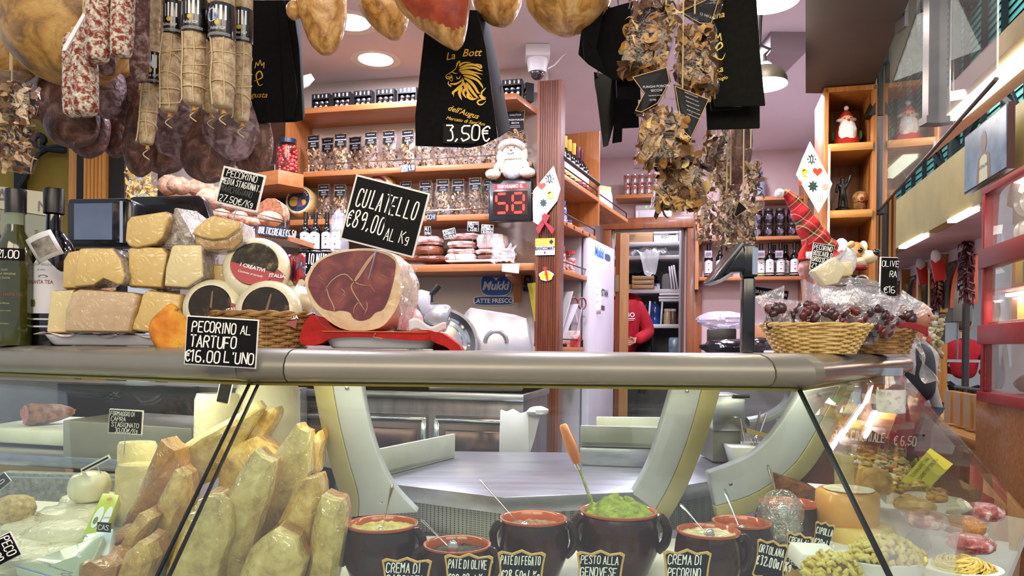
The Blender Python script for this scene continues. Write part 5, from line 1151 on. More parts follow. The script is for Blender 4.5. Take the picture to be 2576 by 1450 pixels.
# strip lights inside, under the top shelf
tube=mat('strip_light','ffffff',emit=5,ecol='fffbe6')
for k,(f0,f1),pw_ in((0,(.1,.97),4.6),(1,(.04,.96),4),(2,(.06,.97),4.5)):
 A,B_=cseg(k,f0,-.075,TZ-.05),cseg(k,f1,-.075,TZ-.05);mm=MB();mm.tube([A,B_],.007,8);wbuild(mm,'strip_lamp',tube,ct)
 c=(A+B_)/2-V((0,0,.012));l=bpy.data.lights.new('strip_light','AREA');l.shape='RECTANGLE';l.size=(A-B_).length;l.size_y=.03;l.energy=pw_;l.color=(1,.93,.68)
 o=bpy.data.objects.new('strip_light',l);COL.objects.link(o);d_=(B_-A).normalized();o.rotation_euler=(0,0,math.atan2(d_.y,d_.x));o.location=c-NS[k]*.0
# left inner fittings: upper work ledge, steel box, black panel
a=MB();e=[at(-200,1128,2.32),at(300,1168,2.12),at(300,1168,2.12)+V((.05,.5,0)),at(-200,1128,2.32)+V((0,.6,0))];z=e[0].z
a.prism([(p.x,p.y)for p in e],z-.035,z,'xy');wbuild(a,'ledge',steel,ct,bevel=.003)
a=MB();q=[at(158,1058,2.2),at(482,1078,2.12),at(482,1180,2.12),at(158,1158,2.2)];a.hull(q,[p+V((.03,.3,0))for p in q]);wbuild(a,'steel_box',mat('dull_steel',[(.4,'84827a'),(.6,'93918a')],scale=4,rough=.4,metal=.6),ct,bevel=.003)
a=MB();q=[at(0,1190,2.15),at(480,1205,2.02),at(480,1330,2.02),at(0,1300,2.15)];a.hull(q,[p+V((.0,.04,0))for p in q]);wbuild(a,'rough_panel',mat('frosted_grey_panel',[(.35,'5f625c'),(.65,'8f918a')],scale=60,rough=.6,bump=.5),ct)
a=MB();a.tube([at(-20,1200,2.1),at(300,1207,2.0)],.003,6);wbuild(a,'guard_wire',chrome,ct)
# back bar with steel doors
p=at(1050,985,3.25);bz=at(1050,990,3.1).z
t=thing('steel_cupboard','stainless steel back cupboard with two framed doors below the slicer','cupboard',V((p.x,3.5,FL)),RA)
bw=1.25;h=bz-FL
a=MB();a.box((-.08,0,h/2),(bw,.55,h));a.build('body',mat('smoky_steel',[(.35,'6f6a70'),(.65,'8a858c')],scale=3,st=(6,6,1),rough=.3,metal=.8),t,bevel=.004)
a=MB();a.box((-.08,-.02,h-.015),(bw+.02,.6,.03));a.build('top',steel,t,bevel=.004)
for i,x in enumerate((-.46,-.06,.34)):
 a=MB();a.box((x,-.285,h-.36),(.36,.02,.52));dd=a.build('door',mat('dark_steel',[(.35,'57494a'),(.65,'7a6a68')],scale=3,rough=.22,metal=.85),t,bevel=.004)
 a=MB();
 for(cx,cz,w_,h_)in((x,h-.12,.36,.025),(x,h-.6,.36,.025),(x-.17,h-.36,.025,.5),(x+.17,h-.36,.025,.5)):a.box((cx,-.298,cz),(w_,.02,h_))
 a.build('door_frame',chrome,dd,bevel=.006)
 a=MB();a.box((x,-.294,h-.36),(.27,.012,.4));a.build('door_panel',mat('mirror_steel',[(.4,'6a5552'),(.6,'8a7672')],scale=2,rough=.15,metal=.9),dd,bevel=.005)
a=MB();q=[at(145,965,3.0),at(480,975,3.0),at(480,1078,3.0),at(145,1070,3.0)];a.hull(q,[v+V((0,.08,0))for v in q]);place(a,'dark_cabinet',mat('navy_black_panel',[(.4,'15171d'),(.6,'23262e')],scale=3,rough=.25),'dark cabinet front seen through the left glass','cabinet')
a=MB();q=[at(-150,950,3.1),at(740,982,3.1),at(740,1155,3.1),at(-150,1130,3.1)];a.hull(q,[v+V((0,.2,0))for v in q]);place(a,'back_cabinet',mat('grey_steel_back',[(.4,'63615f'),(.6,'7c7a78')],scale=3,rough=.35,metal=.5),'grey steel cabinet behind the left part of the display','cabinet')
# cutting boards
poly_=mat('cutting_board_white',[(.4,'b9bba6'),(.6,'c8cab8')],scale=5,rough=.45)
def tray_board(name,lb,corners,z,wall_edges,wh,th=.02):
 c=sum((V((p[0],p[1],0))for p in corners),V())/len(corners);c.z=z;t=thing(name,lb,'cutting board',c)
 mm=MB();mm.prism(corners,z,z+th,'xy');wbuild(mm,'board',poly_,t,bevel=.004)
 for i,j in wall_edges:
  A,B_=V((*corners[i],0)),V((*corners[j],0));d_=(B_-A).normalized();n=V((-d_.y,d_.x,0))*.01
  mm=MB();mm.prism([(A.x,A.y),(B_.x,B_.y),(B_.x+n.x,B_.y+n.y),(A.x+n.x,A.y+n.y)],z,z+wh,'xy');wbuild(mm,'side_wall',poly_,t,bevel=.003)
 return t
tray_board('cutting_board','white cutting board with raised side on the worktop beside the left arm',[ap(950,1200,2.17),ap(1145,1148,2.58),ap(1000,1130,2.75),ap(800,1160,2.4)],WZ+.001,[(0,1),(0,3)],.085)
a=MB();q0,q1,q2,q3=ap(1458,1160,2.45),ap(1690,1165,2.4),ap(1690,1160,2.8),ap(1500,1150,2.8);a.prism([q0,q1,q2,q3],WZ,WZ+.06,'xy');wbuild(a,'raised_step',steel,ct,bevel=.003)
tray_board('cutting_board','white cutting board with raised front on the steel step at right',[ap(1460,1122,2.46),ap(1690,1128,2.42),ap(1690,1120,2.78),ap(1500,1115,2.78)],WZ+.062,[(0,1),(3,2)],.07)
c=[at(-60,1078,2.42),at(205,1088,2.3),at(205,1088,2.3)+V((.02,.4,0)),at(-60,1078,2.42)+V((0,.4,0))]
z0=at(0,1140,2.38).z+.03;t=thing('cutting_board','thick white cutting board at far left holding a piece of ham','cutting board',V((c[1].x-.15,c[1].y+.2,z0)))
a=MB();a.prism([(p.x,p.y)for p in c],z0,at(60,1082,2.35).z,'xy');wbuild(a,'board',poly_,t,bevel=.008)
p=at(118,1072,2.5);p.z=at(60,1082,2.35).z+.001;t=thing('ham_piece','cut end of dried ham lying on the far left cutting board','ham',p,.9)
a=MB();s=ppx(1,2.5);rings=[[V((-48*s+110*s*f,math.cos(q)*26*s*g_,28*s+math.sin(q)*27*s*g_))*(1+.12*fbm((f*3,math.cos(q),math.sin(q)),1.5))for q in[2*PI*k/18 for k in range(18)]]for f,g_ in((0,.95),(.1,1.08),(.4,1.0),(.72,.72),(.9,.45),(1,.2))]
a.loft(rings);a.build('ham',mat('dry_ham_rind',[(.35,'4f2c22'),(.5,'8a5a38'),(.65,'a87848')],scale=40,rough=.6,bump=.4),t)
a=MB();a.loft([[V((-49*s,math.cos(q)*22*s,28*s+math.sin(q)*23*s))for q in[2*PI*k/18 for k in range(18)]],[V((-47*s,math.cos(q)*22*s,28*s+math.sin(q)*23*s))for q in[2*PI*k/18 for k in range(18)]]]);a.build('cut_face',mat('ham_pink',[(.4,'9c4a48'),(.7,'c9867a')],scale=18,rough=.4),t)
# steel box, container and utensils behind the right arm
t=thing('steel_box','square steel box behind the right support arm','box',at(1833,1085,2.5));s=ppx(1,2.5)
a=MB();a.box((0,.1,45*s),(82*s,.2,90*s));a.build('box',steel,t,bevel=.004);a=MB();a.box((0,.1,-40*s),(70*s,.16,78*s));a.build('foot',MT['dull_steel'],t);a=MB();a.box((30*s,-.004,88*s),(40*s,.02,8*s));a.build('clip',black,t,bevel=.002)
t=thing('utensil_tray','pale container with jar and utensils between the right arms','container',at(1895,1178,2.42));s=ppx(1,2.42)
a=MB();a.prism([(-40*s,0),(46*s,0),(62*s,52*s),(-56*s,52*s)],0,.16);a.build('tray',white,t,bevel=.005);a=MB();a.lathe([(0,30*s),(26*s,30*s),(28*s,72*s),(24*s,82*s)],(12*s,.05,0),20);a.build('jar',film('utensil_jar',base=.1,rough=.1,bump=.3),t)
for x,h in((-14,120),(22,138),(34,132)):a=MB();a.tube([(x*s*.4,.05,40*s),(x*s*1.4,.06,h*s)],[.004,.007],8,sq=.5);a.build('utensil',chrome,t)
a=MB();a.prism([tuple(v)for v in((-6*s,95*s),(60*s,78*s),(62*s,70*s),(-6*s,84*s))],.02,.12);a.build('lid_board',mat('tan_board','b09a5c',rough=.5),t)
a=MB();a.tube(spline([at(1992,985,2.6),at(1975,1020,2.6),at(1930,1050,2.6),at(1880,1062,2.6)],6),.028,10,sq=.6);wbuild(a,'curved_bracket',armw,ct)
mm=MB();q=[at(x,y,2.86)for x,y in((2284,836),(2304,850),(2366,968),(2330,960))];mm.sheet(lambda u,v:q[0].lerp(q[1],u).lerp(q[3].lerp(q[2],u),v)+V((.01*math.sin(u*5),.03*math.sin(v*9+u*4),.01*math.sin(u*7+v*5))),8,16)
place(mm,'plastic_bag',film('limp_bag',base=.12,rough=.12,bump=.6,bscale=30,haze=.2),'limp clear plastic bag hanging off the right end of the counter','plastic bag')
# white paper bags hanging by the pillar
p=at(1300,1080,2.95)
t=thing('paper_bag_bundle','bundle of white carrier bags hanging beside the pillar below the rail','bags',p);s=ppx(1,2.95)
a=MB();a.prism([(-44*s,-85*s),(32*s,-85*s),(30*s,45*s),(10*s,38*s),(-10*s,50*s),(-26*s,42*s),(-42*s,48*s)],0,.03);a.build('bag',paper,t,bevel=.006)
a=MB();a.ball((52*s,0,45*s),(28*s,.04,13*s),14,8,lambda v:1+.2*fbm(v,4));a.prism([(28*s,-80*s),(44*s,-30*s),(60*s,40*s),(30*s,45*s)],.01,.03);a.build('rolled_bag',mat('grey_white_plastic','d0ced6',rough=.4),t)
# ---------------------------------------------------------------- slicer on the back bar
p=at(1200,884,3.35);t=thing('meat_slicer','polished meat slicer with round blade on the back cupboard','meat slicer',V((p.x,3.32,bz)),0);s=ppx(1,3.32)
def sp(px,py,y=0.0):q=at(px,py,3.32+y);return(q.x-t.location.x,q.z-bz)
a=MB();a.prism([sp(*v)for v in((1165,788),(1180,772),(1295,790),(1325,800),(1332,820),(1345,900),(1345,960),(1165,960))],.06,.09);a.build('guard_plate',mat('satin_alu',[(.4,'b9b8c4'),(.6,'d0cfda')],scale=2,rough=.25,metal=.8),t,bevel=.008)
c=sp(1112,866);a=MB();a.lathe([(0,.0),(50*s,.004),(52*s,.02),(62*s,.022),(64*s,.01),(84*s,.03),(84*s,.045),(0,.045)],(c[0],0,c[1]),40,axis='y');a.build('blade',chrome,t)
a=MB();a.lathe([(84*s,.0),(90*s,.0),(92*s,.02),(90*s,.05),(84*s,.05),(84*s,.0)],(c[0],0,c[1]),40,axis='y');a.build('blade_ring',steel,t)
a=MB();a.prism([sp(*v)for v in((1068,800),(1082,768),(1130,768),(1138,778),(1132,800),(1118,835),(1072,815))],-.06,.03);a.build('sharpener_housing',mat('cast_alu','cfced8',rough=.2,metal=.75),t,bevel=.01)
a=MB();a.prism([sp(*v)for v in((1048,738),(1060,730),(1090,738),(1084,770),(1074,795),(1064,792),(1052,765))],-.04,-.02);a.build('meat_pusher',mat('pusher_grey','c4c3cc',rough=.4),t,bevel=.006)
a=MB();q=sp(1098,730);a.tube([(q[0]-12*s,-.03,q[1]-14*s),(q[0]+8*s,-.03,q[1]+10*s)],8*s,12);a.tube([(q[0]-12*s,-.03,q[1]-14*s),(q[0]-10*s,-.03,q[1]-32*s)],5*s,10);a.build('handle',black,t)
a=MB();q=sp(1098,776);a.lathe([(0,0),(8*s,0),(10*s,4*s),(8*s,10*s),(0,11*s)],(q[0],-.02,q[1]),10);a.build('knob',black,t)
c2=sp(1247,862);a=MB();a.tube([(c2[0]+28*s*math.cos(q),.05,c2[1]+30*s*math.sin(q))for q in[PI*k/14 for k in range(15)]],5*s,8);a.build('carriage_loop',steel,t)
a=MB();a.box((0,.03,.05),(.42,.22,.1));a.build('base',MT['cast_alu'],t,bevel=.015)
# ---------------------------------------------------------------- things standing on the counter
wrapc=dict(coat=1.0,cbump=.6,cscale=24,crough=.08)
def cheese_mat(name,a,b,sc=18,**k):
 kw=dict(wrapc);kw.update(k);return mat(name,[(.35,a),(.65,b)],scale=sc,rough=.5,**kw)
paste1=cheese_mat('pecorino_paste','cfae62','dcbf78');paste2=cheese_mat('pale_paste','d9c68a','e2d29c');paste3=cheese_mat('aged_paste','bfa27a','cdb28c',30,cbump=1)
rind1=mat('tan_rind',[(.3,'7a5c36'),(.5,'a98650'),(.7,'c9a768')],scale=40,rough=.6,**wrapc);rind2=mat('mouldy_rind',[(.3,'4a443c'),(.5,'8f8478'),(.7,'c4bcb2')],scale=50,rough=.7,bump=.4,**wrapc)
rind3=mat('white_rind',[(.35,'b5b0a8'),(.65,'d8d4cc')],scale=60,rough=.7,bump=.4,**wrapc)
def wedge(lb,front,d,dep,pm,rm,back=None,z0=None,shift=(0,0),name='pecorino_wedge',group='pecorino wedges on the white tray',bev=.006,cat='cheese',yaw=0):
 cx=sum(p[0]for p in front)/len(front);by=max(p[1]for p in front);o=at(cx,by,d)
 if z0 is not None:o.z=z0
 t=thing(name,lb,cat,o,yaw,group)
 P_=[at(x,y,d)-at(cx,by,d)for x,y in front];k=len(P_);c=sum(P_,V())/k
 sh=V((ppx(shift[0],d),0,-ppx(shift[1],d)))
 a=MB();rings=[[c+(p-c)*.985+V((0,.0,0))for p in P_],[p+V((0,.006,0))for p in P_],[p+V((0,dep*.6,0))+sh*.6 for p in P_],[c+(p-c)*(back or .9)+V((0,dep,0))+sh for p in P_]]
 a.loft(rings);a.build('rind',rm,t,bevel=bev,smooth=32)
 a=MB();a.loft([[c+(p-c)*.93+V((0,-.004,0))for p in P_],[c+(p-c)*.97+V((0,.003,0))for p in P_]]);a.build('cut_face',pm,t,bevel=.003,smooth=60)
 return t
# white tray
def foodtray(name,lb,x0,x1,y,d,h,dep,col=None):
 c=at((x0+x1)/2,y,d);w=ppx(x1-x0,d);t=thing(name,lb,'tray',V((c.x,d+dep/2-.02,TZ)))
 a=MB();n=8
 def rr(w,dp,r):
  pts=[]
  for sx,sy,a0 in((1,1,0),(-1,1,90),(-1,-1,180),(1,-1,270)):
   for k in range(n):q=math.radians(a0+90*k/(n-1));pts.append(((w/2-r)*sx+r*math.cos(q),(dp/2-r)*sy+r*math.sin(q)))
  return pts
 rings=[[V((*p,z))for p in rr(w*k,dep*k2,.03)]for k,k2,z in((.9,.86,.002),(.93,.9,.006),(.985,.97,h*.75),(1,1,h*.95),(1,1,h),(.97,.95,h*.93),(.9,.86,.01))]
 a.loft(rings);a.build('tray',col or mat('tray_white','d9dade',rough=.3,coat=.3),t,smooth=50);return t
TH=.03
tr1=foodtray('food_tray','white tray carrying the stack of pecorino wedges',112,452,868,1.95,TH,.26)
a=MB();rn=random.Random(9);a.sheet(lambda u,v:V(((u-.5)*.385,(v-.5)*.27,.029+.006*math.sin(u*22)*(1 if v<.1 else .3))),40,8);o=a.build('printed_paper',mat('red_print_paper',[(.55,'e6d8d0'),(.6,'c0362e')],scale=30,rough=.6),None,tr1.location+V((0,0,.001)),solid=.001);tag(o,'red and white printed paper lining the pecorino tray','paper')
zt=TZ+TH+.004;D=1.93
r1=at(0,838,D).z-zt;zt1=zt
wedge('pale slab with straight side at the left end of the bottom cheese row',[(117,835),(128,728),(188,724),(186,835)],D+.02,.12,paste2,rind1,z0=zt1)
wedge('large tan cheese with wrinkled film face, widest of the bottom row',[(160,836),(163,780),(180,735),(200,726),(340,735),(352,745),(328,838)],D-.03,.14,paste3,rind1,z0=zt1)
wedge('yellow cheese with bubbly film at the right of the bottom row',[(325,832),(345,790),(358,742),(370,731),(458,742),(452,800),(430,838),(395,842),(345,836)],D-.02,.13,paste1,rind1,z0=zt1)
z2=at(240,726,D).z;wedge('tan backed wedge behind the darker wedge in the middle cheese row',[(157,722),(160,650),(172,628),(205,622),(240,722)],D+.03,.12,paste1,rind1,z0=z2)
wedge('wedge with brown and grey rind showing in the middle row',[(185,722),(188,680),(198,624),(210,622),(285,622),(306,650),(318,695),(310,715),(300,717),(262,700),(235,718)],D-.04,.11,paste1,rind2,z0=z2)
wedge('square pale slab in the centre of the middle cheese row',[(321,728),(322,630),(345,624),(410,628),(424,645),(408,732)],D-.01,.13,paste1,rind1,z0=z2)
wedge('wedge with mouldy rind and white stamp, fourth in the middle row',[(412,736),(416,690),(432,632),(440,628),(510,628),(514,712),(470,740)],D-.02,.12,paste2,rind2,z0=z2)
wedge('tan wedge half hidden behind the top truffle cheese',[(512,700),(510,634),(570,632),(570,700)],D+.05,.12,paste1,rind1,z0=z2)
z3=at(380,628,D).z
wedge('left wedge with curved cut face on top of the cheese stack',[(314,608),(318,560),(328,545),(420,531),(428,545),(412,600),(395,615),(345,626),(325,622)],D-.02,.1,paste1,rind1,z0=z3)
t=wedge('pointed wedge with grey mould rind in the middle of the top row',[(408,624),(432,560),(438,522),(445,520),(470,560),(486,590),(500,628)],D+.01,.13,rind2,rind3,z0=z3,back=.6,shift=(30,-8))
wedge('right wedge with white side rind on top of the cheese stack',[(480,588),(492,572),(520,548),(535,541),(610,558),(605,575),(570,600),(535,604),(505,598)],D-.02,.02,paste1,rind3,z0=at(480,604,D-.02).z,bev=.004)
wedge('rind block under the right top wedge, grey and white',[(486,594),(505,600),(535,606),(572,602),(612,562),(614,612),(590,632),(520,636),(492,625)],D-.01,.11,rind1,rind3,z0=z3-.004)
# truffle cheeses
milk=mat('milky_cheese',[(.35,'d2cba8'),(.6,'dfd9b8'),(.75,'e6e1c4')],scale=8,rough=.4,**wrapc)
def truffle(lb,cx,cy,d,r,roll,rl,tilt=.25,lc='dark',dep=.075,yaw=0):
 R_=ppx(r,d);t=thing('truffle_pecorino',lb,'cheese',at(cx,cy,d),rot=(Matrix.Rotation(yaw,4,'Z')@Matrix.Rotation(-tilt,4,'X')@Matrix.Rotation(math.radians(roll),4,'Y')).to_euler(),group='truffle pecorino rounds')
 a=MB();pr=[(0,0),(R_*.7,.002),(R_*.92,.012),(R_,.03),(R_*.98,.055),(R_*.8,.072),(0,.076)]
 a.lathe([(p[0],p[1]*dep/.075)for p in pr],n=40,axis='y');a.build('cheese',milk,t,smooth=80)
 l=MB();q=ppx(rl,d);l.loft([[V((q*f*math.cos(2*PI*k/36),y,q*f*math.sin(2*PI*k/36)))for k in range(36)]for f,y in((1,.004),(1,-.0),(.95,-.002),(.02,-.0025))]);e=l.build('label',mat('truffle_label',[(.4,'15100e'),(.58,'241b16'),(.7,'5a4a34')],scale=30,rough=.5,spec=.2)if lc=='dark' else mat('truffle_photo_label',[(.35,'14110f'),(.55,'3a3428'),(.7,'7d7250')],scale=40,rough=.5,spec=.2),t,smooth=0)
 l=MB();l.poly([(q*math.cos(k),q*math.sin(k))for k in[PI*1.06+i*PI*.88/16 for i in range(17)]],-.0032)if lc!='dark' else l.poly([(q*.1,-q*.2),(q*.2,q*.7),(q*.12,q*.65),(0,-q*.1)],-.0032)
 l.build('label_accent',mat('label_red','a01e28',rough=.4)if lc!='dark' else mat('truffle_brown','6a4a2c',rough=.5),e,smooth=0)
 l=MB();printed(l,'I CREATIVI',0,-q*(.28 if lc!='dark' else .72),q*.16,y=-.0036,bold=.02);
 if lc!='dark':printed(l,'Caciotta al tartufo',0,-q*.55,q*.1,y=-.0038,shear=.3)
 l.build('lettering',pw,e,smooth=0)
 l=MB();l.add([(q*.8,-.001,-q*.55),(q*1.35,.004,-q*.75),(q*1.4,.004,-q*.15),(q*.95,-.001,q*.05)],[(0,1,2,3)]);l.build('label_tab',mat('tab_red','8c1a22',rough=.4),t,smooth=0,solid=.0012)
 l=MB();printed(l,'ITALIA',0,0,q*.16,y=-.0035,bold=.02);M_=Matrix.Translation((q*1.12,0,-q*.38))@Matrix.Rotation(math.radians(-10),4,'Y');l.v=[M_@v for v in l.v];l.build('tab_lettering',pw,t,smooth=0)
 return t
truffle('truffle cheese round with photo label on top of the basket heap',640,664,1.93,84,14,58,.3,'photo',yaw=.15)
truffle('truffle cheese round with black label at left in the wicker basket',528,768,1.90,76,-6,52,.2,yaw=.1)
truffle('truffle cheese round with black label at right in the wicker basket',668,778,1.88,84,4,58,.2,yaw=.1)
mm=MB();mm.ball((0,0,0),(.06,.06,.05),20,14,lambda v:1+.1*fbm(v,3));o=mm.build('truffle_pecorino',milk,None,at(735,762,2.02));tag(o,'plain wrapped cheese round at the right back of the basket','cheese','truffle pecorino rounds')
mm=MB();mm.ball((0,0,0),(.06,.05,.05),20,14,lambda v:1+.1*fbm(v,3));o=mm.build('truffle_pecorino',milk,None,at(715,700,2.08));tag(o,'wrapped cheese round behind the topmost truffle cheese','cheese','truffle pecorino rounds')
mm=MB();mm.sheet(lambda u,v:V(((u-.5)*.06,.02*math.sin(u*6),(v-.5)*.07+.01*math.sin(u*9))),10,6);o=mm.build('red_label_flap',mat('red_navy_wrap',[(.45,'a02030'),(.58,'2a2550'),(.7,'d8d0d8')],scale=40,rough=.3,coat=.5),None,at(742,680,2.0),solid=.002);tag(o,'red and blue printed wrapper at the back of the truffle cheese basket','wrapper')
# wicker baskets
def wicker(name,lb,c,rx,ry,h,rows,col,rx2=None,ry2=None,sq=2.0,rot=0,rim=.008,nst=26,flare=1.0):
 t=thing(name,lb,'basket',c,rot);rx2,ry2=rx2 or rx*.8,ry2 or ry*.8
 def pt(q,f,off):
  a_,b_=lerp(rx2,rx,f**flare)+off,lerp(ry2,ry,f**flare)+off;cq,sq_=math.cos(q),math.sin(q)
  return V((a_*abs(cq)**(2/sq)*(1 if cq>0 else-1),b_*abs(sq_)**(2/sq)*(1 if sq_>0 else-1),h*f))
 a=MB();n=nst*4;th=h/rows*.56
 for r_ in range(rows):
  f=(r_+.5)/rows;a.tube([pt(2*PI*k/n,f,.0035*math.cos(k*PI/4+PI*(r_%2)))for k in range(n+1)],th,6,cap=False)
 a.build('weave',col,t)
 a=MB()
 for k in range(nst):a.tube([pt(2*PI*(k+0.)/nst,f,0)for f in(0,.5,1)],.0026,5)
 a.build('stakes',col,t)
 a=MB()
 for ph in(0,PI):a.tube([pt(2*PI*k/n,1.0,rim*.5*math.cos(k*.5+ph))+V((0,0,rim*.5*math.sin(k*.5+ph)))for k in range(n+1)],rim*.6,6,cap=False)
 a.build('braided_rim',col,t)
 a=MB();a.loft([[pt(2*PI*k/40,0,0)+V((0,0,z))for k in range(40)]for z in(.001,.005)]);a.build('bottom',col,t)
 return t
wick=mat('brown_wicker',[(.3,'6a4a26'),(.5,'96703e'),(.7,'b08a54')],scale=30,rough=.6);wickl=mat('light_wicker',[(.3,'b38f4a'),(.5,'d3b36e'),(.7,'e2c98a')],scale=30,rough=.55)
p=at(650,882,1.93);wicker('wicker_basket','brown wicker basket holding the truffle cheeses',V((p.x-.0,1.95,TZ)),.135,.10,ppx(86,1.9),11,wick,.115,.085)
mm=MB();mm.sheet(lambda u,v:V((-.03+.1*u-.02*math.sin(v*3),-.12+.05*u*u-.03*math.sin(v*2.6),.10-.12*v+.02*math.sin(u*7+v*2)-.02*u)),18,14);o=mm.build('orange_napkin',mat('orange_print_cloth',[(.35,'b5651c'),(.5,'d98a2c'),(.6,'e0a83c'),(.68,'6a3a1c')],scale=14,rough=.85),None,at(478,882,1.86)+V((-.02,.08,.0)),solid=.003);tag(o,'orange patterned cloth spilling over the left of the wicker basket','napkin')
card('price_sign','large black sign reading PECORINO AL TARTUFO hanging over the rail',557,861,1.595,182,124,3,[('PECORINO',.09,.68,.21,.62),('AL',.76,.68,.17,.15),('TARTUFO',.07,.38,.23,.66),('€16.00',.01,.07,.23,.5),('L’UNO'.replace('’',"'"),.56,.09,.22,.42)],tilt=0,lw=.12,edge=.018)
tsk=card('price_sign','tilted black sign reading PECORINO MEDIA STAGIONAT above the cheese stack',605,476,1.93,110,96,13,[('PECORINO',.12,.76,.17,.72),('MEDIA STAGIONAT.',.05,.54,.16,.92),('27,50€/Kg',.08,.08,.17,.82)],lw=.11,edge=.05,stick=.11)
l=MB();chalk(l,'MARCHIGIANO',-.05,-.016,.016,wr=.36,lw=.09,y=-.0022);l.build('faded_lettering',mat('faded_marker','55595a',rough=.7),tsk,smooth=0)
t=card('price_sign','large tilted black sign reading CULATELLO above the sliced ham',968,544,1.84,192,168,14,[('CULATELLO',.09,.55,.27,.83),('€89,00',.03,.22,.26,.52),('AL Kg',.56,.16,.18,.36)],lw=.075,edge=.025,stick=.08)
l=MB();l.brush([(-.005,.072),(.006,.03),(.002,0),(.014,-.05)],.006,.003,-.0024);l.brush([(.03,.06),(.01,.03),(.02,-.02)],.004,.002,-.0024);l.build('crack',mat('dark_gloss','050607',rough=.15),t,smooth=0)
# tall bottles at the left end
def bottle_px(name,lb,cx,d,rows,mt,capm_,capy,extra=None):
 base=at(cx,rows[-1][0],d);base.z=TZ;s=ppx(1,d);y0=rows[-1][0];t=thing(name,lb,'bottle',base,group='oil bottles on the counter')
 a=MB();a.lathe([(0,0)]+[(w*s,(y0-y)*s)for y,w in reversed(rows)]+[(0,(y0-rows[0][0])*s)],n=28);a.build('glass',mt,t,smooth=50)
 a=MB();a.lathe([(capm_[1]*s*.98,(y0-capy[1])*s),(capm_[1]*s,(y0-capy[0])*s-.004),(capm_[1]*s*.95,(y0-capy[0])*s),(0,(y0-capy[0])*s)],n=24);a.build('cap',capm_[0],t);return t,s
capd=mat('black_cap','141213',rough=.35)
oil=mat('green_oil',[(.4,'2c310a'),(.6,'43480f')],scale=3,rough=.08,coat=.8,spec=.6)
D_=2.02
t,s=bottle_px('oil_bottle','clear bottle of green olive oil with black price band at far left',36,D_,[(528,16),(536,20),(575,21),(592,30),(612,38),(640,40),(850,40),(862,38)],oil,(capd,24),(470,530))
a=MB();a.lathe([(17*s,(862-545)*s),(20.8*s,(862-560)*s),(20.4*s,(862-535)*s),(22*s,(862-530)*s)],n=24);a.build('neck',mat('neck_glass','7f8a70',rough=.1,coat=.6),t)
def wrapl(r,z0,z1,q0,q1,n=14):return[[V((r*math.sin(lerp(q0,q1,k/n)),-r*math.cos(lerp(q0,q1,k/n)),z))for k in range(n+1)]for z in(z0,z1)]
a=MB();a.loft(wrapl(41*s,(862-652)*s,(862-622)*s,-1.1,1.1),cap=False,closed=False);a.build('price_band',board,t)
def bend(r):return lambda p:(r*math.sin(p.x/r),-r*math.cos(p.x/r),p.z)
a=MB();a.warp=bend(41.4*s);chalk(a,'€21,00',-30*s,(862-646)*s,19*s,lw=.13,wr=.5);a.build('lettering',ink,t,smooth=0)
a=MB();a.warp=bend(40.5*s)
for k,(x,y,h,tx)in enumerate(((0,678,6,'OLIO'),(0,688,6,'EXTRA VERGINE'),(0,698,6,'DI OLIVA'),(0,760,5,'non filtrato'),(0,778,4,'prodotto in Italia'),(0,810,4,'100% Italiano'))):printed(a,tx,x,(862-y)*s,h*s*.8)
a.build('print',mat('pale_green_print','b9b98a',rough=.6),t,smooth=0)
a=MB();a.warp=bend(40.6*s);printed(a,'FATTORIA SANTA TEA',0,(862-740)*s,6.5*s,sx=.85,bold=.02);a.build('brand_print',mat('brick_print','8a4a3a',rough=.6),t,smooth=0)
t,s=bottle_px('oil_bottle','dark olive oil bottle with big white label and picture tag',132,D_+.06,[(530,15),(536,17),(575,19),(590,32),(610,44),(630,47),(850,47),(864,44)],glassb,(capd,24),(470,532))
a=MB();r=47.6*s;rings=[[V((r*math.sin(q*.15),-r*math.cos(q*.15),(864-y)*s))for q in range(-8,9)]for y in(785,720,680)];rings.append([V((r*math.sin(q*.15),-r*math.cos(q*.15),(864-(680-42*max(0,1-abs(q)/5.5)))*s))for q in range(-8,9)])
a.loft(rings,cap=False,closed=False);e=a.build('label',mat('cool_white_label','d9d9de',rough=.5),t)
a=MB();a.warp=bend(47.9*s);printed(a,'SANTA TEA',0,(864-712)*s,9*s,bold=.02,sx=.8);a.build('brand_print',MT['brick_print'],e,smooth=0)
a=MB();a.warp=bend(47.9*s);printed(a,'EXTRA VERGINE',0,(864-668)*s,6*s,sx=.8);printed(a,'di oliva',0,(864-680)*s,6*s,sx=.8);
for k in range(6):a.line([(-14*s,(864-735-8*k)*s),(22*s,(864-735-8*k)*s)],1.2*s)
a.disc((4*s,(864-694)*s),12*s,12,4*s);a.build('print',mat('label_print_dark','77747c',rough=.6),e,smooth=0)
a=MB();a.warp=bend(47.9*s);a.disc((-20*s,(864-760)*s),5*s,12,10*s);a.build('olive_leaf',mat('leaf_green','5c6a30',rough=.6),e,smooth=0)
a=MB();
for y in(797,815):a.loft(wrapl(47.6*s,(864-y-4)*s,(864-y)*s,-1.2,1.2),cap=False,closed=False)
a.build('white_band',MT['cool_white_label'],t)
p=at(108,620,1.93);t=thing('picture_tag','grey picture tag leaning on the neck of the dark oil bottle','tag',p,rot=(0,math.radians(-28),.2));w,h=ppx(64,1.93),ppx(68,1.93)
a=MB();a.loft([[V((w*(u-.5),.02*(u-.5)**2*4*.6-.0,z))for u in[k/8 for k in range(9)]]for z in(-h/2,h/2)],cap=False,closed=False);a.build('card',mat('tag_white','cfccca',rough=.4),t,solid=.0015)
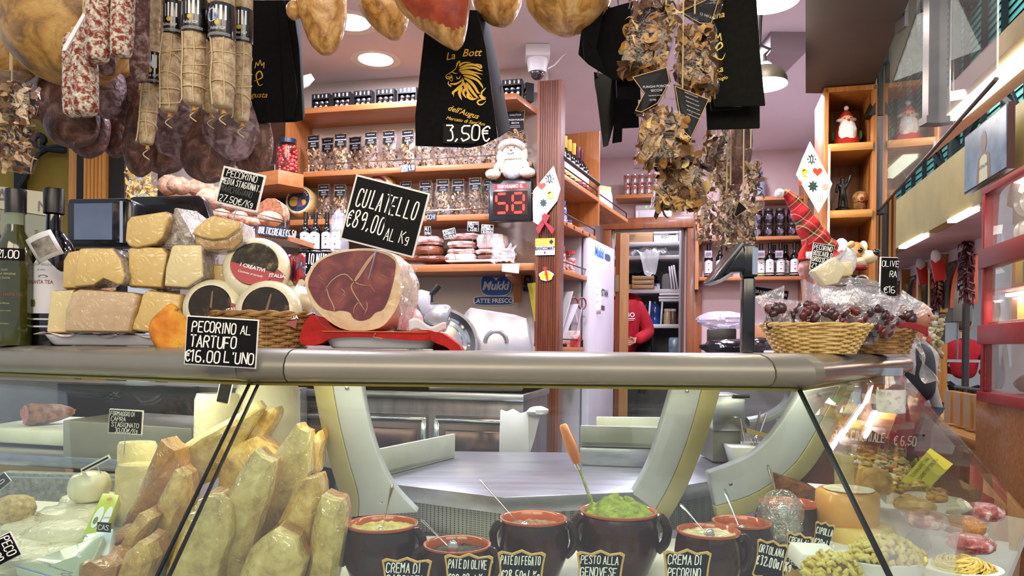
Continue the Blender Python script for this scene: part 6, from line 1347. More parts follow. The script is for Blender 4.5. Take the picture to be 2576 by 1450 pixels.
a=MB();a.loft([[V((w*.84*(u-.5),.02*(u-.5)**2*2-.0022,z))for u in[k/8 for k in range(9)]]for z in(-h*.34,h*.3)],cap=False,closed=False);a.build('picture',mat('grey_picture',[(.35,'4a443e'),(.6,'8a8278'),(.75,'b9b2a8')],scale=40,rough=.4),t)
t,s=bottle_px('oil_bottle','third oil bottle cut off by the left edge of the photo',-26,D_+.05,[(540,14),(548,18),(580,20),(600,32),(640,38),(855,38),(862,36)],oil,(mat('green_cap','5a6a2a',rough=.4),20),(520,545))
# till screen
d=2.35;t=thing('till_screen','black curved customer display of the till behind the oil bottles','screen',V((at(250,620,d).x,d,TZ)))
s=ppx(1,d);o_=at(250,868,d)
def tp(px,py):q=at(px,py,d);return(q.x-t.location.x,q.z-TZ)
q=[tp(*v)for v in((170,500),(318,498),(334,505),(332,612),(318,622),(170,622))]
a=MB();a.prism(q,0,.09);a.build('case',mat('till_black','121214',rough=.25,coat=.4),t,bevel=.008)
q=[tp(*v)for v in((172,512),(306,510),(312,606),(172,606))];a=MB();a.prism(q,-.006,.01);a.build('bezel',mat('violet_black','2a2630',rough=.2,coat=.5),t,bevel=.003)
q=[tp(*v)for v in((190,514),(285,512),(285,604),(190,604))];a=MB();a.prism(q,-.008,0);a.build('display',mat('dim_blue_screen',[(.3,'55606e'),(.7,'7482a0')],scale=3,rough=.15,emit=.12,ecol='8fa6d0',coat=.6),t,smooth=0)
q=[tp(*v)for v in((306,508),(314,508),(314,612),(306,612))];a=MB();a.prism(q,-.012,.005);a.build('edge_strip',chrome,t)
a=MB();a.tube([(0,.05,.0),(0,.05,.2)],.025,12);a.lathe([(0,0),(.09,0),(.09,.01),(0,.012)],(0,.05,0),24);a.build('stand',black,t)
d=2.5;t=thing('till_monitor','black tilted till monitor back between the screen and the bread','screen',V((at(420,620,d).x,d,TZ)))
q=[tp(*v)for v in((325,494),(500,490),(512,500),(532,560),(520,600),(325,606))];a=MB();a.prism(q,0,.06);a.build('case',MT['till_black'],t,bevel=.012)
q=[tp(*v)for v in((335,518),(480,514),(500,560),(490,592),(335,598))];a=MB();a.prism(q,-.006,.0);a.build('recess',black,t)
a=MB();a.tube([(0,.03,0),(0,.03,.28)],.03,12);a.lathe([(0,0),(.1,0),(.1,.01),(0,.012)],(0,.03,0),24);a.build('stand',black,t)
# ---------------------------------------------------------------- the sliced culatello on its red cloth
tr2=foodtray('food_tray','white tray with red cloth under the sliced ham',818,1096,885,1.8,.03,.24)
d=1.86;c0=at(890,833,d);c0.z=TZ+.045;t=thing('culatello_ham','big tied ham with dark red marbled cut face on the red cloth','ham',c0)
out=[(768,725),(766,700),(790,660),(835,634),(900,624),(960,628),(995,645),(1008,680),(1014,715),(1008,755),(985,798),(955,826),(900,834),(855,826),(815,800),(782,765)]
P_=[at(x,y,d)-at(890,833,d)for x,y in out];P_=spline(P_+[P_[0]],3)[:-1];c=sum(P_,V())/len(P_)
a=MB();rings=[[c+(p-c)*k+V((xs,y,zs_))for p in P_]for k,y,xs,zs_ in((.985,0,0,0),(1.0,.006,0,0),(1.01,.06,.01,0),(.96,.13,.025,-.004),(.8,.18,.04,-.01),(.5,.205,.05,-.015))]
a.loft(rings);a.build('fat_body',mat('ham_fat',[(.3,'bfa070'),(.5,'d6bd94'),(.7,'dfcba8')],scale=18,rough=.4,coat=.5,cbump=.4),t,smooth=70)
lean=[(776,722),(778,700),(800,662),(840,640),(900,630),(952,634),(985,648),(996,668),(984,730),(966,775),(945,785),(930,800),(908,806),(890,800),(880,785),(856,780),(842,782),(812,775),(790,752)]
L_=[at(x,y,d)-at(890,833,d)for x,y in lean];L_=spline(L_+[L_[0]],3)[:-1];a=MB();a.loft([[p+V((0,-.002,0))for p in L_],[p+V((0,.004,0))for p in L_]]);a.build('lean_meat',mat('culatello_red',[(.3,'4a1618'),(.5,'6b2624'),(.68,'8a4436')],scale=20,rough=.35,coat=.6,cbump=.15,dist=.6),t,smooth=0)
a=MB()
def vein(pts,w0,w1):w0*=.6;w1*=.7;a.brush([((at(x,y,d)-c0).x,(at(x,y,d)-at(890,833,d)).z)for x,y in pts],ppx(w0,d),ppx(w1,d),-.0035)
for pts,w0,w1 in(([(945,634),(925,660),(905,690),(890,712)],14,12),([(890,706),(870,690),(850,695),(830,712),(818,735)],6,2.5),([(890,710),(885,725),(905,760),(922,785)],7,3),([(880,700),(905,715),(930,718)],5,1.5),([(822,720),(828,745),(840,770),(842,785)],5,5),([(858,726),(868,735),(858,748)],4,1),([(906,757),(893,772),(890,790)],4,2),([(918,790),(925,770),(921,755)],4,2),([(800,690),(815,705)],2,1),([(960,690),(975,700)],2,1),([(875,735),(850,765)],2,1),([(930,715),(945,735)],2,1)):vein(pts,w0,w1)
a.build('marbling',mat('marble_fat','b08c70',rough=.4),t,smooth=0)
a=MB()
for k in range(0):pass
mm=MB();mm.sheet(lambda u,v:V((.112+.03*u+.012*fbm((u*3,v*3,0),2)+.03*v*(1-v),-.02+.12*u,.005+.17*v)),14,18);mm.build('plastic_wrap',film('ham_wrap',base=.12,rough=.12,bump=1,bscale=22,haze=.12),t)
mm=MB();mm.ball((0,0,.04),(.045,.06,.045),20,12);o=mm.build('mortadella',mat('mortadella_pink',[(.4,'d9929c'),(.65,'e6aab0')],scale=14,rough=.35,coat=.5),None,V((at(1022,830,2.0).x,2.02,TZ+.035)));tag(o,'pink mortadella end behind the sliced ham','cold meat')
redc=mat('red_felt',[(.35,'8c1210'),(.65,'b41c16')],scale=14,rough=.9,bump=.3,bscale=60)
t=thing('red_cloth','red festive cloth with gold stitching draped under the ham tray','cloth',V((at(950,870,1.8).x,1.82,TZ)))
def cloth(pts,d0,d1,nm,n=5,sd=0):
 p=spline([(x,0,y)for x,y in pts]+[(pts[0][0],0,pts[0][1])],4)[:-1];a=MB();P1_=[at(q.x,q.z,d0)for q in p];c_=sum(P1_,V())/len(P1_)
 rings=[]
 for k in range(n):
  f=k/(n-1);g_=.9+.1*math.sin(PI*min(1,f*2.2+.15));rings.append([c_+(q-c_)*g_+V((0,(d1-d0)*f+.006*fbm(q,9,2,sd),.004*fbm(q+V((0,f,0)),8,2,sd+3)))for q in P1_])
 a.loft(rings);wbuild(a,nm,redc,t,smooth=70)
cloth([(748,862),(750,838),(764,806),(782,792),(792,800),(808,820),(848,832),(1000,834),(1088,830),(1108,842),(1100,858),(960,852),(840,852),(800,868),(770,872)],1.77,1.98,'fold')
cloth([(1085,832),(1112,838),(1140,858),(1160,876),(1156,892),(1140,890),(1120,874),(1090,862),(1080,848)],1.73,1.88,'corner_fold',sd=4)
cloth([(1096,864),(1122,872),(1140,884),(1110,888),(1088,886)],1.84,1.95,'lower_fold',sd=8)
a=MB();a.tube([at(945,838,1.765),at(938,848,1.765),at(962,852,1.765)],.001,5);a.tube([at(812,834,1.765),at(1075,836,1.765)],.0008,5);wbuild(a,'gold_stitching',mat('gold_thread','c99a3a',rough=.5),t)
mm=MB();mm.sheet(lambda u,v:V(((u-.5)*.09,-.01*v,-.002+.03*v*(1-.4*u)+.008*math.sin(u*8))),12,4);o=mm.build('paper_scrap',paper,None,at(1076,836,1.78),solid=.001);tag(o,'crumpled white paper edge at the right of the red cloth','paper')
# ---------------------------------------------------------------- scale pole with tilted display
d=1.98;p=at(1882,884,d);t=thing('scale_display','black pole with tilted customer display in front of the oil bottle shelf','scale display',V((p.x,d,TZ)))
def tp(px,py):q=at(px,py,d);return(q.x-t.location.x,q.z-TZ)
x0,z0=tp(1866,700);x1,z1=tp(1897,700);zt_=tp(1880,617)[1]
a=MB();a.box(((x0+x1)/2,0,z0/2),(x1-x0,.034,z0));a.build('pole',mat('satin_black','111113',rough=.22,coat=.4),t,bevel=.006)
x0,_=tp(1864,700);x1,_=tp(1902,700);a=MB();a.box(((x0+x1)/2,0,(z0+zt_)/2),(x1-x0,.042,zt_-z0));a.build('head',MT['satin_black'],t,bevel=.008)
xa,za=tp(1886,626);xb,zb=tp(1899,693);a=MB();a.box(((xa+xb)/2,-.022,(za+zb)/2),(xb-xa,.002,za-zb));a.build('silver_plate',chrome,t)
q=[tp(*v)for v in((1850,614),(1862,618),(1800,706),(1784,712),(1781,708))];a=MB();a.prism(q,-.05,.05);a.build('screen',MT['satin_black'],t,bevel=.004)
q=[tp(*v)for v in((1862,622),(1868,684),(1828,690),(1812,694))];a=MB();a.prism(q,-.03,.03);a.build('bracket',MT['satin_black'],t,bevel=.004)
q=[tp(*v)for v in((1782,713),(1800,706),(1830,688),(1820,704),(1800,716))];a=MB();a.prism(q,-.052,.052);a.build('underside',mat('grey_lip','8f8c94',rough=.4),t,bevel=.002)
# ---------------------------------------------------------------- right end: baskets, tomato sachets, jar, cheese, signs
p=at(2057,884,2.0);wicker('bread_basket','light woven basket at the front right of the counter',V((p.x,2.02,TZ)),.140,.09,ppx(72,2.0),13,wickl,.098,.06,3.0,0,.006)
p=at(2205,880,2.42);wicker('bread_basket','darker woven basket behind the light one at the end of the counter',V((p.x,2.45,TZ)),.12,.1,ppx(60,2.4),9,wick,.1,.08,3.0)
tomato=mat('dried_tomato',[(0,'2c0a0e'),(.4,'561818'),(.7,'74281f'),(1,'24080c')],rough=.35,rand=True,coat=.4)
sach=film('sachet_film',base=.1,rough=.15,bump=.6,bscale=30,haze=.09,hcol='e9e4ee')
def sachet(seed):
 rn=random.Random(seed);t=thing('tomato_sachet','x','sachet',(0,0,0),group='dried tomato sachets')
 a=MB();
 for _ in range(34):a.ball((rn.uniform(-.032,.032),rn.uniform(-.016,.016),rn.uniform(.01,.075)),(rn.uniform(.009,.016),rn.uniform(.006,.01),rn.uniform(.009,.018)),9,7,lambda v:1+.35*fbm(v,1.6,2,rn.random()*9))
 o=a.build('tomatoes',tomato,t,smooth=70);o['kind']='stuff'
 a=MB();a.loft([[V((sx*w+rn.uniform(-.003,.003),sy*dp,z+rn.uniform(-.004,.004)))for sx,sy in((-1,-.5),(-.3,-1),(.4,-.8),(1,-.4),(1,.5),(0,1),(-1,.6))]for z,w,dp in((0,.03,.012),(.02,.038,.02),(.05,.036,.02),(.07,.026,.012),(.085,.034,.012),(.125,.05,.006))],cap=False);a.build('film',sach,t,smooth=15)
 return t
sp_=[sachet(k)for k in(11,12,13)]
SA=[(1968,806,2.0,-.35,1),(1985,812,2.1,.1,.8),(2030,808,2.0,.25,1.15),(2062,814,1.98,.5,.9),(2095,812,1.99,.1,1),(2128,814,2.02,.4,1.1),(2160,816,2.05,.2,1),(2188,818,2.2,.45,1.1),(2215,820,2.35,.35,1.1),(2243,822,2.4,.6,1.25),(2255,815,2.5,.1,1.2),(2115,806,2.15,-.1,1.1),(2170,806,2.25,.1,1.1)]
for i,(x,y,d,r,sc)in enumerate(SA):
 p=at(x,y+4,d);p.z=TZ+.062;lb='%s sachet of dried tomatoes from the left in the baskets at right'%(ORD+['thirteenth'])[i]
 if i<3:t=sp_[i];t.location=p;t.rotation_euler=(0,r,.2*i);t['label']=lb;t.scale=(sc*.9,)*3
 else:dup(sp_[i%3],p,label=lb,rot=(random.uniform(-.2,.2),r,random.uniform(-.5,.5)),scale=sc*.9)
d=2.3;p=at(2128,800,d);s=ppx(1,d);t=thing('olive_jar','wide glass jar of olives with wire lid wrapped in film','jar',V((p.x,d,TZ+.03)))
z=lambda y:at(2128,y,d).z-TZ-.03
a=MB();a.box((0,0,(z(830)-.03)/2-.0),(.12,.1,.02));a.build('foot',clear,t)
a=MB();a.lathe([(0,0),(70*s,0),(78*s,.012),(80*s,z(750)),(72*s,z(736)),(68*s,z(732))],n=32,sy=.8);a.build('glass',clear,t)
a=MB();rn=random.Random(4)
for k in range(120):
 q=rn.uniform(0,6.28);rr=70*s*math.sqrt(rn.uniform(.6,1));a.ball((rr*math.cos(q),rr*.8*math.sin(q),rn.uniform(.012,z(752))),.011,7,5)
o=a.build('olives',mat('olives_mixed',[(0,'3a3418'),(.4,'5c5a24'),(.7,'7a4a26'),(1,'2a2214')],rough=.25,rand=True,coat=.5),t);o['kind']='stuff'
a=MB();a.lathe([(0,z(735)),(74*s,z(735)),(78*s,z(728)),(78*s,z(716)),(70*s,z(708)),(40*s,z(702)),(0,z(700))],n=32,sy=.8);a.build('lid',film('lid_glass',base=.12,rough=.1,bump=.4,bscale=20,haze=.12,hcol='dfe4e4'),t)
a=MB();
for y in(738,724):a.tube([(78*s*math.cos(2*PI*k/30),62*s*math.sin(2*PI*k/30),z(y))for k in range(31)],.003,6,cap=False)
for x in(30,-10):a.tube([((x+16*math.cos(q))*s,-20*s,z(705)+10*s*math.sin(q))for q in[PI*k/10 for k in range(11)]],.0028,6)
a.build('wire_clasp',chrome,t)
a=MB();a.ball((0,0,z(745)),(84*s,70*s,26*s),26,14,lambda v:1+.08*fbm(v,5));a.build('cling_film',film('cling',base=.03,rough=.1,bump=.6,bscale=30,haze=.0),t)
ymat=cheese_mat('cream_paste','d3c9a0','ddd4ae')
wedge('pale cheese wedge leaning above the olive jar with its sign',[(2043,682),(2102,645),(2132,675),(2108,715),(2075,722)],2.2,.05,ymat,ymat,group=None,name='cheese_wedge')
wedge('smaller cheese wedge right behind the pale one over the olive jar',[(2108,662),(2145,658),(2146,692),(2118,698)],2.26,.05,paste2,paste2,group=None,name='cheese_wedge')
card('price_sign','small tilted black sign reading PECORINO BOSCAIOLO GROSSETO behind the cheese wedge',2068,648,2.28,54,68,8,[('PECORINO',.06,.76,.17,.86),('BOSCAIOLO',.05,.54,.17,.9),('GROSSETO',.05,.32,.17,.86),('23,00',.05,.08,.17,.6)],lw=.13,stick=.06)
card('price_sign','tall black sign reading OLIVE at the right end of the counter',2236,697,2.45,44,100,1,[('OLIVE',.05,.76,.14,1.0),('RA',.5,.5,.15,.45),('€16',.18,.1,.16,.7)],lw=.11,edge=.05,stick=.1,th=.006)
a=MB();a.sheet(lambda u,v:V((.0+.14*u,.02*math.sin(u*3),-.015-.03*v*u+.03*math.sin(u*2.6))),12,6);o=a.build('red_napkin',mat('dark_red_cloth','8c1c24',rough=.8),None,at(2225,822,2.33),solid=.003);tag(o,'dark red napkin over the rim of the darker basket','napkin')
# gnome, ornament, beagle, stocking
d=2.75
def tartan():
 m=bpy.data.materials.new('red_tartan');m.use_nodes=True;nt=m.node_tree;L=nt.links.new;b=nt.nodes['Principled BSDF'];b.inputs['Roughness'].default_value=.9
 tc=N(nt,'ShaderNodeTexCoord');sx=N(nt,'ShaderNodeSeparateXYZ');mp=N(nt,'ShaderNodeMapping');mp.inputs['Rotation'].default_value=(0,math.radians(-42),0);mp.inputs['Scale'].default_value=(16,16,16);L(tc.outputs['Object'],mp.inputs[0]);L(mp.outputs[0],sx.inputs[0])
 outs=[]
 for ax in('X','Z'):
  fr=N(nt,'ShaderNodeMath',operation='FRACT');L(sx.outputs[ax],fr.inputs[0])
  outs.append(ramp(nt,[(0,'b01820'),(.34,'b01820'),(.36,'1c1a20'),(.46,'1c1a20'),(.48,'c9b45a'),(.51,'c9b45a'),(.53,'24402c'),(.64,'1c1a20'),(.66,'b01820'),(.8,'d8c8b0'),(.83,'b01820')],fr.outputs[0],True))
 mx=N(nt,'ShaderNodeMixRGB');mx.inputs[0].default_value=.5;L(outs[0],mx.inputs[1]);L(outs[1],mx.inputs[2]);L(mx.outputs[0],b.inputs['Base Color']);return m
g0=at(2075,760,d);t=thing('christmas_gnome','plush gnome with long tartan hat bent to the left and white beard','plush toy',V((g0.x,d,TZ)))
def gp(px,py,y=0.0):q=at(px,py,d);return V((q.x-t.location.x,y,q.z-TZ))
s=ppx(1,d)
pts=[gp(1972,480),gp(1995,505),gp(2018,545),gp(2040,585),gp(2062,620),gp(2080,648)]
a=MB();a.tube(spline(pts,6),[lerp(10,62,(k/30)**.8)*s*(1+.06*math.sin(k*1.3))for k in range(31)],18,sq=.6);a.build('hat',tartan(),t,smooth=60)
a=MB();a.ball(gp(1961,487),12*s,14,10,lambda v:1+.08*fbm(v,9));a.build('pompom',plw,t)
a=MB();a.tube(spline([gp(2042,668,-.02),gp(2075,655,-.07),gp(2105,628,-.05),gp(2116,612,.0)],5),13*s,10);a.build('hat_band',plw,t)
a=MB();a.ball(gp(2112,660,-.05),(26*s,20*s,38*s),18,14,lambda v:1+.12*fbm(v,5));a.build('beard',plw,t)
a=MB();a.ball(gp(2120,622,-.07),9*s,12,8);a.build('nose',mat('gnome_nose','d0a070',rough=.7),t)
a=MB();a.ball(V((0,0,.11)),(.075,.07,.11),20,14);a.build('body',mat('red_felt_body','a01820',rough=.95),t)
p=at(2025,660,2.7);t=thing('santa_ornament','small hanging bearded ornament in red hat left of the tartan gnome','ornament',p);s=ppx(1,2.7)
a=MB();a.ball((0,0,-18*s),(17*s,12*s,24*s),16,12,lambda v:1+.16*fbm(v,5));a.build('beard',mat('dusky_pink_beard',[(.4,'8a5a58'),(.6,'b08a84')],scale=30,rough=.9,bump=.6),t)
a=MB();a.loft([[V((r*math.cos(2*PI*k/14)*s+x*s,r*.7*math.sin(2*PI*k/14)*s,z*s))for k in range(14)]for r,x,z in((17,-2,6),(13,-3,24),(8,0,38),(3,3,46),(1,4,60))]);a.build('hat',redc,t)
a=MB();a.box((8*s,-10*s,16*s),(20*s,6*s,18*s));a.build('white_mitten',plw,t,bevel=.004)
p=at(2030,760,2.66);t=thing('red_stocking','red felt hat tip with white trim hanging below the small ornament','ornament',V((p.x,2.66,TZ)));s=ppx(1,2.66)
a=MB();a.prism([(-26*s,40*s),(8*s,60*s),(26*s,140*s),(20*s,145*s),(-8*s,100*s)],-.015,.015);a.build('felt',redc,t,bevel=.005)
a=MB();a.tube([(-30*s,0,38*s),(6*s,0,52*s)],10*s,10);a.build('white_trim',plw,t)
d=2.85;p=at(2155,700,d);s=ppx(1,d);t=thing('dog_figurine','glossy beagle dog figurine looking right behind the gnome','figurine',V((p.x,d+.02,TZ)),.5);zz=at(2150,640,d).z-TZ
tan=mat('dog_tan',[(.4,'9a5a26'),(.6,'c98a4a')],scale=5,rough=.3,coat=.5);crm=mat('dog_cream',[(.4,'d3b98a'),(.6,'e6d8b8')],scale=6,rough=.3,coat=.5)
a=MB();a.ball((0,0,zz),(32*s,30*s,33*s),22,16);a.build('head',tan,t)
a=MB();a.ball((12*s,-26*s,zz-8*s),(22*s,26*s,18*s),18,12);a.ball((2*s,-10*s,zz-18*s),(28*s,24*s,16*s),18,12);a.ball((6*s,-20*s,zz+18*s),(7*s,12*s,16*s),12,8);a.build('muzzle',crm,t)
a=MB();a.ball((16*s,-50*s,zz+2*s),(11*s,8*s,9*s),14,10);a.ball((-14*s,-27*s,zz+8*s),7*s,12,8);a.ball((22*s,-22*s,zz+10*s),6*s,12,8);a.build('nose_and_eyes',MT['black_gloss'],t)
a=MB();a.ball((-30*s,0,zz-10*s),(8*s,18*s,30*s),14,10);a.ball((32*s,2*s,zz-10*s),(8*s,18*s,30*s),14,10);a.build('ears',mat('dog_brown','5a3018',rough=.35,coat=.4),t)
a=MB();a.ball((0,4*s,zz*.38),(34*s,32*s,zz*.42),20,14);a.build('body',mat('dog_dark','2c1c14',rough=.35,coat=.4),t)
a=MB();a.lathe([(27*s,-4*s),(30*s,0),(27*s,4*s)],(0,-2*s,zz-34*s),24);a.build('collar',mat('collar_red','9c1a22',rough=.4),t)
# ---------------------------------------------------------------- everything that hangs over the counter
HZR=2.62
t=thing('hanging_rail','steel rail above the counter from which hams, salami and bags hang','rail',(0,2.0,HZR));t['kind']='structure';t.name='trim_hanging_rail'
a=MB()
for y in(1.9,2.12,2.45):a.tube([(-1.9,y-2,.0),(1.3,y-2,.0)],.014,8)
for x in(-1.5,0,1.1):a.tube([(x,.1,0),(x,.36,CZ-HZR)],.01,6)
a.build('tube',steel,t)
twine=mat('cream_twine','cdb98a',rough=.9)
def pxbody(mb,d,rows,ratio=.85,n=22,amp=.03,sc=3.0,seed=0,front=None,lat=0.0):
 "body of revolution-like shape from photo outline rows (y, left, right), real thickness ratio; returns base point"
 y1=rows[-1][0];o=at((rows[-1][1]+rows[-1][2])/2,y1,d);rings=[]
 ys=[r[0]for r in rows];K=26
 sm_=spline([(r[0],r[1],r[2])for r in rows],5)
 for p in sm_:
  c=at((p.y+p.z)/2,p.x,d)-o;r=ppx(max(1,p.z-p.y),d)/2;ring=[]
  for k in range(n):
   q=2*PI*k/n;v=V((math.cos(q)*r,math.sin(q)*r*ratio,0));w=c+v
   ring.append(c+v*(1+amp*fbm(w*(sc/.1),1,3,seed))+V((0,0,amp*.3*r*fbm(w*20,1,2,seed+5))))
  rings.append(ring)
 mb.loft(rings,fm=front);return o
def hung(name,lb,cat,d,rows,m_,ratio=.85,amp=.05,sc=1.0,seed=0,group=None,rope=True,n=24,front=None,smooth=180):
 t=thing(name,lb,cat,(0,0,0),group=group);a=MB();o=pxbody(a,d,rows,ratio,n,amp,sc,seed,front);t.location=o
 a.build('body',m_,t,smooth=smooth)
 if rope:
  top=at((rows[0][1]+rows[0][2])/2,rows[0][0],d)-o;b=MB();b.tube([top-V((0,0,.02)),V((top.x,0,HZR-o.z))],.004,6);b.build('rope',twine,t)
 return t
hamskin=mat('ham_skin',[(.28,'54401f'),(.4,'93682f'),(.5,'b98a48'),(.6,'c9a56a'),(.7,'8f7c62'),(.8,'a8793a')],scale=16,rough=.45,coat=.35,bump=.7,bscale=26,dist=1.2,detail=6)
hamcut=mat('ham_cut_red',[(.3,'762414'),(.5,'9c3f20'),(.64,'b5622f'),(.75,'8a3018')],scale=16,rough=.4,coat=.4,bump=.2)
hampale=mat('ham_rind_tan',[(.28,'4c3418'),(.42,'8a6630'),(.52,'b08440'),(.62,'bf9a56'),(.74,'7a5a34')],scale=11,rough=.45,coat=.3,bump=.6,bscale=22,dist=1.0,detail=6)
Y0=-190
HAMS=[('large round tan ham at the top left corner',1.88,[(Y0,110,240),(-90,50,300),(0,12,335),(70,14,335),(140,40,310),(190,90,270),(210,140,225)],hampale,1),('dark tan ham cut off by the left edge, behind the large round ham',2.05,[(Y0,-120,20),(0,-120,70),(100,-100,88),(170,-60,86),(200,-30,60)],hampale,2),('ham behind the speckled salami at left, lower edge showing',2.12,[(Y0,220,330),(0,190,350),(120,180,335),(180,200,325),(214,235,290)],hampale,3),('first ham left of centre, with a knob at its left side',2.0,[(Y0,750,850),(-90,735,870),(0,745,874),(60,760,870),(110,780,858),(136,805,835)],hamskin,4),('second ham left of centre, smaller, in front of the downlight',2.2,[(Y0,870,960),(-60,875,1000),(0,895,1022),(40,915,1028),(75,945,1020),(98,978,1005)],hamskin,5),('ham with shiny red cut side in front of the lion bag',1.9,[(Y0,1040,1170),(-90,1000,1190),(0,992,1184),(50,1030,1178),(85,1075,1172),(110,1112,1165),(126,1140,1152)],[hamskin,hamcut],6),('ham right of the red cut ham, rounded bottom',2.1,[(Y0,1200,1290),(-70,1180,1315),(0,1187,1314),(30,1200,1305),(55,1225,1290),(66,1250,1275)],hamskin,7),('broad wrinkled ham left of the black folded bag',1.98,[(Y0,1360,1490),(-70,1325,1540),(0,1322,1538),(40,1340,1515),(70,1370,1480),(88,1405,1445)],hamskin,8)]
for i,(lb,d,rows,m_,sd)in enumerate(HAMS):
 fr=(lambda i_,j:1 if 13<j<23 and i_<21-abs(j-19)else 0)if isinstance(m_,list)else None
 t=hung('ham',lb,'ham',d,rows,m_,.8,.05,.5,sd,'hams hanging over the counter',front=fr)
 if i==3:a=MB();a.ball(at(740,26,2.0)-t.location,(.022,.025,.026),12,8);a.build('knob',hamskin,t)
p=at(185,90,1.7);t=thing('paper_tag','white folded paper tag beside the large round ham','tag',at(184,82,1.62));s=ppx(1,1.62)
a=MB();a.prism([(24*s,50*s),(30*s,44*s),(-18*s,-45*s),(-28*s,-46*s),(-24*s,-34*s)],0,.004);a.build('tag',paper,t);a=MB();a.tube([(26*s,.002,46*s),(28*s,.1,HZR-t.location.z)],.0012,5);a.build('string',twine,t)
# salami
sal1=mat('mould_salami',[(.36,'6e2a20'),(.45,'8f4432'),(.5,'b09a8a'),(.58,'d3cabd'),(.72,'e0dacf')],scale=95,rough=.8,bump=.5,bscale=120,dist=.5,detail=7)
sal2=mat('pale_salami',[(.3,'7a5a40'),(.42,'a48a6a'),(.55,'c0ab8c'),(.7,'d3c3a8'),(.82,'8f5a40')],scale=48,rough=.75,bump=.6,bscale=80,detail=7)
salk=mat('dark_salami',[(.35,'3f2420'),(.5,'6a4640'),(.62,'9c8a86')],scale=55,rough=.8,bump=.5,bscale=80)
def sausage(lb,x0,y0,x1,y1,w,d,m_,seed,tie=False,group='speckled salami'):
 rows=[(y0-14 if y0>0 else y0,x0-w*.28,x0+w*.28),(y0,x0-w*.44,x0+w*.44)]
 for f in(.1,.25,.4,.55,.7,.85):rows.append((lerp(y0,y1,f),lerp(x0,x1,f)-w/2,lerp(x0,x1,f)+w/2))
 rows+=[(y1-w*.16,x1-w*.42,x1+w*.42),(y1,x1-w*.12,x1+w*.12)]
 t=hung('salami',lb,'salami',d,rows,m_,1.0,.05,.8,seed,group,n=18)
 if tie:
  o=t.location.copy();a=MB();rn=random.Random(seed);yy=max(y0,tie)
  X=lambda y:lerp(x0,x1,(y-y0)/(y1-y0))
  y=yy+30
  while y<y1-18:
   sl=rn.uniform(-14,14);r=ppx(w,d)*.52
   a.tube([at(X(y),y+sl*math.cos(q),d)-o+V((r*math.sin(q),-r*math.cos(q),0))-V((0,0,0))for q in[2*PI*k/16 for k in range(17)]],.0016,5,cap=False);y+=rn.uniform(26,44)
  for k in(-.5,.35):a.tube(spline([at(X(y)+k*w*.55+rn.uniform(-4,4),y,d)-o-V((0,ppx(w,d)*.49,0))for y in(yy,yy+(y1-yy)*.3,yy+(y1-yy)*.6,y1-14,y1-2)],4),.0016,5)
  a.tube(spline([at(x1,y1-4,d)-o,at(x1+6,y1+12,d)-o,at(x1-8,y1+26,d)-o,at(x1+8,y1+40,d)-o],5),.0015,5);a.build('twine',twine,t)
  a=MB();a.tube([at(x1,y1-6,d)-o,at(x1+2,y1+6,d)-o,at(x1+4,y1+14,d)-o],[ppx(w*.16,d),ppx(w*.08,d),ppx(w*.14,d)],8);a.build('casing_end',mat('casing_tan','b98a4a',rough=.6),t)
 return t
def sleeve(t,x,y0,y1,w,d,pic=False):
 r=ppx(w,d)*.525;H=ppx(y1-y0,d);o=t.location;c=at(x,y1,d)-o
 a=MB();a.lathe([(r*.99,0),(r,.001),(r,H-.001),(r*.99,H)],c,22);a.build('label',mat('label_black_gloss','0e0e12',rough=.2,coat=.6),t)
 R2=r*1.008
 def wb(p):return(c.x+R2*math.sin(p.x/R2),c.y-R2*math.cos(p.x/R2),c.z+p.z)
 a=MB();a.warp=wb
 for k in range(3):a.line([(-r+r*.25*j,H*(.05+.03*k))for j in range(9)],H*.008)
 if H>.06:a.add([(x_,0,z_)for z_ in(H*.48,H*.9)for x_ in(-.1*r,.3*r,.7*r)],[(0,1,4,3),(1,2,5,4)]);a.add([(x_,0,z_)for z_ in(H*.48,H*.86)for x_ in(-.75*r,-.25*r)],[(0,1,3,2)])
 printed(a,'Felino IGP',0.05*r,H*.2,H*.09,sx=.8,shear=.2);a.build('label_print',mat('label_white','e6e6ea',rough=.4),t,smooth=0)
 a=MB();a.warp=wb;a.disc((.0,H*.4),H*.07,14);a.line([(-r*.9,H*.46),(r*.9,H*.46)],H*.012);a.build('label_gold',mat('label_yellow','c9b040',rough=.4),t,smooth=0)
 if pic:
  a=MB();a.warp=lambda p:V(wb(p))+V((0,-.0008,0));a.disc((-r*.4,H*.62),H*.2,18);a.build('label_seal',mat('seal_blue',[(.4,'24509a'),(.6,'d8e0ea')],scale=40,rough=.4),t,smooth=0)
d=1.68
sausage('speckled red and white salami hanging upper left, longest of the two in front',250,-260,245,158,62,d,sal1,11);sausage('speckled salami right of the longest front one',318,-260,305,146,56,d,sal1,12)
sausage('speckled salami hanging lowest, left in the bundle',212,80,214,294,62,d+.03,sal1,13);sausage('speckled salami at the lower left, half behind the lowest one',182,100,183,296,46,d+.1,sal1,14)
sausage('short speckled salami end between the hanging ones',268,60,268,190,42,d+.12,salk,15);sausage('dark speckled salami right of the speckled bundle',356,-260,350,205,46,d+.1,salk,16)
d=1.82;G='pale tied salami'
t=sausage('pale tied salami hanging lowest left with round seal on its label',410,-240,368,362,42,d+.05,sal2,21,215,G);sleeve(t,388,138,216,44,d+.05,True)
t=sausage('pale tied salami second from left with high black label',442,-240,424,282,50,d+.02,sal2,22,95,G);sleeve(t,437,10,92,54,d+.02)
t=sausage('pale tied salami in the middle of the tied row',494,-240,486,266,58,d-.04,sal2,23,90,G);sleeve(t,490,4,88,62,d-.04)
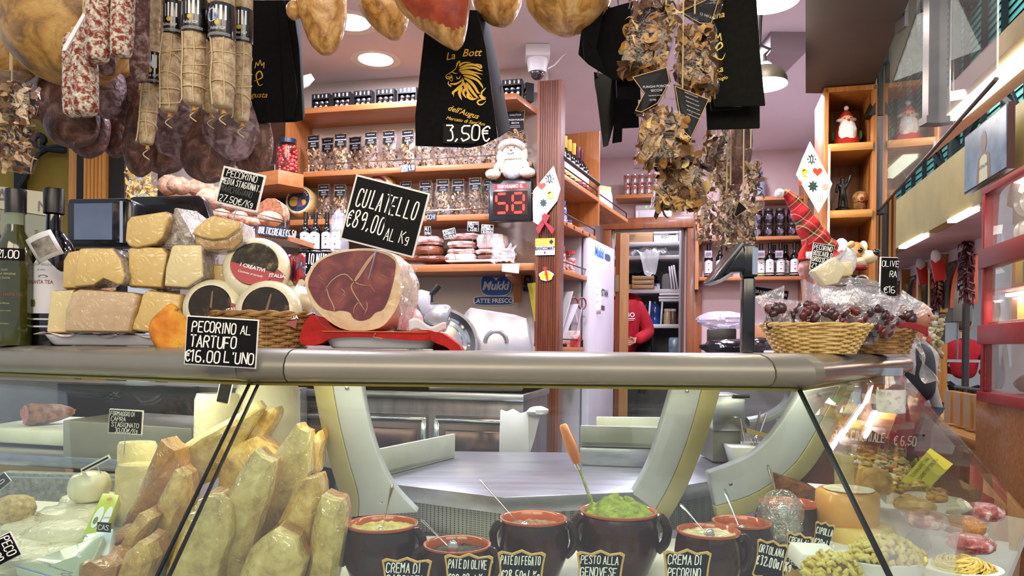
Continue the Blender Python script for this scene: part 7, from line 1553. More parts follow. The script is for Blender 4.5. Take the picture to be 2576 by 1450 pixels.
t=sausage('pale tied salami with full label text, second from the right',560,-240,560,274,60,d-.05,sal2,24,105,G);sleeve(t,558,18,104,64,d-.05,True)
t=sausage('greyish tied salami at the right end of the tied row',618,-240,606,306,46,d+.03,sal2,25,115,G);sleeve(t,610,28,112,50,d+.03)
sausage('tied salami behind, its end showing between the middle two',530,60,530,284,40,d+.1,sal2,26,150,G)
# dark cured hams lower down
spk=mat('dark_speck',[(.25,'24140c'),(.42,'43271a'),(.55,'6a4230'),(.66,'8a6a62'),(.8,'5a3a28')],scale=22,rough=.6,bump=1,bscale=40,coat=.2,detail=8,dist=1)
spv=mat('violet_speck',[(.28,'3c2a2c'),(.45,'6a5254'),(.56,'8f7a7e'),(.7,'ab999c'),(.85,'5a3a30')],scale=34,rough=.65,bump=1,bscale=55,detail=8,dist=1)
SP_=[('smoked ham just right of the mushroom bags at far left',125,200,322,62,spk),('violet cured ham under the speckled salami',270,170,298,76,spv),('violet cured ham beside the lowest tied salami',335,130,330,80,spv),('dark smoked ham third along the lower row',180,250,372,110,spk),('dark smoked ham low beside the ochre wall',222,260,398,84,spk),('small dark smoked ham in front of the fluted post',290,260,396,68,spk),('dark ham hanging lowest left of centre under the tied salami',352,290,445,68,spk),('wide dark ham behind the violet one in the lower row',410,320,438,100,spk),('large violet grey ham in the middle of the lower row',460,250,408,150,spv),('dark ham pointing down above the price sign',525,330,460,110,spk),('violet grey ham right in the lower row',582,260,405,118,spv),('dark ham behind the price sign at right',625,320,432,70,spk),('narrow dark ham at the right end with orange edge',655,300,432,56,spk)]
for i,(lb,x,y0,y1,w,m_)in enumerate(SP_):
 h=y1-y0;w*=1.18;d=2.1+.07*(i%3)+(-.06 if m_ is spv else .03)
 hung('cured_ham',lb,'cured ham',d,[(y0-60,x-w*.15,x+w*.15),(y0,x-w*.38,x+w*.38),(y0+h*.35,x-w*.5,x+w*.5),(y0+h*.65,x-w*.5,x+w*.48),(y0+h*.88,x-w*.36,x+w*.34),(y1,x-w*.1,x+w*.1)],m_,.8,.13,.6,i+30,'dark cured hams in the lower row',n=28)
# mushroom bags
def bigbag(lb,pts,d,dep,n,sz,seed,light=False,roll=0,top=None,group='hanging mushroom bags'):
 "pts: photo corners tl, tr, br, bl of the filled part"
 c=sum((V((x,y,0))for x,y in pts),V())/4;o=at(c.x,pts[2][1],d);t=thing('mushroom_bag',lb,'bag of mushrooms',o,group=group);rn=random.Random(seed)
 tl,tr,br,bl=[at(x,y,d)-o for x,y in pts]
 def ins(r):
  u,v=r.uniform(.05,.95),r.uniform(.03,1.0);p=tl.lerp(tr,u).lerp(bl.lerp(br,u),v);return p+V((0,r.uniform(-.45,.45)*dep,0))
 a=MB();slices(a,n,ins,sz,rn);m_=a.build('mushrooms',mushd if light else mush,t);m_['kind']='stuff'
 ce=(tl+tr+br+bl)/4;a=MB();rings=[]
 ga=lambda:V((rn.uniform(-.003,.003),rn.uniform(-.004,.004),rn.uniform(-.003,.003)))
 up=(tl+tr)/2+((tl+tr)/2-(bl+br)/2)*.3
 for L_,R_,dp in((bl,br,.9),(bl.lerp(tl,.06),br.lerp(tr,.06),1.1),(bl.lerp(tl,.5),br.lerp(tr,.5),1.12),(tl,tr,.9),(up+(tl-tr)*.36,up+(tr-tl)*.36,.25)):
  L2,R2=L_+(L_-R_)*.03,R_+(R_-L_)*.03;h=dep/2*dp
  ring=[L2.lerp(R2,k/5)+V((0,-h*(1 if 0<k<5 else .8),0))+ga()for k in range(6)]+[L2.lerp(R2,1-k/5)+V((0,h*(1 if 0<k<5 else .8),0))+ga()for k in range(6)]
  rings.append(ring)
 a.loft(rings);a.build('film',cello,t,smooth=25)
 a=MB();a.tube([up,V((up.x,0,HZR-o.z))],.0022,5);a.build('string',twine,t);return t
bigbag('uppermost mushroom bag at top right, tall with pale slices',[(1592,20),(1705,25),(1662,192),(1562,172)],1.80,.06,210,.055,1)
bigbag('mushroom bag with reddish pieces right of the uppermost one',[(1702,78),(1796,82),(1800,236),(1705,220)],1.90,.06,190,.055,2)
bigbag('mushroom bag cut off by the top edge, left',[(1575,-110),(1700,-110),(1705,30),(1590,16)],1.84,.06,90,.045,3);bigbag('mushroom bag cut off by the top edge, right',[(1705,-120),(1815,-120),(1805,40),(1705,30)],1.95,.06,80,.045,4)
bigbag('large mushroom bag below the tilted black label',[(1625,282),(1720,290),(1738,408),(1602,422)],1.80,.07,210,.055,5)
bigbag('square based mushroom bag hanging lowest in the front string',[(1662,412),(1765,400),(1772,526),(1642,524)],1.86,.06,200,.056,6)
G='small mushroom bags in the rear cluster'
for i,(q,lb)in enumerate([(([(1772,330),(1828,330),(1830,400),(1770,408)]),'small mushroom bag at the top of the rear cluster'),(([(1776,402),(1830,400),(1830,478),(1776,480)]),'narrow mushroom bag second from the top in the rear cluster'),([(1755,490),(1812,500),(1806,606),(1746,604)],'bag at the lower left of the rear mushroom cluster'),([(1806,548),(1850,540),(1860,612),(1800,618)],'bag at the bottom middle of the rear mushroom cluster'),([(1850,530),(1892,520),(1902,608),(1846,610)],'bag at the lower right of the rear mushroom cluster'),([(1872,410),(1910,410),(1918,526),(1876,540)],'bag at the upper right of the rear mushroom cluster'),([(1812,490),(1862,480),(1862,545),(1808,548)],'bag in the centre of the rear mushroom cluster')]):
 bigbag(lb,q,2.2+.04*(i%3),.05,90,.035,20+i,True,group=G)
hung('cured_ham','leathery dark ham hanging among the rear mushroom bags','cured ham',2.4,[(250,1840,1880),(330,1822,1892),(400,1812,1890),(450,1808,1872),(500,1815,1845)],spk,.7,.12,.4,77,n=28)
bigbag('mushroom bag hanging at the far left edge, upper',[(-30,205),(82,215),(84,318),(-30,318)],1.95,.06,110,.045,8,True);bigbag('mushroom bag hanging at the far left edge, lower',[(-30,324),(84,322),(70,436),(-30,420)],1.97,.06,110,.045,9,True)
# loose labels on the bags
def flap(lb,pts,d,lines,bend_=.01,back=False):
 c=sum((V((x,y,0))for x,y in pts),V())/len(pts);o=at(c.x,c.y,d);t=thing('bag_label',lb,'label',o);P_=[at(x,y,d)-o for x,y in pts];k=len(P_)
 a=MB();a.hull([p+V((0,bend_*(i%2),0))for i,p in enumerate(P_)],[p+V((0,bend_*(i%2)+.002,0))for i,p in enumerate(P_)]);a.build('card',labelbk,t,smooth=0)
 a=MB();g_=[(p.x*.93,p.z*.93)for p in P_];a.line(g_+g_[:1],.0014,-.0012);a.build('gold_border',labgold,t,smooth=0)
 a=MB()
 for(tx,x,y,h,an)in lines:
  b=MB();printed(b,tx,0,0,ppx(h,d));q=at(x,y,d)-o;M_=Matrix.Translation((q.x,-.002,q.z))@Matrix.Rotation(math.radians(an),4,'Y');a.add([M_@v for v in b.v],b.f)
 a.build('lettering',MT['print_white'],t,smooth=0);return t
flap('tilted black label reading FUNGHI PORCINI SECCHI between the bags',[(1588,192),(1680,165),(1688,205),(1655,262),(1612,286),(1596,282),(1620,235)],1.76,[('FUNGHI PORCINI',1651,221,6,-4),('SECCHI',1651,231,6,-4),('Ingredienti: porcini',1648,242,3,-3),('OLTRE',1642,254,4,-2)])
tx=[('funghi porcini secchi',1738+1.5*k,240+11*k,3,22)for k in range(9)]
flap('black back label with small print right of the tilted one',[(1695,212),(1786,248),(1738,352),(1716,330)],1.78,tx[:6]);flap('black label with barcode at the top edge',[(1708,30),(1815,-20),(1790,62),(1760,60)],1.915,[('12 345 678',1778,44,6,20)])
flap('small black label in the rear mushroom cluster, tilted',[(1858,505),(1882,525),(1850,548),(1845,540)],2.165,[]);flap('black label at the far left edge behind the mushroom bag',[(74,245),(102,250),(92,296),(74,290)],2.1,[])
# black shopping bags
blackbag=mat('black_nonwoven',[(.4,'060607'),(.6,'0b0b0d')],scale=60,rough=.9,spec=.15)
bagol=mat('black_green_nonwoven',[(.4,'0b0b07'),(.6,'11110c')],scale=60,rough=.9,spec=.2)
def sbag(lb,d,panels,m_=blackbag,hook=None):
 "panels: polygons of (x, y, extra depth)"
 x=sum(p[0]for p in panels[0])/len(panels[0]);y=max(p[1]for p in panels[0]);o=at(x,y,d);t=thing('shopping_bag',lb,'shopping bag',o,group=None)
 for i,pl_ in enumerate(panels):
  P_=[at(q[0],q[1],d+q[2])-o for q in pl_];a=MB();a.hull(P_,[p+V((0,.008,0))for p in P_]);a.build(('front_panel','side_panel','fold','back_panel')[min(i,3)],m_,t,bevel=.002,smooth=20)
 hx,hy=hook or(panels[0][0][0]+40,panels[0][0][1]);q=at(hx,hy,d)-o;a=MB();a.tube([q+V((-.03,.005,-.01)),V((q.x,.02,HZR-o.z)),q+V((.05,.005,-.01))],.008,6,sq=.3);a.build('handle',m_,t);return t
DB=2.05
t=sbag('black shopping bag with gold lion head and 3,50 price hanging in the middle',DB,[[(1074,20,0),(1200,25,0),(1222,120,0),(1252,345,0),(1215,364,0),(1180,371,0),(1045,366,0),(1044,290,0)],[(1200,25,.01),(1232,60,.12),(1268,235,.14),(1284,325,.12),(1253,346,.01),(1222,120,0.01)],[(1222,120,.03),(1242,250,.06),(1262,210,.1),(1266,300,.1),(1255,335,.02)]])
o=t.location;
def lz(zx,zy):p=at(1040+zx*260/1346,100+zy*280/1450,DB)-o;return(p.x,p.z)
LION=[([(430,460),(470,440),(520,405),(555,370),(575,300)],10,8),([(430,460),(425,490),(450,512),(490,500),(500,470),(470,460)],12,8),([(440,480),(470,490),(500,480)],14,8),([(470,515),(495,540),(510,520),(505,480)],8,6),([(460,540),(455,580),(490,612),(480,580)],14,10),([(480,575),(540,580),(590,560),(630,530),(640,500)],26,12),([(500,420),(540,440),(575,440)],16,6),([(560,480),(575,510),(600,500),(615,470)],14,8),([(560,360),(575,310),(605,285),(600,330)],24,10),([(590,350),(650,305),(750,295)],30,8),([(600,370),(700,330),(800,330),(880,370),(870,330),(780,315)],34,12),([(590,400),(680,370),(790,370),(860,400),(905,410)],36,12),([(600,420),(700,410),(800,430),(905,455)],34,10),([(620,440),(720,440),(820,470),(885,525)],36,12),([(650,470),(740,490),(830,530),(890,600),(905,640)],40,14),([(660,500),(740,550),(800,620),(840,690),(870,700)],42,18),([(650,520),(640,580),(580,630),(530,680),(525,745)],36,10),([(660,560),(680,620),(720,700),(780,760)],44,16),([(690,560),(740,640),(800,720),(850,770)],44,18),([(620,620),(570,650),(515,690),(510,720)],40,12),([(640,620),(600,690),(610,740),(630,790)],46,12),([(670,640),(650,700),(690,765)],40,12),([(720,680),(710,740),(760,775),(830,770)],40,20),([(820,640),(830,680),(870,700)],14,10),([(945,630),(890,690),(895,740),(945,760)],20,16),([(860,720),(890,760),(940,775)],26,14),([(945,780),(880,785),(835,810),(850,845),(900,845),(945,800)],20,14)]
a=MB();k=ppx(1,DB)*260/1346
for pts,w0,w1 in LION:a.brush([lz(*q)for q in pts],w0*k*1.15,w1*k*1.15,-.0012-.00004*len(a.f)/20,5)
a.build('lion_print',gold,t,smooth=0)
def bagtext(a,tx,zx,zy,h,an,sh=.35):
 b=MB();printed(b,tx,0,0,h*k*1.0,'l',bold=.01,shear=sh);q=lz(zx,zy);M_=Matrix.Translation((q[0],-.0014,q[1]))@Matrix.Rotation(math.radians(an),4,'Y');a.add([M_@v for v in b.v],b.f)
a=MB();bagtext(a,'La',430,270,95,-10);bagtext(a,'Bott',640,220,95,-2);bagtext(a,"dell'Augus",450,920,70,16);bagtext(a,"Mercato di Sant'Am",425,1040,44,9);a.build('gold_lettering',gold,t,smooth=0)
q=lz(595,1230);a=MB();w,h=ppx(80,DB),ppx(50,DB);a.box((q[0],-.003,q[1]),(w,.003,h));e=a.build('price_card',board,t)
a=MB();chalk(a,'3,50€',q[0]-w*.42,q[1]-h*.36,h*.76,lw=.1,y=-.0052,wr=.5);a.build('price_lettering',ink,e,smooth=0)
t=sbag('black shopping bag with price in euro, hanging left beside the tied salami',2.1,[[(622,0,0),(735,0,0),(752,120,0),(762,300,0),(740,306,0),(612,309,0)],[(735,0,.01),(755,40,.12),(765,290,.12),(762,300,.01)],[(700,0,-.01),(716,0,-.012),(748,230,-.012),(738,300,-.01),(716,300,-.01)]])
o=t.location;a=MB();P=lambda x,y:((at(x,y,2.1)-o).x,(at(x,y,2.1)-o).z);s=ppx(1,2.1)
a.brush([P(640,205),P(660,195),P(655,180),P(645,190),P(652,215),P(662,212)],4*s,3*s,-.002);a.line([P(642,172),P(645,158),P(650,166),P(655,152),P(659,166),P(665,158),P(664,172)],2*s,-.002)
b=MB();printed(b,'Augusta',0,0,14*s,shear=.35);q=P(640,246);a.add([v+V((q[0],-.002,q[1]))for v in b.v],b.f);a.build('gold_print',gold,t,smooth=0)
a=MB();q=P(622,302);chalk(a,'€',q[0],q[1],26*s,lw=.1,y=-.003,wr=.5);a.build('price_lettering',ink,t,smooth=0)
t=sbag('large black-green shopping bag with gold crest and letter at right',2.0,[[(1790,-30,0),(1902,-30,0),(1912,130,0),(1926,265,0),(1800,268,0),(1782,200,0)],[(1770,150,.05),(1800,268,.05),(1912,266,.05),(1912,322,.05),(1780,326,.05)],[(1770,150,.02),(1800,268,.02),(1868,268,.02),(1864,274,.02),(1790,278,.02)]],bagol)
o=t.location;P=lambda x,y:((at(x,y,2.0)-o).x,(at(x,y,2.0)-o).z);s=ppx(1,2.0);a=MB()
a.brush([P(1800,130),P(1816,118),P(1812,108),P(1800,122),P(1802,145),P(1816,150),P(1824,135)],5*s,3.5*s,-.002);a.line([P(1798,103),P(1801,88),P(1806,96),P(1811,85),P(1814,102)],3*s,-.002)
for tx,x,y,h in(('ena',1808,46,16),('ta',1812,182,16),('brogio',1814,202,9)):b=MB();printed(b,tx,0,0,h*s,shear=.35,bold=.01);q=P(x,y);M_=Matrix.Translation((q[0],-.002,q[1]))@Matrix.Rotation(-.2,4,'Y');a.add([M_@v for v in b.v],b.f)
a.build('gold_print',mat('bright_gold_print','d9c01c',rough=.4),t,smooth=0)
sbag('folded black shopping bag hanging right of the broad ham',2.0,[[(1530,20,0),(1600,0,0),(1600,200,0),(1540,198,0),(1480,160,0),(1455,135,0),(1462,80,0)],[(1462,80,-.03),(1520,20,-.04),(1500,120,-.05),(1530,190,-.02),(1470,150,-.02)],[(1550,200,.03),(1610,190,.03),(1612,250,.03),(1552,246,.03)]],hook=(1560,10))
t=sbag('black shopping bag seen edge on with gold lion under the folded one',2.15,[[(1494,180,0),(1540,190,.1),(1548,300,.1),(1530,366,.05),(1518,370,0)],[(1540,190,.1),(1605,240,.1),(1608,320,.1),(1568,322,.1),(1548,330,.1)],[(1546,300,.08),(1566,318,.08),(1565,356,.08),(1540,360,.06)]],hook=(1530,185))
o=t.location;a=MB();P=lambda x,y:((at(x,y,2.15)-o).x,(at(x,y,2.15)-o).z);s=ppx(1,2.15)
for pts in([(1497,182),(1500,215),(1512,250)],[(1502,185),(1512,215),(1515,245)],[(1508,195),(1520,225),(1516,250)],[(1516,195),(1522,230),(1518,248)],[(1516,260),(1514,280),(1524,290)],[(1524,265),(1528,290)]):a.brush([P(*q)for q in pts],6*s,4*s,-.003)
a.v=[v+V((0,(v.x-P(1494,0)[0])*1.9,0))for v in a.v];a.build('gold_print',gold,t,smooth=0)
# ---------------------------------------------------------------- inside the display: pots
potb=mat('brown_glaze',[(.35,'1e0a06'),(.6,'34110a'),(.75,'4a1a0f')],scale=14,rough=.2,spec=.3,coat=.3);poti=mat('terracotta_glaze',[(.35,'9a4420'),(.65,'b9582c')],scale=6,rough=.15,coat=.6)
def pot(lb,cx,ry,d,wpx,fill,level,z0=DZ,hnd=2,lump=.2,wide=1.0):
 o=at(cx,ry,d);r=ppx(wpx,d)/2*.93;h=o.z-z0;t=thing('crock',lb,'pot',(o.x,o.y,z0));R=r*1.1
 a=MB();a.lathe([(0,0),(R*.66,0),(R*.72,h*.04),(R*.96,h*.4),(R,h*.62),(R*.95,h*.84),(r*.985,h*.94),(r*1.03,h*.965),(r*1.03,h*.985),(r,h),(r*.94,h*.985),(r*.88,h*.56),(0,h*.5)],n=40);a.build('body',potb,t,smooth=60)
 a=MB();a.lathe([(r*1.035,h*.97),(r*1.03,h),(r*.97,h*1.005),(r*.93,h*.98),(r*.9,h*.8),(r*.9,h*.6),(0,h*.55)],n=40);a.build('inner_glaze',poti,t,smooth=60)
 for k in range(hnd):
  s_=(1,-1)[k];a=MB();q=.5*s_;c,s2=math.cos(q)*s_,math.sin(q)*s_;pts=[(r*.98,h*.88),(r*1.22,h*.93),(r*1.4,h*.78),(r*1.34,h*.55),(R*1.02,h*.42)]
  a.tube(spline([(x*c*s_*s_,-x*abs(s2)*.6,z)for x,z in[(x_*1.0,z_)for x_,z_ in pts]],5),R*.115,10);
  a.build('handle',potb,t)
 if fill:
  a=MB();rr=r*.92;z_=h*level
  def top(u,v):
   q=2*PI*u;f=v;x,y=rr*f*math.cos(q),rr*f*math.sin(q);return V((x,y,z_+lump*r*(1-f*f)*(1+.5*fbm((x*30,y*30,1),1))+.1*r*fbm((x*70,y*70,2),1,3)*(1 if lump else .2)))
  a.sheet(top,40,14);a.build('filling',fill,t,smooth=60)
 return t
pesto=mat('pesto',[(.3,'46581a'),(.5,'6f7f2a'),(.7,'8f9c42')],scale=45,rough=.7,bump=1,bscale=60);arti=mat('artichoke_cream',[(.3,'8f8248'),(.55,'b9ab6a'),(.7,'cfc48a')],scale=40,rough=.6,bump=.8);liver=mat('liver_pate',[(.3,'6e4a34'),(.6,'a07a5a')],scale=50,rough=.7,bump=.8);oliv=mat('olive_pate',[(.3,'201612'),(.6,'43301f')],scale=50,rough=.5,bump=.8);pecc=mat('pecorino_cream',[(.3,'b9ab8a'),(.6,'d3c8aa')],scale=12,rough=.3,coat=.5);dkc=mat('dark_truffle_cream',[(.3,'33120c'),(.6,'5c2416')],scale=30,rough=.4,coat=.5);ort=mat('vegetable_cream',[(.3,'6e3418'),(.6,'9a5028')],scale=40,rough=.5,bump=.6)
pot('brown crock of pale artichoke cream, first from the left',962,1316,1.58,186,arti,.9,lump=.1)
pot('small low terracotta crock of dark olive pate',1150,1368,1.52,178,oliv,.84,lump=.06)
pot('brown crock of liver pate with a thin spoon',1342,1302,1.66,176,liver,.84,lump=.08)
pot('largest brown crock heaped with green pesto',1556,1284,1.70,202,pesto,.95,lump=.42)
pot('brown crock of pale pecorino cream',1782,1334,1.58,164,pecc,.92,lump=0.02,hnd=1)
pot('crock of vegetable cream behind the pecorino cream',1866,1312,1.72,152,ort,.84,lump=.03,hnd=0)
pot('dark crock of truffle cream at the back right',1985,1264,1.86,152,dkc,.84,lump=.02)
sil=mat('cutlery_steel',[(.4,'b4b4b8'),(.6,'d4d4d8')],scale=20,rough=.15,metal=.95)
def spoon(lb,p0,p1,d0,d1,wd=9,m_=sil,name='spoon',bowl=True):
 A,B_=at(*p0,d0),at(*p1,d1);o=B_.copy();t=thing(name,lb,'spoon',o);v=A-B_;s=ppx(1,d0);a=MB()
 a.tube([V((0,0,0)),v*.35,v*.7,v*.93,v],[2.2*s,2.2*s,wd*.35*s,wd*.5*s,wd*.25*s],8,sq=.4);a.build('handle',m_,t)
 if bowl:a=MB();u=v.normalized();a.ball(-u*.02,(.012,.006,.02),12,8);a.build('bowl',m_,t)
 return t
spoon('broad patterned spoon standing in the artichoke cream',(988,1218),(964,1326),1.56,1.56,26);spoon('thin spoon leaning out of the olive pate',(1060,1308),(1128,1374),1.62,1.50,10);spoon('thin long spoon leaning out of the liver pate',(1208,1208),(1305,1318),1.72,1.66,10);spoon('spoon leaning in the pecorino cream',(1712,1268),(1772,1338),1.66,1.58,12);spoon('spoon standing in the vegetable cream',(1822,1230),(1858,1322),1.74,1.7,12);spoon('large shiny spoon standing in the wrapped jar',(1932,1172),(1962,1270),1.72,1.74,26)
A,B_=at(1416,1068,1.70),at(1484,1252,1.70);t=thing('pesto_knife','orange wooden handled spreader standing in the pesto','spreader',B_);v=A-B_
a=MB();a.tube([v*(1-f)for f in(0,.03,.12,.3,.48,.53)],[.007,.0105,.0115,.0145,.011,.009],14);a.build('handle',wood('orange_handle_wood','a8541c','cf7a34',2,coat=.6),t)
a=MB();a.tube([v*.47,v*.42,v*.38],[.0085,.008,.0055],12);a.build('ferrule',chrome,t);a=MB();a.tube([v*.4,v*.2,v*-.05],[.005,.0065,.008],10,sq=.6);a.build('blade',mat('pesto_smeared_steel',[(.45,'aeb49a'),(.6,'8a9a3c')],scale=30,rough=.3,metal=.3),t)
o=at(1965,1345,1.74);t=thing('wrapped_glass','glass jar wrapped in crumpled film holding a spoon','jar',V((o.x,o.y,DZ+.03)));mm=MB();mm.lathe([(0,0),(.038,0),(.042,.06),(.046,.13),(.04,.14)],n=22);mm.build('glass',film('crinkled_film',base=.08,rough=.1,bump=.8,bscale=40,haze=.03),t);mm=MB();mm.ball((0,0,.1),(.052,.05,.06),20,12,lambda v:1+.15*fbm(v,5));mm.build('film',MT['crinkled_film'],t);a=MB();a.box((0,0,-.015),(.06,.06,.03));a.build('foot',black,t)
# framed price cards
tanw=mat('tan_card_frame',[(.4,'c9a25a'),(.6,'d9b672')],scale=8,rough=.5)
BR=[(-.5,.42),(-.42,.46),(-.2,.42),(0,.5),(.2,.42),(.42,.46),(.5,.42),(.46,.2),(.44,0),(.46,-.2),(.5,-.42),(.42,-.46),(.2,-.42),(0,-.5),(-.2,-.42),(-.42,-.46),(-.5,-.42),(-.46,-.2),(-.44,0),(-.46,.2)]
for lb,x,y,d,w,h,yaw,L_ in[('CREMA DI CARCIOFI',1022,1462,1.40,126,118,0,[('CREMA DI',.1,.68,.2,.7),('CARCIOFI',.1,.42,.2,.74),('€28,00',.1,.14,.2,.6)]),('PATE DI OLIVE',1178,1452,1.42,124,118,0,[('PATE DI OLIVE',.09,.68,.18,.82),('€28,00al Kg',.09,.36,.2,.8)]),('PATE DI FEGATO',1311,1446,1.45,122,124,0,[('PATE DI FEGATO',.07,.7,.17,.86),('€28,50al Kg',.08,.38,.2,.84)]),('PESTO ALLA GENOVESE',1510,1446,1.45,122,122,0,[('PESTO ALLA',.09,.72,.16,.8),('GENOVESE',.09,.46,.18,.76),('€28,50al Kg',.09,.14,.2,.84)]),('CREMA DI PECORINO',1728,1446,1.45,122,128,0,[('CREMA DI',.1,.7,.18,.72),('PECORINO',.1,.44,.18,.7),('€34,00al Kg',.1,.14,.2,.8)]),('ORTOLANA',1938,1412,1.52,76,106,.35,[('ORTOLANA',.1,.66,.18,.8),('€32,00al Kg',.08,.36,.22,.86)]),('CREMA DI TARTUFO',2006,1390,1.62,60,100,.45,[('CREMA di',.1,.7,.16,.8),('TARTUFO',.1,.46,.16,.76),('€34,00al Kg',.08,.16,.18,.84)]),('CIPOLLA',2070,1358,1.7,46,92,.4,[('CIPOLLA',.1,.64,.18,.8),('€20al Kg',.1,.3,.2,.8)])]:
 t=card('framed_price_card','scalloped tan framed black card reading '+lb,x,y,d,w,h,1 if yaw==0 else 8,L_,yaw=-yaw,cat='price card',shape=BR,emat=tanw,lw=.11)
 z=t.location.z-ppx(h,d)*.42-DZ;a=MB();a.x=pmat(t).inverted()@Matrix.Translation(t.location)@Matrix.Rotation(-yaw,4,'Z');a.box((0,.02,-ppx(h,d)*.42-z/2),(.05,.035,z));a.build('wooden_foot',tanw,t)
# ---------------------------------------------------------------- cheeses at the left of the display
pw1=dict(coat=1.0,cbump=1,cscale=42,crough=.07)
parm=mat('parmesan_paste',[(.32,'9a7430'),(.5,'c39e4a'),(.66,'d8ba68')],scale=30,rough=.6,bump=.3,bscale=30,**pw1);parmr=mat('parmesan_rind',[(.3,'8a5418'),(.6,'b57c30'),(.75,'c89444')],scale=20,rough=.5,**pw1);parmp=mat('pale_parmesan',[(.32,'a08848'),(.5,'c4ae68'),(.66,'d6c484')],scale=26,rough=.55,**pw1)
def parmw(lb,pts,d,dep,m_,seed,rd=.02):
 "wrapped wedge: outline in photo pixels, faceted front, rind at the back"
 o=at(sum(p[0]for p in pts)/len(pts),max(p[1]for p in pts),d);t=thing('parmesan_wedge',lb,'cheese',o,group='wrapped parmesan wedges');rn=random.Random(seed)
 P_=[at(x,y,d)-o for x,y in pts];q_=[]
 for i,p in enumerate(P_):n_=P_[(i+1)%len(P_)];q_+=[p,p.lerp(n_,.5)+V((rn.uniform(-1,1),0,rn.uniform(-1,1)))*.004]
 P_=q_;c=sum(P_,V())/len(P_);k=c+V((rn.uniform(-.02,.02),0,rn.uniform(-.01,.03)))
 rings=[[k+(p-k)*.12+V((0,-rd*1.25,0))for p in P_],[k.lerp(c,.5)+(p-k.lerp(c,.5))*.62+V((0,-rd*rn.uniform(.75,1.1),0))for p in P_],[p for p in P_],[p+V((0,dep*.5,.0))for p in P_],[c+(p-c)*.9+V((0,dep,.01))for p in P_]]
 a=MB();a.loft(rings,fm=lambda i,j:1 if i>2 else 0);a.build('wedge',[m_,parmr],t,bevel=.0025,smooth=22);return t
PW=[('flat triangular wedge with thick brown rind end, left of the seam',[(438,1136),(560,1062),(640,1012),(656,1030),(570,1190),(500,1225),(455,1205)],1.78,parmp),('double tipped yellow wedge near the white wheel',[(590,1200),(600,1120),(650,1040),(690,1026),(694,1052),(662,1105),(630,1290),(560,1300)],1.82,parm),('orange rinded wedge standing left of the seam',[(405,1106),(438,1135),(447,1180),(465,1225),(430,1290),(345,1350),(298,1342),(345,1250)],1.66,parmr),('slim pleated wedge left of the seam',[(440,1182),(462,1200),(470,1260),(430,1400),(330,1440),(370,1330)],1.58,parm),('narrow flat wedge leaning in front of the orange one',[(350,1292),(380,1308),(345,1385),(290,1480),(260,1480),(300,1400)],1.5,parm),('small front wedge with rounded tip left of the seam',[(350,1362),(372,1370),(385,1410),(360,1480),(280,1480),(318,1390)],1.42,parm),('short orange wedge in front at left',[(265,1350),(322,1345),(300,1405),(262,1450),(255,1390)],1.54,parmr),('lowest orange wedge at the front left of the heap',[(190,1475),(198,1438),(214,1412),(262,1406),(295,1425),(275,1480)],1.4,parmr),('wedge with torn film in the lower middle, right of the seam',[(500,1258),(540,1250),(572,1278),(575,1360),(540,1490),(405,1490),(455,1340)],1.44,parmp),('tall wedge in silvery film right of the pane seam',[(640,1133),(684,1165),(672,1250),(620,1440),(545,1470),(545,1350),(575,1240)],1.5,parmp),('large pale wedge with stamped face',[(746,1066),(774,1088),(776,1190),(755,1245),(728,1330),(700,1342),(640,1332),(655,1205)],1.64,parmp),('wedge right of the stamped one, with straight side',[(758,1210),(800,1198),(810,1262),(790,1400),(750,1490),(660,1490),(690,1335)],1.54,parm),('far right wedge beside the pale arm',[(808,1248),(856,1264),(866,1300),(856,1400),(838,1490),(760,1490),(785,1330)],1.5,parmp),('small yellow wedge tip beside the pale arm',[(802,1085),(808,1112),(800,1190),(740,1200),(775,1105)],1.76,parm),('front wedge filling the lower gap right of the seam',[(688,1335),(742,1362),(765,1420),(740,1500),(590,1500),(630,1380)],1.43,parmp),('tall wedge behind the heap near the seam',[(560,1130),(640,1100),(700,1140),(690,1330),(540,1340)],1.76,parm),('wedge hidden low between the seam and the film wrapped one',[(440,1330),(520,1240),(600,1300),(560,1450),(420,1450)],1.58,parm)]
for i,(lb,pts,d,m_)in enumerate(PW):parmw('wrapped parmesan: '+lb,pts,d,.08,m_,i*3+1)
mp_=mat('white_riser','cfcec6',rough=.5)
a=MB();q=[ap(420,1300,1.72),ap(800,1300,1.66),ap(800,1300,1.95),ap(420,1300,1.98)];a.prism(q,DZ,.9,'xy');wbuild(a,'riser',mp_,ct,bevel=.004)
a=MB();q=[ap(-200,1300,1.62),ap(420,1300,1.62),ap(420,1300,1.95),ap(-200,1250,2.1)];a.prism(q,DZ,.88,'xy');wbuild(a,'riser',mp_,ct,bevel=.004)
def drum(name,lb,px,y0,y1,wpx,d,m_,ratio=.8):
 o=at(px,y1,d);r=ppx(wpx,d)/2;h=ppx(y1-y0,d);t=thing(name,lb,'cheese',o);a=MB();a.lathe([(0,0),(r*.9,0),(r,h*.06),(r*1.02,h*.5),(r,h*.92),(r*.9,h),(0,h)],n=36,sy=ratio);a.build('cheese',m_,t,smooth=60);return t
whitec=mat('white_wrapped_cheese',[(.35,'d3ccaa'),(.65,'e2dcc0')],scale=9,rough=.45,**pw1)
t=drum('cheese_round','tall white wrapped cheese wheel behind the parmesan',672,966,1200,160,1.98,whitec,.6);t=drum('cheese_round','white wrapped cheese block left behind the parmesan',545,990,1190,112,1.95,whitec,.7)
t=drum('cheese_drum','pale cut cheese drum under the goat cheese sign',352,1168,1330,118,1.78,mat('ivory_cheese',[(.35,'d6c68e'),(.65,'e6d8a8')],scale=9,rough=.45,**pw1),.8);t=drum('cheese_drum','pale cheese behind the drum under the goat cheese sign',345,1112,1220,96,1.9,MT['ivory_cheese'],.7)
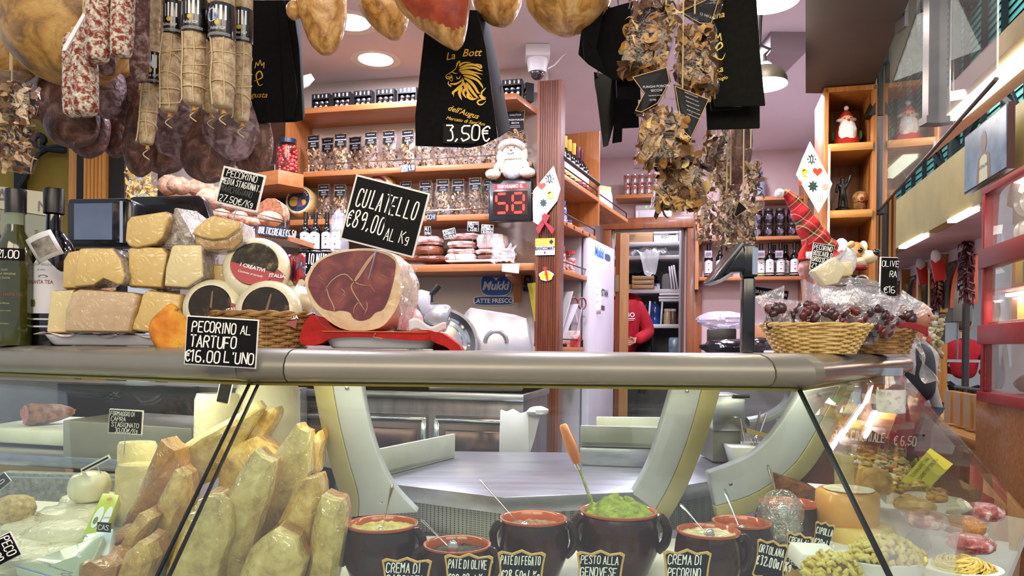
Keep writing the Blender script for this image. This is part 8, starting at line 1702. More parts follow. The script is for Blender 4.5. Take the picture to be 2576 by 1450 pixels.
card('price_sign','black sign on a clip reading FORMAGGIO DI CAPRA STAGIONATO',316,1062,1.82,86,62,3,[('FORMAGGIO DI',.06,.74,.17,.72),('CAPRA',.08,.52,.17,.44),('STAGIONATO',.1,.29,.17,.82),('30,00€/Kg',.2,.06,.18,.7)],stick=.06,edge=.035,lw=.13)
card('price_sign','small tilted sign seen nearly edge on above the ricotta',240,1168,1.72,80,12,-28,[],stick=.02,edge=.05);card('price_sign','narrow dark sign at the top of the white cheese block',565,985,1.86,34,62,12,[],edge=.08)
a=MB();
ric=mat('ricotta_white',[(.35,'dcd6b8'),(.65,'eae5cc')],scale=9,rough=.4,coat=.6,cbump=.6,cscale=14)
def blob(name,lb,cat,px,y,d,wpx,hpx,dep,m_,sd,amp=.1,rz=0,group=None,par=None):
 w,h=ppx(wpx,d),ppx(hpx,d);o=at(px,y,d);mm=MB();mm.ball((0,0,h/2),(w/2,dep/2,h/2),26,16,lambda v:(max(abs(v.x),abs(v.y),abs(v.z))**-.3)*(1+amp*fbm(v,2.5,3,sd)));return tag(mm.build(name,m_,None,o,rz),lb,cat,group)
blob('ricotta','basket moulded ricotta under the edge-on sign','cheese',225,1265,1.74,84,80,.1,ric,1,.05)
for i,(x,y,w,h,d)in enumerate([(60,1405,200,60,1.55),(170,1372,200,60,1.6),(90,1345,150,50,1.68),(190,1320,170,50,1.7),(30,1440,180,60,1.46),(150,1430,160,56,1.5),(230,1290,120,50,1.8)]):blob('fresh_cheese','%s wrapped white fresh cheese in the pile at lower left, counted from the left front'%ORD[i],'cheese',x,y,d,w,h,.15,whitec,i+3,.12,.2*i,'wrapped fresh cheeses at lower left')
t=blob('nut_cheese','cheese coated in chopped nuts at the far left','cheese',30,1318,1.66,90,70,.1,mat('chopped_nuts',[(.3,'8f7440'),(.5,'c0a868'),(.7,'d9c690')],scale=60,rough=.7,bump=1,bscale=70),8)
def pack(name,lb,pts,d0,d1,m_,prints,th=.02):
 o=at(*pts[3],d0);t=thing(name,lb,'packet',o);P_=[at(*pts[0],d1)-o,at(*pts[1],d1)-o,at(*pts[2],d0)-o,V()];a=MB();n=(P_[1]-P_[0]).cross(P_[3]-P_[0]).normalized();n=n if(n.z>0 if abs(n.z)>abs(n.y)else n.y<0)else-n
 a.hull(P_,[p-n*th for p in P_]);a.build('pack',m_,t,bevel=.003)
 W_,H_=(P_[2]-P_[3]).length,(P_[0]-P_[3]).length;ux=(P_[2]-P_[3]).normalized();uz=(P_[0]-P_[3]).normalized()
 for nm,m2,fn in prints:
  b=MB();fn(b,W_,H_);b.v=[P_[3]+ux*v.x+uz*v.z+n*(.0015+abs(v.y))for v in b.v];b.build(nm,m2,t,smooth=0)
 return t
lime=mat('lime_pack',[(.4,'b9d022'),(.6,'cfe03a')],scale=4,rough=.3,coat=.6)
pack('goat_cheese_pack','lime green packet of two goat cheese logs',[(258,1240),(300,1245),(262,1352),(205,1352)],1.5,1.62,lime,[('white_oval',pw,lambda b,w,h:(b.disc((w*.32,h*.42),w*.2,20,h*.24),b.disc((w*.74,h*.42),w*.17,20,h*.24))),('stamp',mat('salmon_print','d9907a',rough=.5),lambda b,w,h:b.disc((w*.5,h*.82),w*.13,16,y=.001)),('lettering',mat('green_print','6a8a2a',rough=.5),lambda b,w,h:(printed(b,'CAPRA',w*.74,h*.38,w*.12,y=.001,sx=.7),b.disc((w*.3,h*.34),w*.1,14,h*.08,y=.001)))],.03)
bufm=mat('pale_blue_pack',[(.4,'a9b8a0'),(.6,'bcc8ac')],scale=3,rough=.3,coat=.5)
pack('buffalo_pack','pale packet of buffalo cheese with picture at the front left',[(150,1385),(262,1345),(200,1475),(35,1425)],1.36,1.46,bufm,[('picture',mat('buffalo_picture',[(.35,'33302a'),(.6,'8a8676'),(.75,'c9c8ba')],scale=30,rough=.4),lambda b,w,h:b.disc((w*.62,h*.72),w*.16,18,h*.2)),('blue_edge',mat('royal_blue','2456a8',rough=.4),lambda b,w,h:(b.line([(0,h*.02),(w,h*.02)],h*.05),b.disc((w*.42,h*.7),w*.04,10,h*.1,y=.0005))),('lettering',mat('ink_blue','24304a',rough=.5),lambda b,w,h:(printed(b,'Bufala',w*.5,h*.3,h*.14,y=.001,shear=.3),printed(b,'Casale',w*.78,h*.14,h*.12,y=.001,shear=.3),printed(b,'mozzarella',w*.25,h*.35,h*.08,y=.001)))])
pack('cheese_pack','blue and white packet with script lettering leaning on the wedges',[(215,1345),(285,1330),(268,1420),(190,1400)],1.42,1.5,mat('white_blue_pack',[(.5,'dfe4e6'),(.66,'9cc4dc')],scale=9,rough=.3,coat=.5),[('lettering',mat('bright_blue_print','2f8ac4',rough=.4),lambda b,w,h:(printed(b,'delisia',w*.5,h*.4,h*.25,shear=.35),b.line([(0,h*.92),(w*.9,h*.85)],h*.08)))])
card('price_card','black price card lying tilted at the lower left edge',5,1385,1.36,66,80,62,[('PECO',.08,.6,.3,.8),('20,00',.08,.15,.3,.8)],edge=.04,cat='price card',lw=.12);card('price_card','small black card reading CAS between the packets',262,1327,1.42,34,24,4,[('CAS',.1,.25,.5,.8)],edge=0,cat='price card',lw=.12);card('price_card','black card with figure 0 in the ricotta row at the left edge',4,1212,1.7,30,40,50,[('0',.4,.3,.4)],edge=.05,cat='price card')
# ---------------------------------------------------------------- right side of the display
rindo=mat('orange_rind',[(.3,'b9782c'),(.55,'d39a44'),(.75,'dfb062')],scale=6,rough=.45,coat=.3);rindy=mat('yellow_rind',[(.3,'c0a04a'),(.6,'d9bc62')],scale=6,rough=.45,coat=.3);rindb=mat('dark_bark_rind',[(.3,'3c1a0e'),(.6,'5c2c18')],scale=9,rough=.6,bump=.5)
a=MB();a.prism([ap(2020,1300,1.66),ap(2230,1300,1.6),ap(2330,1250,2.1),ap(2080,1200,2.2)],DZ,.86,'xy');wbuild(a,'riser',mp_,ct,bevel=.004)
def fullwheel(lb,px,y0,y1,wpx,d,m_):return drum('cheese_round',lb,px,y0,y1,wpx,d,m_,1.0)
fullwheel('yellow cheese wheel under the orange one at right',2160,1318,1392,160,1.78,rindy);t=fullwheel('orange rinded cheese wheel with white paper on top',2130,1232,1318,148,1.8,rindo)
a=MB();h=ppx(86,1.8);a.lathe([(0,h+.001),(.055,h+.001),(.058,h+.004),(0,h+.004)],(0,-.01,0),24);a.build('paper_label',mat('cream_paper_label',[(.45,'d8cfb8'),(.6,'b0a890')],scale=40,rough=.6),t)
blob('round_cheese','round brown speckled cheese behind the orange wheel','cheese',2196,1245,1.95,84,68,.09,mat('speckled_rind',[(.4,'8f6a34'),(.6,'bd9754'),(.75,'cdae72')],scale=40,rough=.6),2,.03)
def block(name,lb,pts,d,dep,m_,cat='cheese'):
 t=thing(name,lb,cat,at(*pts[-1],d));o=t.location;q=[at(x,y,d)-o for x,y in pts];a=MB();a.hull(q,[p+V((.01,dep,0))for p in q]);a.build('block',m_,t,bevel=.005);return t
block('cheese_block','dark bark rinded cheese block against the third arm',[(2008,1125),(2096,1130),(2098,1222),(2012,1215)],2.05,.1,rindb);block('cheese_block','long brown cheese wedge with ribbed rind behind the dark crock',[(1955,1195),(2055,1230),(2055,1268),(1965,1245)],1.98,.1,mat('ribbed_rind',[(.35,'43200e'),(.6,'7a4420')],scale=30,rough=.6,bump=.8));block('cheese_block','pale cut cheese right of the dark bark block',[(2098,1140),(2150,1150),(2152,1225),(2098,1222)],2.08,.1,parmp)
# fresh pasta
pastam=mat('fresh_pasta',[(0,'c9b04a'),(.5,'dcc868'),(1,'e9dc90')],rough=.5,rand=True)
def pasta_tray(lb,px,y,d,rx,ry,kind,n,seed):
 o=at(px,y,d);o.z=max(o.z,DZ+.03);t=thing('pasta_tray',lb,'tray of pasta',o);rn=random.Random(seed);a=MB()
 for k in range(n):
  q,f=rn.uniform(0,6.28),math.sqrt(rn.random());c=V((rx*f*math.cos(q),ry*f*math.sin(q),.008+.035*(1-f*f)+rn.uniform(0,.01)))
  if kind:a.tube([c+V((.011*math.cos(w+q),.011*math.sin(w+q)*.8,.006*math.sin(2*w)))for w in[2.2*PI*i/8 for i in range(7)]],.0045,6)
  else:w=rn.uniform(.015,.035);a.tube([c*.5+V((w*math.cos(q+k_*.45),w*math.sin(q+k_*.45),.004*math.sin(k_+q)))for k_ in range(8)],.0022,5)
 e=a.build('pasta',pastam,t,smooth=180);e['kind']='stuff';a=MB();a.lathe([(0,-.02),(rx*.9,-.02),(rx*1.08,.01),(rx*1.05,.012),(0,0)],n=28,sy=ry/rx);a.build('tray',white,t);return t
pasta_tray('white tray of yellow tortellini at the lower right',2225,1420,1.46,.075,.05,1,90,1);pasta_tray('tray of curled tortellini at the bottom edge right of the seam',2090,1462,1.42,.05,.04,1,50,2);pasta_tray('tray of fresh spaghetti at the lower right corner',2420,1440,1.56,.075,.06,0,140,3)
block('paper_pack','white wrapped paper packet behind the tortellini',[(2020,1395),(2120,1400),(2130,1440),(2010,1435)],1.5,.1,paper,'packet')
t=card('framed_price_card','scalloped card with small writing among the fresh pasta, tilted',2290,1408,1.5,74,62,38,[('TORTELLI',.12,.56,.2,.74),('€22,00',.15,.2,.22,.6)],cat='price card',shape=BR,emat=white,bmat=mat('plum_board','4a3a48',rough=.4),lw=.1,stick=.05)
wm_=mat('red_meat_pack',[(.4,'7a2420'),(.52,'b0605a'),(.6,'e0cfc8'),(.72,'9a3a30')],scale=22,rough=.35,**pw1)
for i,(x,y,d,w,h,m2)in enumerate([(2330,1330,1.78,100,44,wm_),(2420,1345,1.82,100,46,parmr),(2380,1290,1.95,100,40,whitec),(2470,1310,1.98,90,44,wm_),(2300,1290,1.9,80,36,parm),(2440,1390,1.68,110,44,wm_)]):blob('wrapped_piece','%s film wrapped piece right of the cheese wheels, counted from the left front'%ORD[i],'cold cuts',x,y,d,w,h,.1,m2,i+40,.1,.3*i-.5,'wrapped pieces at the right of the display')
# trays of antipasti, jars and sign on the rear right
mixv=mat('mixed_vegetables',[(0,'b02a1c'),(.25,'c9a23c'),(.45,'7a7a2c'),(.6,'d9cf9a'),(.8,'8a3a1c'),(1,'5a5a2a')],rough=.3,rand=True,coat=.6)
def antipasti(lb,pts,d0,d1,seed,m_=mixv):
 o=at(*pts[3],d0);t=thing('antipasti_tray',lb,'tray of antipasti',o);q=[at(*pts[0],d1)-o,at(*pts[1],d1)-o,at(*pts[2],d0)-o,V()];rn=random.Random(seed);a=MB()
 for k in range(70):u,v=rn.random(),rn.random();p=q[0].lerp(q[1],u).lerp(q[3].lerp(q[2],u),v);a.ball(p+V((0,0,rn.uniform(0,.012))),(rn.uniform(.008,.016),rn.uniform(.008,.014),.008),7,5)
 e=a.build('vegetables',m_,t);e['kind']='stuff';a=MB();a.hull([p-V((0,0,.004))for p in q],[p-V((0,0,.03))for p in q]);a.build('tray',white,t);return t
antipasti('tray of mixed peppers and olives behind the round cheese',[(2130,1130),(2270,1140),(2300,1195),(2160,1190)],2.05,2.3,1);antipasti('tray of artichokes and pale vegetables below the mixed peppers',[(2170,1192),(2300,1195),(2330,1235),(2230,1240)],1.95,2.1,2);antipasti('orange bowl of salad at the right behind the glass',[(2240,1228),(2370,1238),(2380,1262),(2270,1270)],1.9,2.1,3,mat('orange_salad',[(0,'d9722a'),(.5,'c9a24a'),(1,'8a5a24')],rough=.3,rand=True,coat=.6))
card('price_sign','long dark sign reading RAGU DI CINGHIALE inside the right display',2150,1098,2.12,168,40,4,[('RAGU di CINGHIALE',.03,.25,.55,.94)],edge=0,bmat=mat('maroon_board','2c1418',rough=.4),lw=.12,stick=.03);card('price_sign','dark sign with price 6,50 right of the ragu sign',2282,1110,2.2,86,38,3,[('€ 6,50',.1,.2,.6,.7)],edge=0,lw=.11,stick=.03)
sauce=glassjar(.052,.17,lid,mat('brown_ragu',[(.35,'5a2a14'),(.6,'8a4a24')],scale=14,rough=.4),mat('printed_white_label',[(.5,'d9d7d0'),(.62,'aaa8a2')],scale=40,rough=.5),'sauce_jar')
for i,(px,lb)in enumerate(((2118,'left sauce jar with white label on the rear right shelf of the display'),(2228,'right sauce jar with white label on the rear right shelf of the display'))):
 p=at(px,1068,2.3);
 if i==0:sauce.location=p;sauce['label']=lb;sauce['group']='sauce jars'
 else:dup(sauce,p,.2,lb,'sauce jars',scale=1.05)
a=MB();q=[at(2070,1072,2.2),at(2300,1085,2.35),at(2300,1085,2.35)+V((-.1,.2,0)),at(2070,1072,2.2)+V((-.05,.25,0))];z=q[0].z-.002;a.prism([(p.x,p.y)for p in q],z-.02,z,'xy');wbuild(a,'rear_shelf',MT['grey_glass_shelf'],ct)
t=pack('notice_reflection','painted reflection of a yellow notice with INGRESSO LIBERO in mirror writing on the right pane',[(2340,1128),(2398,1168),(2330,1238),(2258,1222)],1.98,2.08,mat('reflected_yellow','cfc43c',rough=.5),[('lettering',mat('olive_ink','4a4a1a',rough=.6),lambda b,w,h:(printed(b,'INGRESSO LIBERO',0,0,h*.062,sx=-.75),printed(b,'FREE ENTRANCE',0,-w*.3,h*.062,sx=-.75),setattr(b,'v',[V((w*.4+v.z,0,h*.5+v.x))for v in b.v])))],.001)  # card standing in for a notice reflected in the glass
# ---------------------------------------------------------------- right end of the stall and the market hall beyond
DMv=V((math.sin(math.radians(15)),math.cos(math.radians(15)),0));DN=V((DMv.y,-DMv.x,0))
M0=V((3.29,4.72,0));MRZ=math.atan2(DMv.y,DMv.x)
def MP(s,o,z):p=M0+DMv*s+DN*o;return V((p.x,p.y,z))
def mks(px,off=0.0):
 "distance along the opposite stall's front (moved back by off) where a photo column meets it"
 o=M0+DN*off;x=(px-CX)/F;return(o.x-x*o.y)/(x*DMv.y-DMv.x)
def mkz(px,py,off=0.0):s=mks(px,off);return at(px,py,(MP(s,off,0)).y).z
cab=wood('cabinet_wood','8f5524','b87a3c',2)
c0=at(2068,800,3.02);CR=math.radians(-15);t=thing('open_cabinet','orange wooden open cabinet with shelves at the right end of the counter','cabinet',V((c0.x,c0.y,TZ+.001)),CR)
cw_=.2;ch=at(2068,222,3.02).z-TZ
a=MB();a.box((.009,.14,ch/2),(.018,.28,ch));a.build('side_panel',cab,t,bevel=.002);a=MB();a.box((cw_-.009,.14,ch/2),(.018,.28,ch));a.build('side_panel',cab,t,bevel=.002);a=MB();a.box((cw_/2,.275,ch/2),(cw_,.012,ch));a.build('back_panel',cab,t)
a=MB();a.box((cw_/2,.14,ch-.01),(cw_,.28,.02));a.build('top',cab,t)
zs1,zs2=at(2110,362,3.0).z,at(2110,530,3.0).z
sw_=wood('pale_shelf_wood','a8702e','cf9a52',0)
for z in(zs1,zs2):a=MB();a.box((cw_/2,.125,z-TZ-.016),(cw_-.03,.27,.032));a.build('shelf',sw_,t,bevel=.003)
a=MB();a.tube([(.02,-.01,.1),(.02,-.01,zs1-TZ-.02)],.005,6);a.build('white_cord',white,t)
def onc(x,y,z):p=Matrix.Rotation(CR,4,'Z')@V((x,y,0));return V((c0.x+p.x,c0.y+p.y,z+.001))
t=thing('bearded_ornament','felt figure in red hat and coat with long white beard on the upper cabinet shelf','ornament',onc(.1,.1,zs1),CR);s=ppx(1,3.1)
a=MB();a.lathe([(0,0),(33*s,0),(31*s,20*s),(24*s,50*s),(16*s,66*s),(0,72*s)],n=24);a.build('coat',redc,t)
a=MB();a.ball((0,-20*s,38*s),(21*s,12*s,34*s),18,14,lambda v:1+.1*fbm(v,5));a.build('beard',plw,t);a=MB();a.ball((0,-8*s,70*s),(17*s,16*s,14*s),16,10);a.build('face',mat('felt_skin','dba988',rough=.9),t)
a=MB();a.lathe([(20*s,72*s),(16*s,84*s),(6*s,96*s),(0,102*s)],n=20);a.build('hat',redc,t);a=MB();a.tube([(20*s*math.cos(q),18*s*math.sin(q),74*s+4*s*math.sin(q))for q in[2*PI*k/20 for k in range(21)]],4*s,8,cap=False);a.ball((0,0,104*s),6*s,10,8);a.build('hat_trim',plw,t)
a=MB();a.ball((1*s,-25*s,66*s),4.5*s,10,8);a.build('nose',mat('nose_red','a01a20',rough=.6),t);a=MB();a.ball((-7*s,-22*s,73*s),1.8*s,8,6);a.ball((7*s,-22*s,73*s),1.8*s,8,6);a.build('eyes',black,t)
for sx in(-1,1):a=MB();a.ball((sx*32*s,-4*s,34*s),(5*s,6*s,12*s),10,8);a.build('mitten',mat('green_felt','3c7a3a',rough=.9),t)
t=thing('bronze_statuette','dark statuette of a standing man raising one arm on the lower cabinet shelf','statuette',onc(.085,.08,zs2),CR);s=ppx(1,3.1);brz=mat('dark_bronze',[(.4,'15161a'),(.6,'26282e')],scale=20,rough=.35,metal=.4)
J=[((0,0,50*s),8*s),((1*s,0,66*s),9*s),((0,0,80*s),5*s),((0,0,91*s),7*s),((14*s,0,80*s),4*s),((20*s,0,98*s),4.5*s),((-11*s,0,74*s),4*s),((-14*s,0,52*s),3.5*s),((-5*s,0,30*s),5*s),((-6*s,0,8*s),4*s),((8*s,0,30*s),5*s),((10*s,0,10*s),4*s)]
o=skin_body('figure',J,[(0,1),(1,2),(2,3),(1,4),(4,5),(1,6),(6,7),(0,8),(8,9),(0,10),(10,11)],brz,t);a=MB();a.ball((0,0,6*s),(20*s,18*s,12*s),14,8,lambda v:1+.2*fbm(v,4));a.box((0,0,2*s),(56*s,44*s,4*s));a.build('base',brz,t)
t=thing('lion_figurine','shaggy brown toy lion head figurine right of the bronze statuette','figurine',onc(.155,.09,zs2),CR);a=MB();a.ball((0,0,20*s),(15*s,14*s,20*s),16,12,lambda v:1+.1*fbm(v,6));a.ball((0,-3*s,38*s),(19*s,14*s,17*s),18,12,lambda v:1+.15*fbm(v,6));a.build('mane',mat('shaggy_brown',[(.4,'6a4a2c'),(.6,'9a7448')],scale=40,rough=.9,bump=1),t)
a=MB();a.ball((0,-15*s,36*s),(9*s,7*s,10*s),12,8);a.build('face',mat('pale_fur','b9986a',rough=.9),t);a=MB();a.ball((0,-21*s,34*s),(4*s,3*s,4*s),8,6);a.build('mouth',mat('mouth_red','7a2420',rough=.5),t)
t=thing('storage_jug','tan jug behind the diamond card on the lower cabinet shelf','jug',onc(.03,.16,zs2),CR);a=MB();a.lathe([(0,0),(14*s,0),(17*s,12*s),(15*s,32*s),(11*s,38*s),(14*s,44*s),(0,46*s)],n=20);a.build('body',mat('jug_tan',[(.45,'b98a5a'),(.6,'8a3a2c')],scale=8,rough=.4,coat=.4),t)
emblem_card('hanging_diamond_card','white diamond card with stars and heart hanging before the right cabinet',[(2037,356),(2094,462),(2080,500),(2060,536),(2003,440),(2018,400)],2.985,[('star',2041,401,13,'1e3a3c'),('bars',2041,401,6,'eef0f2'),('drop',2025,437,8,'a9b83c'),('hole',2028,440,4,'eef0f2'),('heart',2056,432,12,'d8402c'),('star',2045,469,14,'1f3f3a'),('star',2012,462,7,'d8402c'),('star',2076,470,10,'eab8a8'),('lines',2060,500,10,'b8b8bc')])
# wooden posts, dark post
woodp=wood('ribbed_post_wood','7a4a20','b07c40',2)
for px0,px1,d,fl,lb,zt_ in((2188,2214,3.15,3,'ribbed wooden post under the dark metal post',545),(2226,2250,3.2,2,'second ribbed wooden post nearest the market aisle',470)):post(px0,px1,d,'ribbed_post',woodp,lb,fl,TZ-.5,at(px0,zt_-20,d).z)
post(2212,2228,3.18,'metal_post',black,'black strip between the two ribbed wooden posts',0,TZ-.5,2.0)
alu=mat('dark_aluminium',[(.4,'57545a'),(.6,'67646a')],scale=4,rough=.35,metal=.6);brn=mat('brown_soffit_paint',[(.4,'33251f'),(.6,'3b2c26')],scale=2,rough=.6)
GD=V((.33,1,0)).normalized();GA=at(2208,540,3.0);GA.z=0
t=thing('metal_post','tall dark aluminium post holding the upper glass at right','post',V((GA.x,GA.y,0)));zb=at(2208,540,3.0).z;a=MB();a.box((-.0,0,(zb+3.05)/2),(.055,.05,3.05-zb));a.build('shaft',alu,t,bevel=.003);z=at(2195,235,3.0).z
a=MB();a.prism([(-.055,z-.1),(-.02,z-.02),(-.02,z+.1),(-.05,z+.12),(.03,z+.12),(.03,z-.1)],-.03,.03);a.build('capital',dk,t,bevel=.004)
def gpt(px,py):x=(px-CX)/F;d=(GA.x-GD.x/GD.y*GA.y)/(x-GD.x/GD.y);return at(px,py,d)
zlo=zb+.01;GB=GA-GD*1.55
a=MB();n=V((GD.y,-GD.x,0))*.004;a.prism([(GA.x,GA.y),(GB.x,GB.y),(GB.x+n.x,GB.y+n.y),(GA.x+n.x,GA.y+n.y)],zlo,3.05,'xy');tag(place(a,'glass_screen',film('clear_pane',tint='eef4f4',base=.08,rough=.01,bump=0,haze=.02),smooth=0),'upper glass screen running from the dark post towards the viewer','glass screen')
a=MB();a.tube([V((GA.x,GA.y,zlo)),V((GB.x,GB.y,zlo))],.005,6);tag(place(a,'screen_edge',black),'thin dark edge along the bottom of the upper glass screen','edge strip')
p=gpt(2350,310);a=MB();a.box((p.x,p.y,(p.z+3.05)/2),(.05,.03,3.05-p.z));a.box((p.x,p.y,p.z+.005),(.065,.04,.02));tag(place(a,'screen_mullion',alu),'vertical aluminium bar clamped on the upper glass screen','bar')
# brown soffit
zs_=at(2110,214,3.0).z;q=[at(2027,216,3.1),at(2190,208,3.1),at(2190,208,3.1)-GD*1.5+V((-.02,0,0)),at(2027,216,3.1)-V((.56,1.4,0))]
a=MB();a.prism([(v.x,v.y)for v in q],zs_,CZ-.002,'xy');o=place(a,'brown_soffit',brn,smooth=0);tag(o,'dark brown boxed soffit above the right end of the counter','soffit')
a=MB();a.box(at(2252,30,2.4),(.02,.1,.04));a.box(at(2268,45,2.4),(.012,.06,.08));tag(place(a,'metal_bracket',alu),'small metal bracket at the edge of the brown soffit','bracket')
# beam with fluorescent lamps over the aisle
zl=2.62;A,B_=at(2600,92,3.1),at(2240,436,5.3);BD=(V((B_.x,B_.y,0))-V((A.x,A.y,0))).normalized();brz_=math.atan2(BD.y,BD.x);c=(A+B_)/2;Lb=4.2
t=thing('light_beam','cream beam with fluorescent lamps running over the market aisle','light fitting',V((c.x,c.y,zl)),brz_)
a=MB();a.box((0,-.05,.06),(Lb,.24,.1));a.build('beam',mat('cream_beam',[(.4,'c9b48c'),(.6,'d9c6a0')],scale=3,rough=.6),t)
for x0,x1 in((-1.4,-.1),(.72,1.35)):a=MB();a.box(((x0+x1)/2,-.02,0),(x1-x0,.09,.03));a.build('lamp',mat('fluorescent','fffdf2',emit=3.5,ecol='fff8dc'),t)
# opposite stall: fascia, lamp, soffit, arches
fasc=mat('gold_beige_fascia',[(.35,'a0884a'),(.65,'b99c5c')],scale=2.5,rough=.4)
zb_=mkz(2400,545);zt_=mkz(2400,385);s0_,s1_=-.6,4.6
def mbox(s0,s1,o0,o1,z0,z1,mb=None):
 mb=mb or MB();mb.prism([tuple(MP(s,o,0)[:2])for s,o in((s0,o0),(s1,o0),(s1,o1),(s0,o1))],z0,z1,'xy');return mb
tag(place(mbox(s0_,9,0,.1,zb_,zt_),'fascia_board',fasc,smooth=0),'long gold beige fascia of the opposite market stall','fascia')
for sa,sb_2 in((-.3,.28),(1.0,1.55),(2.35,3.2)):tag(place(mbox(sa,sb_2,-.02,.05,zb_-.03,zb_),'strip_lamp',mat('cool_tube','ffffff',emit=4,ecol='fbf4ff'),smooth=0),'white strip lamp under the fascia, %s the red case'%('above' if sa<0 else 'just left of' if sa<1.5 else 'far left of'),'lamp')
pinks=mat('pink_soffit',[(.4,'b98fa0'),(.6,'c9a3b0')],scale=2,rough=.5);tag(place(mbox(s0_,9,.11,.62,zb_+.0,zb_+.05),'stall_soffit',pinks,smooth=0),'pinkish soffit under the fascia of the opposite stall','soffit')
tag(place(mbox(s0_,9,.6,.66,zb_-.13,zb_),'stall_header',mat('pink_white_header',[(.4,'d9bfc6'),(.6,'e6d3d8')],scale=2,rough=.5),smooth=0),'pale pink header board above the arches','header')
zsp=zb_-.13;red1=mat('red_arch_panel',[(.4,'b04a3a'),(.6,'c2624a')],scale=2,rough=.5);ochp=wood('ochre_pier_wood','a06a24','c98f3e',2)
pa_,pb_=mks(2385,.62),mks(2333,.62);PIER=[pa_+(pb_-pa_)*k for k in(-1,0,1,2,3,4,5)]
for i in range(len(PIER)-1):
 a0,a1=PIER[i],PIER[i+1];w=abs(a1-a0)/2-.05;cm=(a0+a1)/2;pts=[(cm-w-.05,0),(cm+w+.05,0),(cm+w+.05,-.5),(cm+w,-.5)]+[(cm+w*math.cos(q),-.5+.46*math.sin(q))for q in[PI*k/16 for k in range(1,16)]]+[(cm-w,-.5),(cm-w-.05,-.5)]
 a=MB();a.x=Matrix.Translation(MP(0,.62,zsp))@Matrix.Rotation(MRZ,4,'Z');a.prism(pts,-.04,.0);tag(place(a,'arch_panel',red1,smooth=0),'%s red arch of the opposite stall counted from the red case'%ORD[i],'arch')
 a=MB();a.x=Matrix.Translation(MP(0,.62,zsp))@Matrix.Rotation(MRZ,4,'Z');q=[(cm+w*.98*math.cos(k),-.5+.46*math.sin(k))for k in[PI*j/16 for j in range(17)]];a.tube([(x,.05,z)for x,z in q]+[],.025,6);a.tube([(q[-1][0],.05,-.5),(q[-1][0],.05,-1.9)],.035,6);tag(place(a,'arch_trim',mat('arch_dark','2e2a2a',rough=.4)),'dark rim and post of the %s arch from the red case'%ORD[i],'arch trim')
 a=mbox(a1-.05,a1+.05,.5,.6,zsp-1.55,zsp-.9);tag(place(a,'pier_board',ochp,smooth=0),'%s lower ochre board on the arch piers'%ORD[i],'board');a=mbox(a1-.045,a1+.045,.5,.6,zsp-.55,zsp+.1);tag(place(a,'pier_board',ochp,smooth=0),'%s upper ochre board on the arch piers'%ORD[i],'board')
tag(place(mbox(-1.2,16,2.6,2.7,0,3.2),'back_wall_panel',mat('bright_shop_wall',[(.4,'c9c8c4'),(.6,'d9d8d4')],scale=2,rough=.6),smooth=0),'pale back wall inside the opposite stall','wall panel')
for k in range(4):tag(place(mbox(.2+1.2*k,1.1+1.2*k,1.5,1.6,2.55,2.6),'tube_lamp',MT['cool_tube'],smooth=0),'%s tube lamp inside the opposite stall'%ORD[k],'lamp','tube lamps inside the opposite stall')
area('stall_light',MP(1.6,1.4,2.5),MP(1.6,1.4,0),1,3,45,'fff6f0')
# chili braids, stockings, boxes
chil=mat('dried_chili',[(0,'2c0a10'),(.5,'4a141c'),(1,'6a1c22')],rough=.35,rand=True)
def braid(px,y0,y1,off,lb,m_,w=.06):
 s=mks(px,off);d=MP(s,off,0).y;p=at(px,y1,d);t=thing('chili_braid',lb,'braid',p);h=ppx(y1-y0,d);a=MB();rn=random.Random(px)
 for k in range(90):z=rn.random()*h;q=rn.uniform(0,6.28);a.tube([(0,0,z),(w*math.cos(q),w*math.sin(q),z-.03),(w*1.1*math.cos(q),w*math.sin(q),z-.08)],[.012,.01,.003],5)
 e=a.build('chilies',m_,t);e['kind']='stuff';a=MB();a.tube([(0,0,h),(0,0,h+.15)],.006,5);a.build('string',twine,t)
braid(2430,605,760,.55,'braid of dark dried chilies hanging in the nearest arch',chil,.07);braid(2357,660,780,.5,'braid of dark chilies in the second arch',chil,.06)
for px,y0,y1,lb in((2366,652,706,'red gift packet hanging on the first arch pier'),(2326,670,716,'red packet hanging on the second arch pier')):
 s=mks(px,.42);d=MP(s,.42,0).y;p=at(px,y1,d);t=thing('red_packet',lb,'packet',p,rot=(0,-.15,-.3));h=ppx(y1-y0,d);w=h*.5;a=MB();a.prism([(-w*.5,0),(w*.5,0),(w*.4,h),(-w*.6,h)],-.02,.02);a.build('packet',mat('bright_red_paper','d0281e',rough=.4),t,bevel=.006)
 a=MB();a.ball((-w*.1,-.01,h*1.15),(.05,.03,.07),12,8,lambda v:1+.2*fbm(v,4));a.build('white_bow',paper,t)
s=mks(2408,.9);p=MP(s,.9,mkz(2425,770,.9));t=thing('hanging_scale','grey box scale hanging in the nearest arch','scale',p,MRZ);a=MB();a.box((0,0,0),(.34,.2,.36));a.build('case',mat('scale_grey','6e6a62',rough=.5),t,bevel=.01);a=MB();a.tube([(0,0,-.18),(0,0,-.62)],.012,8);a.box((0,0,-.64),(.5,.4,.03));a.build('pan',steel,t);a=MB();a.tube([(0,0,.18),(0,0,.6)],.01,6);a.build('hook_rod',steel,t)
s=mks(2425,1.25);p=MP(s,1.25,0);t=thing('person','person in red jacket far inside the opposite stall behind the scale','person',p,2.4);JB=[((0,0,.95),(.16,.12)),((0,0,1.15),(.17,.13)),((0,0,1.38),(.19,.12)),((0,0,1.52),.065),((.2,0,1.36),.07),((.25,-.05,1.1),.06),((.15,-.25,1.05),.045),((-.2,0,1.36),.07),((-.25,-.05,1.1),.06),((-.15,-.25,1.05),.045)];EB=[(0,1),(1,2),(2,3),(2,4),(4,5),(5,6),(2,7),(7,8),(8,9)]
